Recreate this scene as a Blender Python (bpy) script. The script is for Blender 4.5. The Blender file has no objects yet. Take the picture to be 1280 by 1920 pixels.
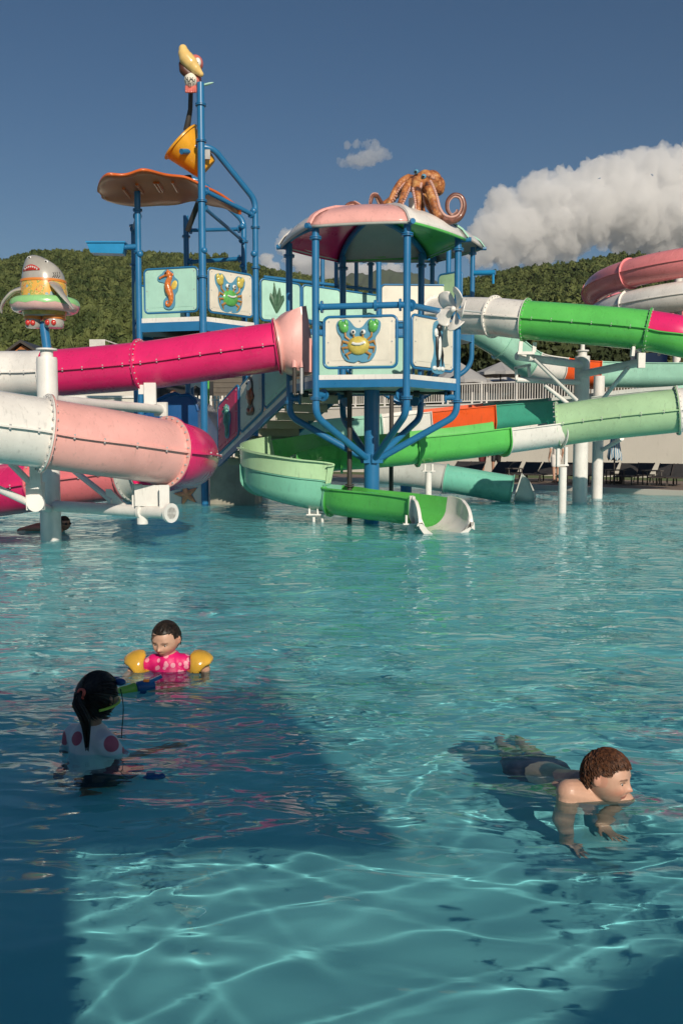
import bpy, bmesh, math, random
import numpy as np
from mathutils import Vector, Matrix, Euler, noise

random.seed(7)
sc = bpy.context.scene
COL = sc.collection

# ------------------------------------------------------------------ camera
F, HC = 1700.0, 1.28
PITCH = math.atan(125.0 / F)
cam = bpy.data.cameras.new('camera')
cam_o = bpy.data.objects.new('camera', cam)
COL.objects.link(cam_o)
sc.camera = cam_o
cam.sensor_fit = 'VERTICAL'
cam.sensor_height = 36.0
cam.lens = F / 1920 * 36.0
cam.clip_start, cam.clip_end = 0.05, 30000
cam_o.location = (0, 0, HC)
cam_o.rotation_euler = (math.pi / 2 - PITCH, 0, 0)

# ------------------------------------------------------------------ sky and sun
SUN_AZ, SUN_EL = math.radians(18), math.radians(27)
SDIR = Vector((math.sin(SUN_AZ) * math.cos(SUN_EL), -math.cos(SUN_AZ) * math.cos(SUN_EL), math.sin(SUN_EL)))
world = bpy.data.worlds.new('World')
sc.world = world
world.use_nodes = True
wnt = world.node_tree
bg = wnt.nodes['Background']
sky = wnt.nodes.new('ShaderNodeTexSky')
sky.sky_type = 'NISHITA'
sky.sun_disc = False
sky.sun_elevation = SUN_EL
sky.sun_rotation = math.atan2(SDIR.x, SDIR.y)
sky.air_density, sky.dust_density, sky.ozone_density = 1.0, 0.3, 2.6
hs = wnt.nodes.new('ShaderNodeHueSaturation')
hs.inputs['Saturation'].default_value, hs.inputs['Value'].default_value = 1.22, .98
wnt.links.new(sky.outputs[0], hs.inputs['Color'])
wnt.links.new(hs.outputs[0], bg.inputs[0])
bg.inputs[1].default_value = 0.052
sun = bpy.data.lights.new('sun', 'SUN')
sun.energy, sun.angle, sun.color = 4.15, math.radians(0.5), (1.0, 0.89, 0.74)
sun.cycles.is_caustics_light = True
sun_o = bpy.data.objects.new('sun', sun)
COL.objects.link(sun_o)
sun_o.rotation_euler = SDIR.to_track_quat('Z', 'Y').to_euler()

vs = sc.view_settings
vs.view_transform, vs.look, vs.gamma, vs.exposure = 'Standard', 'None', 1.0, 0.0
vs.use_curve_mapping = False
cy = sc.cycles
cy.use_denoising = True
cy.max_bounces, cy.diffuse_bounces, cy.glossy_bounces = 12, 3, 4
cy.transmission_bounces, cy.volume_bounces, cy.transparent_max_bounces = 8, 12, 12
cy.sample_clamp_indirect = 4.0
cy.blur_glossy = 0.3

# ------------------------------------------------------------------ helpers
def at(px, py, Y):
    """point of the place seen at a photo position, at a distance Y in front of the camera"""
    u, v = (px - 640) / F, (960 - py) / F
    c, s = math.cos(PITCH), math.sin(PITCH)
    d = Vector((u, c + v * s, -s + v * c))
    return Vector((0, 0, HC)) + d * (Y / d.y)

def wy(py, z=0.0):
    """distance at which a horizontal level z shows at a photo height"""
    v = (960 - py) / F
    c, s = math.cos(PITCH), math.sin(PITCH)
    return (z - HC) / (-s + v * c) * (c + v * s)

def lin(r, g, b):
    f = lambda c: (c / 255 / 12.92) if c <= 10 else ((c / 255 + .055) / 1.055) ** 2.4
    return (f(r), f(g), f(b))

class MB:
    """collects pieces of one mesh"""
    def __init__(s):
        s.v, s.f = [], []
    def add(s, verts, faces):
        o = len(s.v)
        s.v += [tuple(p) for p in verts]
        s.f += [tuple(i + o for i in q) for q in faces]
        return s
    def box(s, c, size, rot=None):
        x, y, z = size[0] / 2, size[1] / 2, size[2] / 2
        P = [Vector(p) for p in ((-x,-y,-z),(x,-y,-z),(x,y,-z),(-x,y,-z),(-x,-y,z),(x,-y,z),(x,y,z),(-x,y,z))]
        if rot is not None:
            P = [rot @ p for p in P]
        c = Vector(c)
        return s.add([p + c for p in P], [(0,3,2,1),(4,5,6,7),(0,1,5,4),(1,2,6,5),(2,3,7,6),(3,0,4,7)])
    def beam(s, a, b, w, h, up=(0, 0, 1)):
        a, b = Vector(a), Vector(b)
        d = b - a
        L = d.length
        d.normalize()
        side = d.cross(Vector(up))
        if side.length < 1e-4:
            side = Vector((1, 0, 0))
        side.normalize()
        u = side.cross(d)
        M = Matrix((side, d, u)).transposed()
        return s.box((a + b) / 2, (w, L, h), M)
    def tube(s, pts, r, n=14, caps=True, up=None):
        pts = [Vector(p) for p in pts]
        m = len(pts)
        rs = list(r) if hasattr(r, '__len__') else [r] * m
        T = []
        for i in range(m):
            t = pts[min(i + 1, m - 1)] - pts[max(i - 1, 0)]
            T.append(t.normalized() if t.length > 1e-9 else Vector((0, 0, 1)))
        ref = Vector(up) if up is not None else (Vector((0, 0, 1)) if abs(T[0].z) < .9 else Vector((1, 0, 0)))
        nrm = (ref - T[0] * ref.dot(T[0])).normalized()
        V = []
        for i in range(m):
            if up is not None:
                ref = Vector(up)
                nrm = (ref - T[i] * ref.dot(T[i])).normalized()
            else:
                nrm = (nrm - T[i] * nrm.dot(T[i])).normalized()
            b = T[i].cross(nrm)
            for k in range(n):
                a = 2 * math.pi * k / n
                V.append(pts[i] + (nrm * math.cos(a) + b * math.sin(a)) * rs[i])
        Fc = []
        for i in range(m - 1):
            for k in range(n):
                k2 = (k + 1) % n
                Fc.append((i*n+k, i*n+k2, (i+1)*n+k2, (i+1)*n+k))
        if caps:
            Fc.append(tuple(range(n))[::-1])
            Fc.append(tuple((m-1)*n + k for k in range(n)))
        return s.add(V, Fc)
    def cyl(s, a, b, r, n=16):
        return s.tube([a, b], r, n)
    def ring(s, c, axis, r0, r1, t, n=32):
        """flat washer of thickness t"""
        axis = Vector(axis).normalized()
        x = axis.cross(Vector((0, 0, 1)))
        x = x.normalized() if x.length > 1e-3 else Vector((1, 0, 0))
        y = axis.cross(x)
        c = Vector(c)
        V, Fc = [], []
        for k in range(n):
            a = 2 * math.pi * k / n
            d = x * math.cos(a) + y * math.sin(a)
            for (r, h) in ((r0, -t/2), (r1, -t/2), (r1, t/2), (r0, t/2)):
                V.append(c + d * r + axis * h)
        for k in range(n):
            k2 = (k + 1) % n
            for j in range(4):
                j2 = (j + 1) % 4
                Fc.append((k*4+j, k*4+j2, k2*4+j2, k2*4+j))
        return s.add(V, Fc)
    def lathe(s, c, axis, prof, n=28, caps=True):
        """prof: list of (along, radius)"""
        axis = Vector(axis).normalized()
        c = Vector(c)
        return s.tube2([c + axis * h for h, r in prof], [max(r, 1e-4) for h, r in prof], axis, n, caps)
    def tube2(s, pts, rs, axis, n, caps=True):
        x = axis.cross(Vector((0, 1, 0)))
        x = x.normalized() if x.length > 1e-2 else Vector((1, 0, 0))
        y = axis.cross(x)
        V, Fc = [], []
        for p, r in zip(pts, rs):
            for k in range(n):
                a = 2 * math.pi * k / n
                V.append(p + (x * math.cos(a) + y * math.sin(a)) * r)
        m = len(pts)
        for i in range(m - 1):
            for k in range(n):
                k2 = (k + 1) % n
                Fc.append((i*n+k, i*n+k2, (i+1)*n+k2, (i+1)*n+k))
        if caps:
            Fc.append(tuple(range(n))[::-1])
            Fc.append(tuple((m-1)*n + k for k in range(n)))
        return s.add(V, Fc)
    def ball(s, c, r, M=None, nu=16, nv=10):
        """ellipsoid, r scalar or 3 radii, M a 3x3 rotation"""
        r = r if hasattr(r, '__len__') else (r, r, r)
        c = Vector(c)
        V = [Vector((0, 0, -r[2]))]
        for j in range(1, nv):
            t = math.pi * j / nv - math.pi / 2
            for i in range(nu):
                a = 2 * math.pi * i / nu
                V.append(Vector((r[0]*math.cos(t)*math.cos(a), r[1]*math.cos(t)*math.sin(a), r[2]*math.sin(t))))
        V.append(Vector((0, 0, r[2])))
        if M is not None:
            V = [M @ p for p in V]
        Fc = [(0, 1 + (i+1) % nu, 1 + i) for i in range(nu)]
        for j in range(nv - 2):
            for i in range(nu):
                i2 = (i + 1) % nu
                a = 1 + j*nu
                Fc.append((a+i, a+i2, a+nu+i2, a+nu+i))
        top = len(V) - 1
        a = 1 + (nv-2)*nu
        Fc += [(a+i, a+(i+1) % nu, top) for i in range(nu)]
        return s.add([p + c for p in V], Fc)
    def cone2(s, a, b, ra, rb, n=14):
        """capsule whose two ends differ"""
        a, b = Vector(a), Vector(b)
        d = (b - a)
        L = max(d.length, 1e-5)
        d.normalize()
        P, R = [], []
        for k in range(6):
            t = math.pi/2 * k / 5
            P.append(a - d * ra * math.cos(t)); R.append(max(ra * math.sin(t), 1e-4))
        for k in range(6):
            t = math.pi/2 * k / 5
            P.append(b + d * rb * math.sin(t)); R.append(max(rb * math.cos(t), 1e-4))
        return s.tube(P, R, n)
    def prism(s, pts, off):
        """closed outline pushed along a vector"""
        off = Vector(off)
        n = len(pts)
        pts = [Vector(p) for p in pts]
        V = pts + [p + off for p in pts]
        Fc = [tuple(range(n))[::-1], tuple(range(n, 2*n))]
        for i in range(n):
            j = (i + 1) % n
            Fc.append((i, j, n+j, n+i))
        return s.add(V, Fc)
    def mesh(s, name, smooth=40):
        me = bpy.data.meshes.new(name)
        me.from_pydata(s.v, [], s.f)
        bm = bmesh.new()
        bm.from_mesh(me)
        bmesh.ops.recalc_face_normals(bm, faces=bm.faces)
        bm.to_mesh(me)
        bm.free()
        if smooth:
            me.polygons.foreach_set('use_smooth', [True] * len(me.polygons))
            me.set_sharp_from_angle(angle=math.radians(smooth))
        return me
    def build(s, name, m, parent=None, smooth=40):
        return link(name, s.mesh(name, smooth), m, parent)

def link(name, me, m=None, parent=None):
    o = bpy.data.objects.new(name, me)
    COL.objects.link(o)
    if m is not None and not me.materials:
        me.materials.append(m)
    if parent is not None:
        o.parent = parent
        o.matrix_parent_inverse = Matrix.Translation(-parent.location) if parent.parent is None and parent.type == 'EMPTY' else Matrix()
    o.cycles.is_caustics_receiver = True
    return o

def tag(o, label=None, cat=None, group=None, kind=None):
    for k, v in (('label', label), ('category', cat), ('group', group), ('kind', kind)):
        if v:
            o[k] = v
    return o

def thing(name, loc, label, cat, group=None):
    o = bpy.data.objects.new(name, None)
    COL.objects.link(o)
    o.location = loc
    o.empty_display_size = .2
    return tag(o, label, cat, group)

def copy_tree(o, parent=None):
    c = o.copy()
    COL.objects.link(c)
    if parent is not None:
        c.parent = parent
    for ch in list(o.children):
        copy_tree(ch, c)
    return c

def spline(P, n=10):
    """smooth curve through points, with the index of each point in the result"""
    P = [Vector(p) for p in P]
    out, idx = [], []
    for i in range(len(P) - 1):
        p0, p1, p2, p3 = P[max(i-1, 0)], P[i], P[i+1], P[min(i+2, len(P)-1)]
        idx.append(len(out))
        for k in range(n):
            t = k / n
            out.append(0.5 * ((2*p1) + (p2-p0)*t + (2*p0-5*p1+4*p2-p3)*t*t + (3*p1-p0-3*p2+p3)*t**3))
    idx.append(len(out))
    out.append(P[-1])
    return out, idx

def bend(P, r=.12, n=5):
    """polyline with rounded corners"""
    P = [Vector(p) for p in P]
    out = [P[0]]
    for i in range(1, len(P) - 1):
        a, b, c = P[i-1], P[i], P[i+1]
        d1, d2 = (a-b), (c-b)
        k = min(r, d1.length*.45, d2.length*.45)
        p, q = b + d1.normalized()*k, b + d2.normalized()*k
        for j in range(n + 1):
            t = j / n
            out.append(p*(1-t)**2 + b*2*t*(1-t) + q*t*t)
    out.append(P[-1])
    return out

# ------------------------------------------------------------------ materials
MATS = {}
def nodes(m):
    m.use_nodes = True
    return m.node_tree, m.node_tree.nodes['Principled BSDF']

def paint(name, col, rough=.3, var=.12, scale=2.5, bump=.0, coat=0.0, spec=.5, grime=.12):
    """painted or moulded surface with faint fading, grime specks and uneven gloss"""
    if name in MATS:
        return MATS[name]
    m = bpy.data.materials.new(name)
    nt, b = nodes(m)
    N, L = nt.nodes, nt.links
    tc = N.new('ShaderNodeTexCoord')
    geo = N.new('ShaderNodeNewGeometry')
    n1 = N.new('ShaderNodeTexNoise')
    n1.inputs['Scale'].default_value = scale
    n1.inputs['Detail'].default_value = 6
    n1.inputs['Roughness'].default_value = .6
    L.new(geo.outputs['Position'], n1.inputs['Vector'])
    n2 = N.new('ShaderNodeTexNoise')
    n2.inputs['Scale'].default_value = scale * 14
    n2.inputs['Detail'].default_value = 4
    mp = N.new('ShaderNodeMapping')
    mp.inputs['Scale'].default_value = (1, 1, .25)
    L.new(geo.outputs['Position'], mp.inputs['Vector'])
    L.new(mp.outputs[0], n2.inputs['Vector'])
    r1 = N.new('ShaderNodeValToRGB')
    c = np.array(col)
    r1.color_ramp.elements[0].position, r1.color_ramp.elements[1].position = .3, .72
    r1.color_ramp.elements[0].color = (*(c * (1 - var)), 1)
    r1.color_ramp.elements[1].color = (*np.clip(c * (1 + var * .6) + .01 * var, 0, .9), 1)
    L.new(n1.outputs['Fac'], r1.inputs['Fac'])
    mx = N.new('ShaderNodeMix')
    mx.data_type = 'RGBA'
    r2 = N.new('ShaderNodeMapRange')
    r2.inputs['From Min'].default_value, r2.inputs['From Max'].default_value = .58, .8
    r2.inputs['To Max'].default_value = grime * 2.5
    L.new(n2.outputs['Fac'], r2.inputs['Value'])
    L.new(r2.outputs[0], mx.inputs['Factor'])
    L.new(r1.outputs[0], mx.inputs['A'])
    g = c * .55 + np.array((.03, .028, .022))
    mx.inputs['B'].default_value = (*g, 1)
    L.new(mx.outputs['Result'], b.inputs['Base Color'])
    rr = N.new('ShaderNodeMapRange')
    rr.inputs['To Min'].default_value, rr.inputs['To Max'].default_value = max(rough - .1, .04), rough + .16
    L.new(n1.outputs['Fac'], rr.inputs['Value'])
    L.new(rr.outputs[0], b.inputs['Roughness'])
    b.inputs['Coat Weight'].default_value = coat
    b.inputs['Coat Roughness'].default_value = .12
    b.inputs['Specular IOR Level'].default_value = spec
    if bump:
        bp = N.new('ShaderNodeBump')
        bp.inputs['Strength'].default_value = bump
        bp.inputs['Distance'].default_value = .02
        L.new(n1.outputs['Fac'], bp.inputs['Height'])
        L.new(bp.outputs[0], b.inputs['Normal'])
    MATS[name] = m
    return m

GEL = dict(rough=.26, coat=.3, var=.14, grime=.28, bump=.05, scale=1.8)
M_WHITE = paint('white_gelcoat', (.80, .77, .72), **GEL)
M_PINK = paint('light_pink_gelcoat', (.82, .42, .38), **GEL)
M_SALMON = paint('salmon_gelcoat', (.74, .19, .21), **GEL)
M_CORAL = paint('coral_gelcoat', (.84, .27, .28), **GEL)
M_MAG = paint('magenta_gelcoat', (.74, .022, .15), **GEL)
M_GREEN = paint('green_gelcoat', (.115, .54, .105), **GEL)
M_SAGE = paint('pale_green_gelcoat', (.41, .62, .36), **GEL)
M_MINT = paint('mint_gelcoat', (.36, .66, .52), **GEL)
M_TEAL = paint('teal_gelcoat', (.055, .34, .23), **GEL)
M_ORANGE = paint('orange_gelcoat', (.82, .10, .012), **GEL)
M_GREYW = paint('grey_white_gelcoat', (.52, .55, .52), **GEL)
M_BLUE = paint('blue_pipe_paint', (.020, .165, .36), rough=.3, coat=.3, var=.1)
M_BLUE2 = paint('bright_blue_paint', (.015, .25, .52), rough=.35)
M_DKBLUE = paint('dark_blue_gelcoat', (.008, .085, .26), rough=.3, coat=.3)
M_WSTEEL = paint('white_steel_paint', (.78, .76, .72), rough=.4, grime=.2)
M_GREY = paint('grey_roof_panel', (.40, .41, .38), rough=.45)
M_YEL = paint('yellow_gelcoat', (.85, .40, .025), **GEL)
M_BROWN = paint('rust_orange_gelcoat', (.64, .13, .022), rough=.3, coat=.3)
M_CREAM = paint('cream_board', (.76, .71, .60), rough=.45)
M_MINTB = paint('mint_board', (.42, .70, .58), rough=.45)
M_DARK = paint('dark_steel', (.05, .045, .04), rough=.45)
M_BLACK = paint('black_plastic', (.015, .015, .017), rough=.4)
M_STEEL = paint('galvanised_steel', (.45, .46, .46), rough=.4, var=.2)
M_CONC = paint('weathered_concrete', (.36, .34, .27), rough=.8, var=.3, bump=.4, grime=.35)
M_WALL = paint('white_render', (.66, .62, .55), rough=.85, var=.06, scale=.8, bump=.1)
M_DECK = paint('deck_stone', (.20, .15, .12), rough=.8, var=.2)
M_GRASS = paint('lawn', (.07, .11, .03), rough=.9, var=.4, scale=8)
# ================================================================== SETTING
rng = np.random.default_rng(11)

def big_mesh(name, V, Q, m, smooth=True):
    V = np.asarray(V, np.float32); Q = np.asarray(Q, np.int32)
    k = Q.shape[1]
    me = bpy.data.meshes.new(name)
    me.vertices.add(len(V)); me.vertices.foreach_set('co', V.ravel())
    me.loops.add(Q.size); me.loops.foreach_set('vertex_index', Q.ravel())
    me.polygons.add(len(Q)); me.polygons.foreach_set('loop_start', np.arange(0, Q.size, k, dtype=np.int32))
    me.update(calc_edges=True)
    me.polygons.foreach_set('use_smooth', np.full(len(Q), smooth))
    return link(name, me, m)

def grid_faces(ny, nx):
    i = np.arange(nx * ny).reshape(ny, nx)
    return np.stack([i[:-1, :-1], i[:-1, 1:], i[1:, 1:], i[1:, :-1]], -1).reshape(-1, 4)

# ---- pool basin
POOL_Z = -0.42
EDGE = [(-30, 33.5), (-1.0, 33.5), (5.6, 26.4), (8.66, 23.0), (14.0, 17.1), (22.0, 8.0), (22, -4), (-30, -4)]
m = bpy.data.materials.new('pool_floor_paint')
nt, b = nodes(m)
tc = nt.nodes.new('ShaderNodeNewGeometry')
n = nt.nodes.new('ShaderNodeTexNoise'); n.inputs['Scale'].default_value = 1.3; n.inputs['Detail'].default_value = 7
r = nt.nodes.new('ShaderNodeValToRGB')
r.color_ramp.elements[0].position, r.color_ramp.elements[1].position = .3, .75
r.color_ramp.elements[0].color = (.225, .61, .62, 1); r.color_ramp.elements[1].color = (.285, .67, .66, 1)
nt.links.new(tc.outputs['Position'], n.inputs['Vector']); nt.links.new(n.outputs['Fac'], r.inputs['Fac'])
nt.links.new(r.outputs[0], b.inputs['Base Color'])
b.inputs['Roughness'].default_value = .8
M_POOL = m
fl = MB().prism([(x, y, POOL_Z) for x, y in EDGE], (0, 0, -.3)).build('pool_floor', M_POOL, smooth=0)
tag(fl, kind='structure')
DZ = .13
mb = MB()
for i in range(5):
    (x0, y0), (x1, y1) = EDGE[i], EDGE[i+1]
    d = Vector((x1-x0, y1-y0, 0)); L = d.length; d.normalize(); nrm = Vector((-d.y, d.x, 0))
    mb.prism([(x0, y0, -.6), (x1, y1, -.6), (x1, y1, DZ), (x0, y0, DZ)], nrm * .25)
pw = mb.build('pool_edge_wall', M_WALL, smooth=0); tag(pw, kind='structure')
# ---- deck round the far side
dk = [(-30, 33.7), (-1.0, 33.72), (5.75, 26.6), (8.8, 23.15), (14.2, 17.25), (22.2, 8.1), (60, 8), (60, 60), (-60, 60), (-60, 33.7)]
deck = MB().prism([(x, y, DZ + .004) for x, y in dk], (0, 0, -.2)).build('pool_deck', M_DECK, smooth=0)
tag(deck, kind='structure')

# ---- water surface: one sheet of small crossing waves
def waves(x, y):
    h = np.zeros_like(x)
    g = np.random.default_rng(5)
    N = 64
    R = np.hypot(x, y)
    calm = .62 + .38 * np.clip((y - 2.4) / 3.0, 0, 1)
    for i in range(N):
        lam = .40 * (2.4 / .40) ** (i / (N - 1))
        th = g.normal(math.pi/2 + .18, .62); k = 2*math.pi/lam
        a = .00075 * (lam / .4) ** .55
        ph = g.uniform(0, 6.28)
        p1, p2 = g.uniform(0, 6.28, 2)
        wx = .10*np.sin(1.3*x + .7*y + p1) + .07*np.sin(2.1*y - 1.4*x + p2)
        env = 1 + .55*np.sin(.9*x + .35*y + p2) * np.sin(.45*y - .3*x + p1)
        fade = np.clip(lam / (.012 * R) / 2.2 - .6, 0, 1)
        h += a * env * fade * np.sin(k*((x + wx)*math.cos(th) + (y + wx*.6)*math.sin(th)) + ph)
    h = h * calm
    # sharper-crested ripple trains: these gather the sunlight into bright lines on the floor
    for (lam, deg, cur, s) in ((.34, 97, 2.7, 3.4), (.28, 76, 2.3, 3.2), (.25, 116, 1.9, 2.8), (.44, 88, 2.2, 3.6), (.33, 42, 1.2, 3.0), (.40, 146, 1.2, 3.0)):
        th = math.radians(deg); k = 2*math.pi/lam
        p = g.uniform(0, 6.28, 6)
        warp = (1.15*np.sin(4.3*x + 1.2*y + p[0]) + .75*np.sin(2.5*y - 3.4*x + p[1]) + .22*np.sin(8.5*x + 3*y + p[2]))
        env = np.clip(.62 + .42*np.sin(2.3*x + 1.1*y + p[3]) * np.sin(1.9*y - 1.3*x + p[4]), .1, 1.2)
        env = env * (1 - .42*np.exp(-((x - .65)**2 + (y - 2.35)**2)/.2))
        fade = np.clip(lam / (.012 * R) / 2.2 - .6, 0, 1)
        ph = k*(x*math.cos(th) + y*math.sin(th)) + warp + p[5]
        h += fade * env * .9*cur/(k*k*s) * (np.exp(s*(np.sin(ph) - 1)) - .25)
    return h
def wake(x, y, cx, cy, lam, amp, reach):
    r = np.hypot(x - cx, y - cy)
    return amp * np.exp(-r / reach) * np.clip(r / .12, 0, 1) * np.cos(2*math.pi * r / lam)
us = np.concatenate([-np.geomspace(14, .62, 24)[:-1], np.linspace(-.62, .62, 470), np.geomspace(.62, 14, 24)[1:]])
ys = np.concatenate([np.linspace(-3.99, 1.1, 8), np.arange(1.2, 1.7, .02), np.arange(1.7, 4.6, .0062), np.geomspace(4.6, 33.4, 400)])
X = us[None, :] * np.maximum(ys, 1.2)[:, None]
Yg = np.repeat(ys[:, None], len(us), 1)
# keep the sheet inside the basin
xr = np.interp(ys, [-9, 8.0, 17.1, 23.0, 26.4, 33.5], [22, 22, 14, 8.66, 5.6, -1.0]) - .001
X = np.clip(X, -29.99, xr[:, None])
WK = [(at(1120, 1512, 3.15), .17, .0014, .3), (at(310, 1255, 5.1), .19, .0018, .3), (at(185, 1420, 3.65), .18, .0015, .3), (at(122, 992, 13.6), .3, .004, .5)]
Z = waves(X, Yg)
for (p, lam, amp, reach) in WK:
    Z += wake(X, Yg, p.x, p.y, lam, amp, reach)
m = bpy.data.materials.new('pool_water'); m.use_nodes = True
nt = m.node_tree; nt.nodes.remove(nt.nodes['Principled BSDF'])
g = nt.nodes.new('ShaderNodeBsdfGlass'); g.inputs['IOR'].default_value = 1.333; g.inputs['Roughness'].default_value = 0
g.inputs['Color'].default_value = (.85, .97, 1.0, 1)
nt.links.new(g.outputs[0], nt.nodes['Material Output'].inputs[0])
# fine chop: small ripples, livelier away from the sheltered near corner
ge = nt.nodes.new('ShaderNodeNewGeometry')
mp = nt.nodes.new('ShaderNodeMapping'); mp.inputs['Scale'].default_value = (.55, 1.25, 1); mp.inputs['Rotation'].default_value = (0, 0, .25)
n1 = nt.nodes.new('ShaderNodeTexNoise'); n1.inputs['Scale'].default_value = 5.6; n1.inputs['Detail'].default_value = 2.2; n1.inputs['Roughness'].default_value = .5; n1.inputs['Distortion'].default_value = .6
n2 = nt.nodes.new('ShaderNodeTexNoise'); n2.inputs['Scale'].default_value = .45; n2.inputs['Detail'].default_value = 2
nt.links.new(ge.outputs['Position'], mp.inputs['Vector']); nt.links.new(mp.outputs[0], n1.inputs['Vector']); nt.links.new(ge.outputs['Position'], n2.inputs['Vector'])
sx = nt.nodes.new('ShaderNodeSeparateXYZ'); nt.links.new(ge.outputs['Position'], sx.inputs[0])
mr = nt.nodes.new('ShaderNodeMapRange'); mr.inputs['From Min'].default_value = 2.6; mr.inputs['From Max'].default_value = 6.5; mr.inputs['To Min'].default_value = .10; mr.inputs['To Max'].default_value = 1.0
nt.links.new(sx.outputs['Y'], mr.inputs['Value'])
m2 = nt.nodes.new('ShaderNodeMapRange'); m2.inputs['From Min'].default_value = .35; m2.inputs['From Max'].default_value = .65; m2.inputs['To Min'].default_value = .35; m2.inputs['To Max'].default_value = 1.1
nt.links.new(n2.outputs['Fac'], m2.inputs['Value'])
mu = nt.nodes.new('ShaderNodeMath'); mu.operation = 'MULTIPLY'; nt.links.new(mr.outputs[0], mu.inputs[0]); nt.links.new(m2.outputs[0], mu.inputs[1])
bp = nt.nodes.new('ShaderNodeBump'); bp.inputs['Distance'].default_value = .085
nt.links.new(mu.outputs[0], bp.inputs['Strength']); nt.links.new(n1.outputs['Fac'], bp.inputs['Height']); nt.links.new(bp.outputs[0], g.inputs['Normal'])
water = big_mesh('water', np.stack([X, Yg, Z], -1).reshape(-1, 3), grid_faces(len(ys), len(us)), m)
water.cycles.is_caustics_caster = True
water.cycles.is_caustics_receiver = False
tag(water, kind='structure')

# ---- hills
HB = 2.8
def zr(px, y, Y):
    return 1.28 + (835 - y) / F * Y
YL, YRt = 480.0, 380.0
ridL = [(-400, 560), (-100, 528), (0, 514), (60, 502), (125, 485), (185, 477), (250, 481), (330, 489), (420, 503), (500, 517), (560, 527), (640, 541), (700, 556), (760, 580), (900, 640), (1500, 700)]
ridR = [(500, 700), (640, 600), (760, 562), (860, 543), (900, 537), (960, 524), (1040, 512), (1110, 500), (1200, 500), (1300, 494), (1700, 480)]
lx = np.array([(p - 640) / F * YL for p, y in ridL]); lz = np.array([zr(p, y, YL) for p, y in ridL])
rx = np.array([(p - 640) / F * YRt for p, y in ridR]); rz = np.array([zr(p, y, YRt) for p, y in ridR])
def hill_z(x, y):
    def one(px, pz, Yr, y0):
        top = np.interp(x, px, pz)
        t = np.clip((y - y0) / (Yr - y0), 0, 1)
        up = HB + (top - HB) * t ** 1.12
        dn = np.clip((y - Yr) / 160, 0, 1)
        return up - (top - HB) * dn ** 1.5
    a = one(lx, lz, YL, 85.0)
    c = one(rx, rz, YRt, 75.0)
    z = np.maximum(a, c)
    bumps = 1.6*np.sin(x*.045 + 1) * np.sin(y*.05) + 1.0*np.sin(x*.11 + y*.07)
    return z + bumps * np.clip((y - 100)/150, 0, 1)
gx = np.linspace(-420, 480, 150); gy = np.concatenate([np.linspace(44, 80, 4), np.linspace(90, 640, 110)])
HX, HY = np.meshgrid(gx, gy)
M_HILL = paint('hill_soil', (.055, .06, .024), rough=.95, var=.4, scale=.06, bump=0)
hill = big_mesh('hillside', np.stack([HX, HY, hill_z(HX, HY)], -1).reshape(-1, 3), grid_faces(len(gy), len(gx)), M_HILL)
tag(hill, kind='structure')

# ground far beyond, to the horizon
gr = MB().add([(-1700, 600, -2), (1700, 600, -2), (1700, 3400, -2), (-1700, 3400, -2)], [(0, 1, 2, 3)]).build('far_ground', M_HILL, smooth=0)
tag(gr, kind='structure')
# distant mountain
YM = 2600.0
rm = [(300, 600), (480, 566), (560, 545), (640, 527), (700, 513), (740, 512), (800, 528), (860, 540), (940, 560), (1200, 600)]
mx_, mz_ = [(p - 640)/F*YM for p, y in rm], [zr(p, y, YM) for p, y in rm]
ax = np.linspace(-700, 900, 260); ay = np.linspace(1700, 3300, 120)
MX, MY = np.meshgrid(ax, ay)
top = np.interp(MX, mx_, mz_)
MZ = -2 + (top + 2) * np.clip(1 - np.abs(MY - YM)/880, 0, 1) ** 1.1
nz = np.array([noise.fractal(Vector((x*.022, y*.022, 0)), .7, 2.1, 6) for x, y in zip(MX.ravel(), MY.ravel())]).reshape(MX.shape)
MZ = MZ + nz * 13 * np.clip(MZ / 200, 0, 1)
M_MTN = paint('far_forest', (.045, .065, .03), rough=.95, var=.4, scale=.02)
mt = big_mesh('far_mountain', np.stack([MX, MY, MZ], -1).reshape(-1, 3), grid_faces(len(ay), len(ax)), M_MTN)
tag(mt, kind='structure')

# ---- foliage
def leaf_mat(name, c0, c1):
    m = bpy.data.materials.new(name)
    nt, b = nodes(m)
    N, L = nt.nodes, nt.links
    oi = N.new('ShaderNodeObjectInfo'); geo = N.new('ShaderNodeNewGeometry')
    n = N.new('ShaderNodeTexNoise'); n.inputs['Scale'].default_value = .9; n.inputs['Detail'].default_value = 5
    L.new(geo.outputs['Position'], n.inputs['Vector'])
    a = N.new('ShaderNodeMath'); a.operation = 'MULTIPLY_ADD'; a.inputs[1].default_value = .75; a.inputs[2].default_value = -.14
    L.new(oi.outputs['Random'], a.inputs[0])
    s = N.new('ShaderNodeMath'); s.operation = 'MULTIPLY_ADD'; s.inputs[1].default_value = .55
    L.new(n.outputs['Fac'], s.inputs[0]); L.new(a.outputs[0], s.inputs[2])
    r = N.new('ShaderNodeValToRGB')
    r.color_ramp.elements[0].color = (*c0, 1); r.color_ramp.elements[1].color = (*c1, 1)
    r.color_ramp.elements[0].position, r.color_ramp.elements[1].position = .1, .85
    L.new(s.outputs[0], r.inputs['Fac']); L.new(r.outputs[0], b.inputs['Base Color'])
    b.inputs['Roughness'].default_value = .7
    b.inputs['Specular IOR Level'].default_value = .25
    return m
M_LEAF = leaf_mat('hill_foliage', (.030, .052, .012), (.118, .142, .042))
M_LEAF2 = leaf_mat('shaded_garden_foliage', (.024, .036, .012), (.07, .085, .028))  # darker leaf tones carry the shade on the garden trees
M_BARK = paint('bark', (.10, .075, .05), rough=.9, var=.3)

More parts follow.
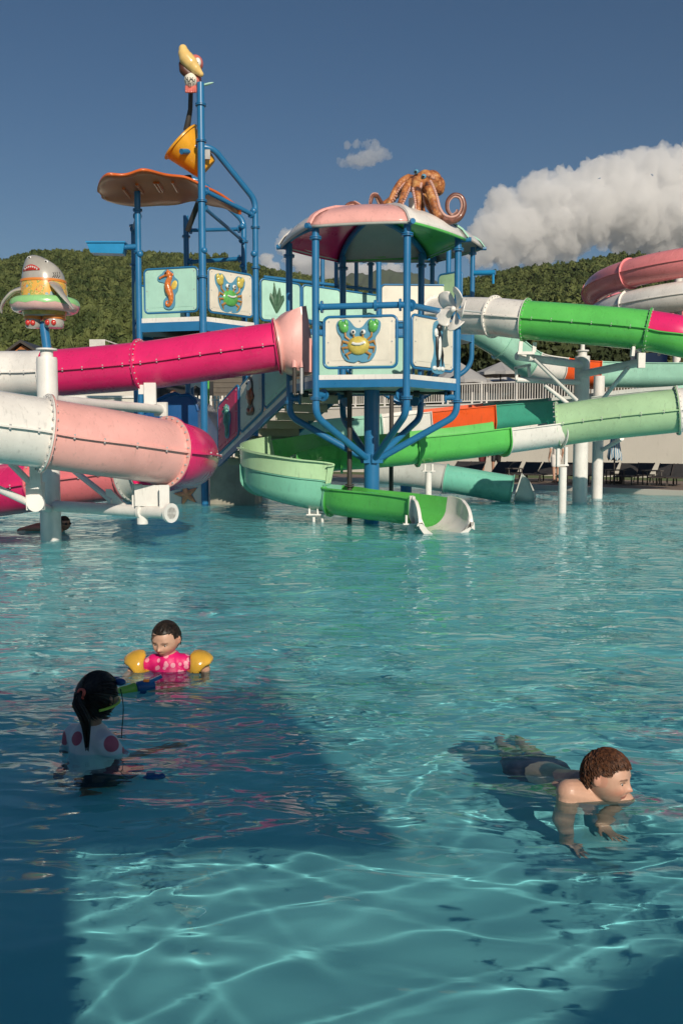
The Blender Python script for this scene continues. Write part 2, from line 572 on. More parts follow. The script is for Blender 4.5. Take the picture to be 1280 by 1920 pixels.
def crown_mesh(name, seed, n_leaf, leaf, lumps=9, squash=.8):
    """many leaf clumps over and through an uneven crown of radius 1"""
    g = np.random.default_rng(seed)
    C_ = g.normal(size=(lumps, 3)); C_ /= np.linalg.norm(C_, axis=1)[:, None]
    C_ = C_ * g.uniform(.25, .68, (lumps, 1)); C_[:, 2] *= squash
    R_ = g.uniform(.3, .52, lumps)
    w = R_**2 / (R_**2).sum()
    idx = g.choice(lumps, n_leaf, p=w)
    d = g.normal(size=(n_leaf, 3)); d /= np.linalg.norm(d, axis=1)[:, None]
    p = C_[idx] + d * (R_[idx] * g.uniform(.72, 1.06, n_leaf))[:, None]
    nrm = d + g.normal(size=(n_leaf, 3)) * .55
    nrm /= np.linalg.norm(nrm, axis=1)[:, None]
    t = np.cross(nrm, g.normal(size=(n_leaf, 3))); t /= np.linalg.norm(t, axis=1)[:, None]
    b2 = np.cross(nrm, t)
    s = leaf * g.uniform(.6, 1.4, (n_leaf, 1))
    q = np.stack([p - t*s, p - b2*s*.55 + nrm*s*.15, p + t*s, p + b2*s*.55 + nrm*s*.15], 1)
    V = q.reshape(-1, 3); Q = np.arange(n_leaf*4).reshape(-1, 4)
    me = bpy.data.meshes.new(name)
    mb = MB()
    for i in range(lumps):
        mb.ball(C_[i], R_[i]*.82, None, 8, 5)
    o = len(mb.v)
    mb.v += [tuple(x) for x in V]; mb.f += [tuple(int(j) + o for j in f) for f in Q]
    me.from_pydata(mb.v, [], mb.f)
    me.polygons.foreach_set('use_smooth', [False]*len(me.polygons))
    return me

crowns = bpy.data.collections.new('crown_kinds')
for i in range(5):
    me = crown_mesh('crown', 20 + i, 300, .20, 6 + i % 3, .75)
    me.materials.append(M_LEAF)
    o = bpy.data.objects.new('crown', me); crowns.objects.link(o)
pts = []
for yy in np.concatenate([np.arange(95, 250, 3.0), np.arange(250, 520, 3.4)]):
    st = 3.0 if yy < 250 else 3.4
    half = .50 * yy + 8
    for xx in np.arange(-half, half, st):
        x, y = xx + rng.uniform(-1.6, 1.6), yy + rng.uniform(-1.6, 1.6)
        pts.append((x, y))
pts = np.array(pts); pz = hill_z(pts[:, 0], pts[:, 1])
keep = (pz > HB - .5)
P3 = np.column_stack([pts, pz + .9])[keep]
me = bpy.data.meshes.new('hill_woodland'); me.from_pydata(P3.tolist(), [], [])
wood = link('hill_woodland', me, M_LEAF)
ng = bpy.data.node_groups.new('scatter_crowns', 'GeometryNodeTree')
ng.interface.new_socket('Geometry', in_out='INPUT', socket_type='NodeSocketGeometry')
ng.interface.new_socket('Geometry', in_out='OUTPUT', socket_type='NodeSocketGeometry')
N, L = ng.nodes, ng.links
gi, go = N.new('NodeGroupInput'), N.new('NodeGroupOutput')
ip = N.new('GeometryNodeInstanceOnPoints'); ci = N.new('GeometryNodeCollectionInfo')
ci.inputs[0].default_value = crowns; ci.inputs['Separate Children'].default_value = True
ip.inputs['Pick Instance'].default_value = True
rv = N.new('FunctionNodeRandomValue'); rv.data_type = 'FLOAT_VECTOR'
rv.inputs[0].default_value = (1.1, 1.1, 1.1); rv.inputs[1].default_value = (3.3, 3.3, 3.9)
rr = N.new('FunctionNodeRandomValue'); rr.data_type = 'FLOAT_VECTOR'
rr.inputs[0].default_value = (-.25, -.25, 0); rr.inputs[1].default_value = (.25, .25, 6.28)
L.new(gi.outputs[0], ip.inputs['Points']); L.new(ci.outputs[0], ip.inputs['Instance'])
L.new(rv.outputs[0], ip.inputs['Scale']); L.new(rr.outputs[0], ip.inputs['Rotation'])
L.new(ip.outputs[0], go.inputs[0])
md = wood.modifiers.new('scatter', 'NODES'); md.node_group = ng
tag(wood, kind='stuff', label='dense olive green woodland covering the hillside', cat='woodland')

def tree(x, y, z, h, r, seed, label, group=None, mat=None):
    t = thing('tree', (x, y, z), label, 'tree', group)
    g = random.Random(seed)
    mb = MB()
    top = Vector((x + g.uniform(-.3, .3), y, z + h*.62))
    mb.tube(spline([(x, y, z - .3), (x + g.uniform(-.15, .15), y, z + h*.3), top], 5)[0], [.16*h/5 - .008*i for i in range(11)], 8)
    for k in range(5):
        a = g.uniform(0, 6.28)
        s0 = Vector((x, y, z + h*g.uniform(.25, .5)))
        mb.tube([s0, s0 + Vector((math.cos(a)*r*.6, math.sin(a)*r*.6, h*.22))], [.05, .02], 6)
    mb.build('trunk', M_BARK, t)
    me = crown_mesh('crown', seed, 1900, .085, 13, .85)
    for v in me.vertices:
        v.co = Vector((x + v.co.x*r, y + v.co.y*r, z + h*.62 + v.co.z*h*.42))
    link('crown', me, mat or M_LEAF2, t)
    return t

# ---- clouds: closed puffy bodies of even droplets
def fuse_mesh(mb, voxel, smooth=2, name='fused'):
    o = mb.build(name, None, smooth=0)
    md = o.modifiers.new('r', 'REMESH'); md.mode = 'VOXEL'; md.voxel_size = voxel; md.use_smooth_shade = True
    if smooth:
        s = o.modifiers.new('s', 'SMOOTH'); s.iterations = smooth; s.factor = .5
    dg = bpy.context.evaluated_depsgraph_get()
    me = bpy.data.meshes.new_from_object(o.evaluated_get(dg))
    old = o.data
    bpy.data.objects.remove(o); bpy.data.meshes.remove(old)
    me.polygons.foreach_set('use_smooth', [True]*len(me.polygons))
    return me

def cloud_mat(name, dens):
    m = bpy.data.materials.new(name); m.use_nodes = True
    nt = m.node_tree; nt.nodes.remove(nt.nodes['Principled BSDF'])
    v = nt.nodes.new('ShaderNodeVolumePrincipled')
    v.inputs['Color'].default_value = (.99, .99, .99, 1)
    v.inputs['Density'].default_value = dens
    v.inputs['Anisotropy'].default_value = .1
    nt.links.new(v.outputs[0], nt.nodes['Material Output'].inputs['Volume'])
    return m
def cloud(blobs, Y, voxel, rough, dens, label, seed):
    """blobs: photo x, y, radius in pixels, and how far in front or behind"""
    mb = MB(); g = random.Random(seed); k = Y / F
    for (px, py, r, dy) in blobs:
        c = at(px, py + (9 if Y == 3600 and r > 17 else 0), Y) + Vector((0, dy*k, 0))
        mb.ball(c, r*k, None, 18, 12)
        for j in range(16):
            d = Vector((g.gauss(0, 1), g.gauss(0, 1)*.8, g.gauss(.25, 1))).normalized()
            mb.ball(c + d*r*k*.86, r*k*g.uniform(.2, .42), None, 12, 8)
    me = fuse_mesh(mb, voxel, 1, 'cloud')
    s = 1/(rough*k)
    n_ = len(me.vertices)
    co = np.empty(n_*3, np.float32); me.vertices.foreach_get('co', co); co = co.reshape(-1, 3)
    no = np.empty(n_*3, np.float32); me.vertices.foreach_get('normal', no); no = no.reshape(-1, 3)
    d = (np.array([noise.turbulence(Vector(p)*s, 5, True, amplitude_scale=.52, frequency_scale=2.05) for p in co]) - .5) * rough * k * .72
    co = co + no * (d[:, None] * 1.0)
    me.vertices.foreach_set('co', co.ravel()); me.update()
    o = link('cloud', me, cloud_mat('cloud_droplets', dens))
    o.cycles.is_caustics_receiver = False
    return tag(o, label, 'cloud')
cloud([(893, 436, 22, 0), (908, 410, 24, 0), (938, 372, 30, 0), (960, 396, 40, 10), (1000, 352, 34, 0), (1030, 372, 44, 10), (1058, 332, 28, 0), (1085, 352, 36, 0), (1112, 318, 30, 0),
       (1150, 322, 40, 5), (1180, 296, 26, 0), (1215, 306, 36, 0), (1240, 290, 26, 5), (1262, 322, 40, 0), (1292, 296, 34, 0), (1340, 310, 55, 10), (1400, 340, 60, 0),
       (930, 425, 40, 10), (985, 415, 52, 20), (1050, 405, 56, 20), (1110, 385, 58, 10), (1180, 370, 60, 10), (1240, 385, 62, 20), (1310, 390, 66, 10), (1390, 410, 70, 0),
       (905, 462, 26, 20), (960, 458, 34, 30), (1020, 452, 38, 30), (1075, 440, 34, 30), (1190, 425, 40, 40), (1260, 440, 44, 40), (1330, 455, 50, 40), (880, 468, 16, 10)],
      3600, 6.0, 26, .028, 'large white cumulus cloud towering behind the green tube slide', 3)
cloud([(643, 306, 9, 0), (658, 302, 12, 0), (676, 300, 15, 0), (694, 294, 17, 4), (712, 291, 14, 0), (727, 290, 8, 0), (652, 275, 7, 0), (668, 271, 8, 0), (686, 269, 8, 0), (705, 274, 8, 0)], 3600, 2.6, 16, .016, 'small wispy white cloud alone in the blue sky', 5)
cloud([(540, 440, 13, 0), (533, 462, 16, 0), (548, 480, 20, 0), (575, 495, 24, 0), (610, 508, 26, 0), (650, 505, 24, 0), (690, 512, 22, 0), (500, 488, 14, 0), (510, 505, 16, 0), (735, 515, 22, 0)],
      4200, 6.0, 18, .03, 'low white cloud bank behind the canopy just over the left hill', 7)

# ---- thin summer haze round the whole place (sky and clouds stay outside)
hz = MB().box((0, 1690, 280), (3600, 3560, 570)).mesh('haze', 0)
m = bpy.data.materials.new('haze_air'); m.use_nodes = True
nt = m.node_tree; nt.nodes.remove(nt.nodes['Principled BSDF'])
v = nt.nodes.new('ShaderNodeVolumePrincipled')
v.inputs['Color'].default_value = (.86, .92, 1, 1); v.inputs['Density'].default_value = .00006
nt.links.new(v.outputs[0], nt.nodes['Material Output'].inputs['Volume'])
o = link('haze', hz, m); o.cycles.is_caustics_receiver = False
tag(o, kind='stuff')
# ---- unseen wall behind the camera, outline shaped to shade the front of the pool
nd = MB().prism([(-30, -4.02, DZ), (22, -4.02, DZ), (22, -30, DZ), (-30, -30, DZ)], (0, 0, -.8)).build('near_deck', M_DECK, smooth=0)
tag(nd, kind='structure')
sh = thing('shade_wall', (0, -5, DZ), 'unseen white wall with an opening shaped to cast the pool shade', 'wall')
YW = -5.0
def sbox(x0, x1, z0, z1, nm):
    MB().box(((x0+x1)/2, YW - .06, (z0+z1)/2), (x1-x0, .12, z1-z0)).build(nm, M_WALL, sh, smooth=0)
pl_ = thing('shade_foliage', (0, -5, 5.2), 'unseen leafy foliage added along the wall top to roughen the shade edge', 'plant')  # added out of view so its leaves break up the straight shadow edge
g_ = random.Random(31); mbp = MB()
for i in range(1500):
    x = g_.uniform(-9, 3.0); c = Vector((x, YW - .06 + g_.gauss(0, .12), 5.18 + abs(g_.gauss(0, .13))*(1 + .6*math.sin(x*3.1) + .4*math.sin(x*7.3))))
    n_ = Vector((g_.gauss(0, 1), g_.gauss(.8, 1), g_.gauss(.3, 1))).normalized(); t_ = n_.orthogonal().normalized(); b2 = n_.cross(t_); s_ = g_.uniform(.03, .07)
    mbp.add([c - t_*s_, c - b2*s_*.6, c + t_*s_, c + b2*s_*.6], [(0, 1, 2, 3)])
tag(mbp.build('leaves', M_GRASS, pl_, smooth=0), kind='stuff')
MB().cyl((-9, YW - .02, 5.25), (3.0, YW - .02, 5.25), .015, 6).build('stem', M_GRASS, pl_)
sbox(-12, 1.68, DZ, 5.22, 'wall_panel')
sbox(1.68, 2.90, 4.24, 5.22, 'wall_lintel')
sbox(1.68, 2.90, DZ, 3.5, 'wall_sill')
MB().prism([(2.9, YW, DZ), (9, YW, DZ), (9, YW, 4.3), (5.2, YW, 4.05), (3.68, YW, 3.92), (3.2, YW, 3.80), (2.9, YW, 3.68)], (0, -.12, 0)).build('shade_parapet', M_WALL, sh, smooth=0)  # unseen sloped piece, outlined to shade the near right floor
# ================================================================== SLIDES
def frames(path):
    """side and up vectors along a path, up kept upright"""
    S, U, T = [], [], []
    m = len(path)
    for i in range(m):
        t = (path[min(i+1, m-1)] - path[max(i-1, 0)]).normalized()
        s = t.cross(Vector((0, 0, 1))).normalized()
        S.append(s); T.append(t); U.append(s.cross(t))
    return S, U, T

def sweep(path, prof, fr=None, i0=0, i1=None, closed=True):
    """push a profile (side, up) along path; prof may be a function of the index"""
    S, U, T = fr or frames(path)
    i1 = len(path) - 1 if i1 is None else i1
    mb = MB(); V = []; n = None
    for i in range(i0, i1 + 1):
        pr = prof(i) if callable(prof) else prof
        n = len(pr)
        V += [path[i] + S[i]*a + U[i]*b for a, b in pr]
    Fc = []
    m = i1 - i0 + 1
    for i in range(m - 1):
        for k in range(n if closed else n - 1):
            k2 = (k + 1) % n
            Fc.append((i*n+k, i*n+k2, (i+1)*n+k2, (i+1)*n+k))
    if closed:
        Fc.append(tuple(range(n))[::-1]); Fc.append(tuple((m-1)*n + k for k in range(n)))
    return mb.add(V, Fc)

def circ(r, n=36):
    return [(r*math.cos(2*math.pi*k/n), r*math.sin(2*math.pi*k/n)) for k in range(n)]

def hollow(r, t=.02, n=36):
    return r, t, n

def tube_shell(path, fr, i0, i1, r, n=36, t=.02):
    """hollow moulded tube"""
    S, U, T = fr
    mb = MB(); V = []
    for i in range(i0, i1 + 1):
        for rr in (r, r - t):
            for k in range(n):
                a = 2*math.pi*k/n
                V.append(path[i] + S[i]*rr*math.cos(a) + U[i]*rr*math.sin(a))
    Fc = []
    m = i1 - i0 + 1
    for i in range(m - 1):
        for q in (0, n):
            for k in range(n):
                k2 = (k+1) % n
                Fc.append((i*2*n+q+k, i*2*n+q+k2, (i+1)*2*n+q+k2, (i+1)*2*n+q+k))
    for i in (0, m - 1):
        for k in range(n):
            k2 = (k+1) % n
            Fc.append((i*2*n+k, i*2*n+k2, i*2*n+n+k2, i*2*n+n+k))
    return mb.add(V, Fc)

def seam_strip(path, fr, i0, i1, r, side, w=.045, h=.022):
    pr = [(side*(r - .01), -h/2), (side*(r + w), -h/2), (side*(r + w), h/2), (side*(r - .01), h/2)]
    return sweep(path, pr, fr, i0, i1)

def tube_slide(name, label, P, secs, r=.405, group=None, seams=(1, -1), bolts=True, fl=.055, n=10, gap_mat=None, seam_mats=None):
    """P: centre points; secs: (first, last control index, material, name)"""
    path, idx = spline(P, n)
    fr = frames(path)
    t = thing(name, path[0].copy(), label, 'water slide', group)
    S, U, T = fr
    bm_ = MB()
    for (a, b_, mt) in secs:
        i0, i1 = idx[a], idx[b_]
        sec = tube_shell(path, fr, i0, i1, r).build('tube_section', mt, t)
        for s in seams:
            seam_strip(path, fr, i0, i1, r, s).build('seam_lip', mt, sec)
            if bolts:
                acc = 0
                for i in range(i0, i1):
                    acc += (path[i+1]-path[i]).length
                    if acc > .28:
                        acc = 0
                        c = path[i] + S[i]*s*(r + .03)
                        bm_.cyl(c - U[i]*.028, c + U[i]*.028, .013, 6)
        for i, e in ((i0, 1), (i1, -1)):
            if 0 < i < len(path) - 1 or True:
                mb = MB().ring(path[i] + T[i]*e*.011, T[i], r - .015, r + fl, .017, 40)
                mb.build('flange', mt, sec)
        if bolts:
            for k in range(26):
                a2 = 2*math.pi*(k + .5)/26
                c = path[i1] + (S[i1]*math.cos(a2) + U[i1]*math.sin(a2))*(r + fl*.55)
                bm_.cyl(c - T[i1]*.035, c + T[i1]*.035, .013, 6)
    if bolts and bm_.v:
        tag(bm_.build('bolts', M_STEEL, t, smooth=0), kind='stuff')
    return t, path, fr, idx

def flume_prof(w, hl, hr, t=.022, lip=.05):
    """open channel: half width, wall heights left and right of travel; bottom of channel at 0"""
    inner = []
    for k in range(15):
        a = math.pi + math.pi*k/14
        x, z = w*math.cos(a), w*.8 + w*.8*math.sin(a)
        inner.append((x, z))
    L = [(-w*1.02, hl)]; R = [(w*1.02, hr)]
    pts = [(-w*1.02 - lip, hl + .0)] + L + inner[1:-1] + R + [(w*1.02 + lip, hr)]
    pts[0] = (-w*1.02 - lip, hl)
    out = [(w*1.02 + lip, hr - t), (w*1.02 + t, hr - t)]
    for (x, z) in inner[1:-1][::-1]:
        d = math.hypot(x, z - w*.8)
        out.append((x*(1 + t/max(d, .01)), w*.8 + (z - w*.8)*(1 + t/max(d, .01))))
    out += [(-w*1.02 - t, hl - t), (-w*1.02 - lip, hl - t)]
    return pts + out

def flume(t, path, fr, i0, i1, mt, w, hl, hr, ends=True, name='flume_section', join=.06):
    f = (lambda i: flume_prof(w, hl(i) if callable(hl) else hl, hr(i) if callable(hr) else hr))
    sec = sweep(path, f, fr, i0, i1).build(name, mt, t, smooth=50)
    if ends:
        for i, e in ((i0, 1), (i1, -1)):
            pr_in = f(i)
            n_ = len(pr_in)//2
            o = pr_in[n_:][::-1]
            # raised joining lip round the outside of the channel
            S, U, T = fr
            mb = MB(); V = []
            k_ = len(o)
            for h in (0, .018):
                for sc_ in (0, join):
                    for (x, z) in o[1:-1]:
                        d = Vector((x, z - w*.8)); d = d / max(d.length, .01)
                        V.append(path[i] + T[i]*e*(h + .002) + S[i]*(x + d.x*sc_) + U[i]*(z + d.y*sc_))
            k_ -= 2
            Fc = []
            for j in range(k_ - 1):
                A, B_, C_, D_ = j, k_ + j, 2*k_ + j, 3*k_ + j
                Fc += [(A, A+1, B_+1, B_), (C_, C_+1, D_+1, D_), (B_, B_+1, D_+1, D_)]
            mb.add(V, Fc)
            mb.build('joining_lip', mt, sec)
    return sec

# ---- pink slide: front run, turn and return run
P = [at(-350, 770, 9.2), at(-100, 787, 9.9), at(0, 801, 10.2), at(84, 812.5, 10.5), at(200, 830.5, 10.85), at(311, 848, 11.45), at(340, 852.5, 11.8),
     at(354, 857, 12.4), at(335, 864, 13.0), at(285, 876, 13.45), at(238, 884, 13.62), at(130, 898, 13.8), at(82, 906, 13.95), at(0, 920, 14.3), at(-200, 950, 15.2)]
t_pink, pa, fr, idx = tube_slide('tube_slide', 'light pink and white tube slide with a magenta bend nearest the camera at left', P,
    [(0, 3, M_WHITE), (3, 5, M_PINK), (5, 9, M_MAG), (9, 10, M_GREYW), (10, 12, M_SALMON), (12, 14, M_MAG)])
# ---- magenta slide leaving the play platform
P = [at(590, 640, 15.46), at(520, 650, 15.36), at(400, 667, 15.45), at(266, 686, 15.6), at(95, 700, 15.95), at(0, 702, 16.1), at(-250, 706, 15.6), at(-500, 712, 14)]
t_mag, pa2, fr2, idx2 = tube_slide('tube_slide', 'bright magenta tube slide leaving the pink hood of the play platform', P,
    [(1, 3, M_MAG), (3, 4, M_MAG), (4, 7, M_WHITE)])
# entrance hood: square mouth narrowing to the tube
mb = MB(); V = []
c0, c1 = at(579, 641, 15.43), at(520, 650, 15.36)
ax = (c1 - c0).normalized(); sd = ax.cross(Vector((0, 0, 1))).normalized(); up = sd.cross(ax)
NS = 40
for (f, k, gx_, gz) in ((0, .95, .50, .585), (.2, .9, .51, .585), (.42, .75, .515, .58), (.6, .5, .51, .56), (.74, .3, .49, .52), (.86, .1, .455, .47), (.94, .02, .435, .44), (1, 0, .43, .43), (1.07, 0, .425, .425)):
    c = c0.lerp(c1, f)
    for j in range(NS):
        a = 2*math.pi*j/NS
        ca, sa = math.cos(a), math.sin(a)
        q = max(abs(ca), abs(sa))
        x, z = ca*((1-k) + k/q*.93), sa*((1-k) + k/q*.93)
        V.append(c + sd*x*gx_ + up*z*gz)
Fc = []
for i in range(8):
    for j in range(NS):
        j2 = (j+1) % NS
        Fc.append((i*NS+j, i*NS+j2, (i+1)*NS+j2, (i+1)*NS+j))
hood = MB().add(V, Fc).build('entrance_hood', M_PINK, t_mag, smooth=60)
sol = hood.modifiers.new('thick', 'SOLIDIFY'); sol.thickness = .025
mb = MB().beam(c0 + sd*.52 - up*.02, c1 + sd*.44 - up*.0, .05, .02)
mb.build('seam_lip', M_PINK, hood)
MB().ring(c1, ax, .39, .48, .03).build('flange', M_PINK, hood)
for px in (552, 566):
    a = at(px, 690, 14.95)
    m_ = MB().cyl(a, at(px, 672, 15.0), .045, 14)
    m_.build('drain_spout', M_PINK, hood)
    MB().cyl(a, at(px, 738, 14.95), .033, 12).build('drain_pipe', M_STEEL if px > 560 else M_DARK, hood)

# ---- high white and green tube slide at right
P = [at(815, 592, 21.2), at(868, 592, 20.5), at(925, 594, 19.9), at(985, 600, 19.45), at(1100, 609, 18.95), at(1213, 620, 18.55), at(1290, 634, 18.3), at(1420, 662, 18.6), at(1520, 690, 20)]
path, idx = spline(P, 10); fr3 = frames(path)
t_grn, _, _, _ = tube_slide('tube_slide', 'high white and bright green tube slide running right from the rear platform', P,
    [(0, 2, M_WHITE), (2, 3, M_WHITE), (3, 5, M_GREEN)])
# two-tone end piece: magenta upper half over green lower half
S, U, T = fr3
for mt, a0, a1 in ((M_MAG, 0, math.pi), (M_GREEN, math.pi, 2*math.pi)):
    pr = [(.405*math.cos(a0 + (a1-a0)*k/20), .405*math.sin(a0 + (a1-a0)*k/20)) for k in range(21)]
    pr += [(x*.95, z*.95) for x, z in pr[::-1]]
    sec = sweep(path, pr, fr3, idx[5], idx[8]).build('tube_section', mt, t_grn)
    for s in (1, -1):
        pr2 = [(s*.395, -.02 if a0 > 1 else .001), (s*.45, -.02 if a0 > 1 else .001), (s*.45, -.001 if a0 > 1 else .02), (s*.395, -.001 if a0 > 1 else .02)]
        sweep(path, pr2, fr3, idx[5], idx[8]).build('seam_lip', mt, sec)
    if a0 > 1:
        MB().ring(path[idx[5]] + T[idx[5]]*.012, T[idx[5]], .39, .46, .018).build('flange', mt, sec)

M_MINT_SHADE = paint('shaded_mint_gelcoat', (.19, .50, .36), **GEL)  # mint gelcoat darkened, the shade on the turn put into its colour
# ---- pale green tube that opens into the green flume, turns and drops into the pool
P = [at(1420, 752, 16.7), at(1268, 770, 16.95), at(1140, 784, 17.3), at(1046, 797, 17.6)]
t_low, _, _, _ = tube_slide('open_flume_slide', 'pale green tube opening into a bright green flume that drops to the pool', P,
    [(0, 1, M_WHITE), (1, 3, M_SAGE)])
cx_, cy_, R_ = -.50, 16.05, .86
pts = [at(1046, 835, 17.6), at(945, 849, 17.3), at(862, 860, 17.12), at(782, 868, 17.0), at(700, 876, 16.95), at(640, 880, 16.92)]
z0 = pts[-1].z
for k in range(0, 7):
    a = math.pi/2 + math.pi*k/6*1.12
    pts.append(Vector((cx_ + R_*math.cos(a), cy_ + R_*math.sin(a), z0 - .02 - (z0 - .14)*(k+.4)/6.8)))
pts += [Vector((.20, 14.86, .115)), Vector((.85, 14.34, .075)), Vector((1.33, 13.88, .03)), Vector((1.46, 13.58, -.02)), Vector((1.53, 13.26, -.06))]
path, idx = spline(pts, 8); frf = frames(path)
W = .36
n6, n12 = idx[6], idx[12]
flume(t_low, path, frf, idx[0], idx[1], M_WHITE, W, .44, .44)
flume(t_low, path, frf, idx[1], idx[3], M_GREEN, W, .48, .60)
flume(t_low, path, frf, idx[3], idx[5], M_GREEN, W, .48, .60)
flume(t_low, path, frf, idx[5], idx[7], M_GREEN, W, .46, .72)
flume(t_low, path, frf, idx[7], idx[9], M_SAGE, W, .46, .80)
flume(t_low, path, frf, idx[9], idx[12], M_MINT_SHADE, W, .44, .50)
flume(t_low, path, frf, idx[12], idx[15], M_GREEN, W, .44, .46)
i15, i17 = idx[15], idx[17]
flume(t_low, path, frf, i15, i17, M_WHITE, W, lambda i: .47 - .33*((i-i15)/(i17-i15))**4, lambda i: .50 - .30*((i-i15)/(i17-i15))**4)
# raised outer splash wall of the turn
S, U, T = frf
def splash(i0, i1, side, h0, h1, mt, name='splash_wall'):
    pr = [(side*(W*1.02 + .035), h0), (side*(W*1.02 + .060), h0), (side*(W*1.02 + .075), h1), (side*(W*1.02 + .13), h1), (side*(W*1.02 + .13), h1 + .022), (side*(W*1.02 + .05), h1 + .022)]
    sweep(path, pr, frf, i0, i1).build(name, mt, t_low)
# ---- white supports for the flume
def leg(parent, px, ytop, ybot, Y, w=.1, mt=M_WSTEEL, name='support_leg'):
    a, b_ = at(px, ytop, Y), at(px, ybot, Y)
    mb = MB()
    for s in (-.07, .07):
        mb.beam(a + Vector((s, 0, 0)), Vector((a.x + s, a.y, a.z - .14)), .03, .1)
    mb.cyl(Vector((a.x, a.y, a.z - .12)), Vector((a.x, a.y, -.5)), w/2, 16)
    mb.box(Vector((a.x, a.y, a.z - .13)), (.24, .16, .02))
    return mb.build(name, mt, parent)
leg(t_low, 588, 950, 985, 15.12, .05); leg(t_low, 604, 950, 985, 15.2, .05); leg(t_low, 770, 966, 1000, 13.62, .11); leg(t_low, 803, 870, 920, 16.9, .12)
splash(idx[9], idx[12], 1, .5, .78, M_SAGE)

M_AQUA = paint('aqua_gelcoat', (.17, .52, .40), **GEL)
# ---- small teal body slide dropping to the pool behind
P = [at(690, 880, 21.7), at(760, 886, 21.5), at(835, 897, 21.2), at(960, 918, 20.85)]
t_teal, pa, fr, idx = tube_slide('body_slide', 'small teal green slide ending in a grey lip at the far pool edge', P, [(0, 2, M_GREYW), (2, 3, M_AQUA)], r=.32, seams=(), bolts=False, fl=.03)
pts = [at(962, 938, 20.84), at(982, 944, 20.8), at(1000, 948, 20.75)]
path, idx = spline(pts, 6); frs = frames(path)
flume(t_teal, path, frs, 0, len(path)-1, M_GREYW, .31, lambda i: .62*(1 - (i/12.0)**2*.75), lambda i: .62*(1 - (i/12.0)**2*.75))
leg(t_teal, 994, 920, 940, 20.6, .1)

# ---- wide family flume weaving behind everything
pts = [at(800, 606, 23.4), at(870, 634, 23.6), at(930, 668, 23.8), at(985, 706, 24.0), at(1045, 718, 24.2), at(1110, 724, 24.4), at(1200, 726, 24.6), at(1330, 728, 24.2), at(1420, 740, 23.2)]
path, idx = spline(pts, 8); frs = frames(path)
t_fam = thing('family_flume', path[0], 'wide mint white and orange open flume winding behind the green slides', 'water slide')
for a, b_, mt in ((0, 2, M_MINT), (2, 3, M_MINT), (3, 4, M_WHITE), (4, 5, M_ORANGE), (5, 8, M_MINT)):
    flume(t_fam, path, frs, idx[a], idx[b_], mt, .42, .62, .62)
pts = [at(1420, 760, 22.4), at(1290, 775, 22.2), at(1200, 782, 22.0), at(1045, 800, 21.6), at(920, 811, 21.3), at(805, 823, 21.1), at(720, 832, 21.0), at(600, 842, 21.2), at(560, 850, 21.6)]
path, idx = spline(pts, 8); frs = frames(path)
for a, b_, mt in ((0, 1, M_MINT), (1, 3, M_GREYW), (3, 4, M_TEAL), (4, 5, M_ORANGE), (5, 6, M_WHITE), (6, 8, M_MINT)):
    flume(t_fam, path, frs, idx[a], idx[b_], mt, .42, .62 if a else .7, .70)

# ---- far spiral slide
cxs, cys, RS = at(1336, 540, 35).x, 35.0, 4.3
P = []
for k in range(-3, 31):
    a = math.radians(17 + 22.5*(k - 1))           # measured from the side facing the camera, clockwise from above
    zz = 7.62 - 1.12*(22.5*k)/360.0
    P.append(Vector((cxs + RS*math.sin(-a), cys - RS*math.cos(a), zz)))
secs, colr = [], [M_MAG, M_MAG, M_CORAL, M_CORAL, M_CORAL, M_CORAL, M_CORAL, M_MAG, M_CORAL, M_CORAL, M_WHITE, M_WHITE, M_WHITE, M_MAG, M_MAG, M_MAG]
for q in range(16):
    secs.append((q*2, min(q*2 + 2, 33), colr[q]))
t_spi, _, _, _ = tube_slide('spiral_slide', 'far coiled tube slide of pink salmon magenta and white turns', P, secs, r=.5, bolts=False, fl=.06, n=5)
st = thing('steel_tower', (cxs, cys, 0), 'grey and white steel frame tower inside the far coiled slide', 'tower')
g = random.Random(4)
for (dx, dy) in ((-1.9, -1.6), (-.9, -2.2), (.6, -2.0), (1.6, 1.0), (-2.2, 1.4), (0.2, .3), (-3.0, -.2)):
    MB().cyl((cxs + dx, cys + dy, 2.8), (cxs + dx, cys + dy, 8.2 if dx > -2 else 6.4), .14, 12).build('steel_column', M_STEEL if dx > -1 else M_WSTEEL, st)
for (a, b_) in (((-1.9, -1.6, 3.4), (-.9, -2.2, 5.6)), ((-.9, -2.2, 3.4), (.6, -2.0, 5.8)), ((-3, -.2, 3.6), (-1.9, -1.6, 5.4)), ((-2.2, 1.4, 6.2), (.6, -2, 7.0)), ((-3, -.2, 6.1), (.2, .3, 6.7)), ((-1.9, -1.6, 6.0), (-2.9, -3.2, 6.4)), ((-.9, -2.2, 5.2), (-1.0, -4.2, 5.6))):
    MB().cyl((cxs + a[0], cys + a[1], a[2]), (cxs + b_[0], cys + b_[1], b_[2]), .07, 8).build('steel_brace', M_STEEL, st)
MB().box((cxs - 2.6, cys - .9, 3.9), (1.1, .3, 1.6)).build('blue_side_panel', M_DKBLUE, st)
MB().box((cxs - 2.6, cys + 1.5, 6.9), (1.5, .3, .6)).build('blue_side_panel', M_DKBLUE, st)

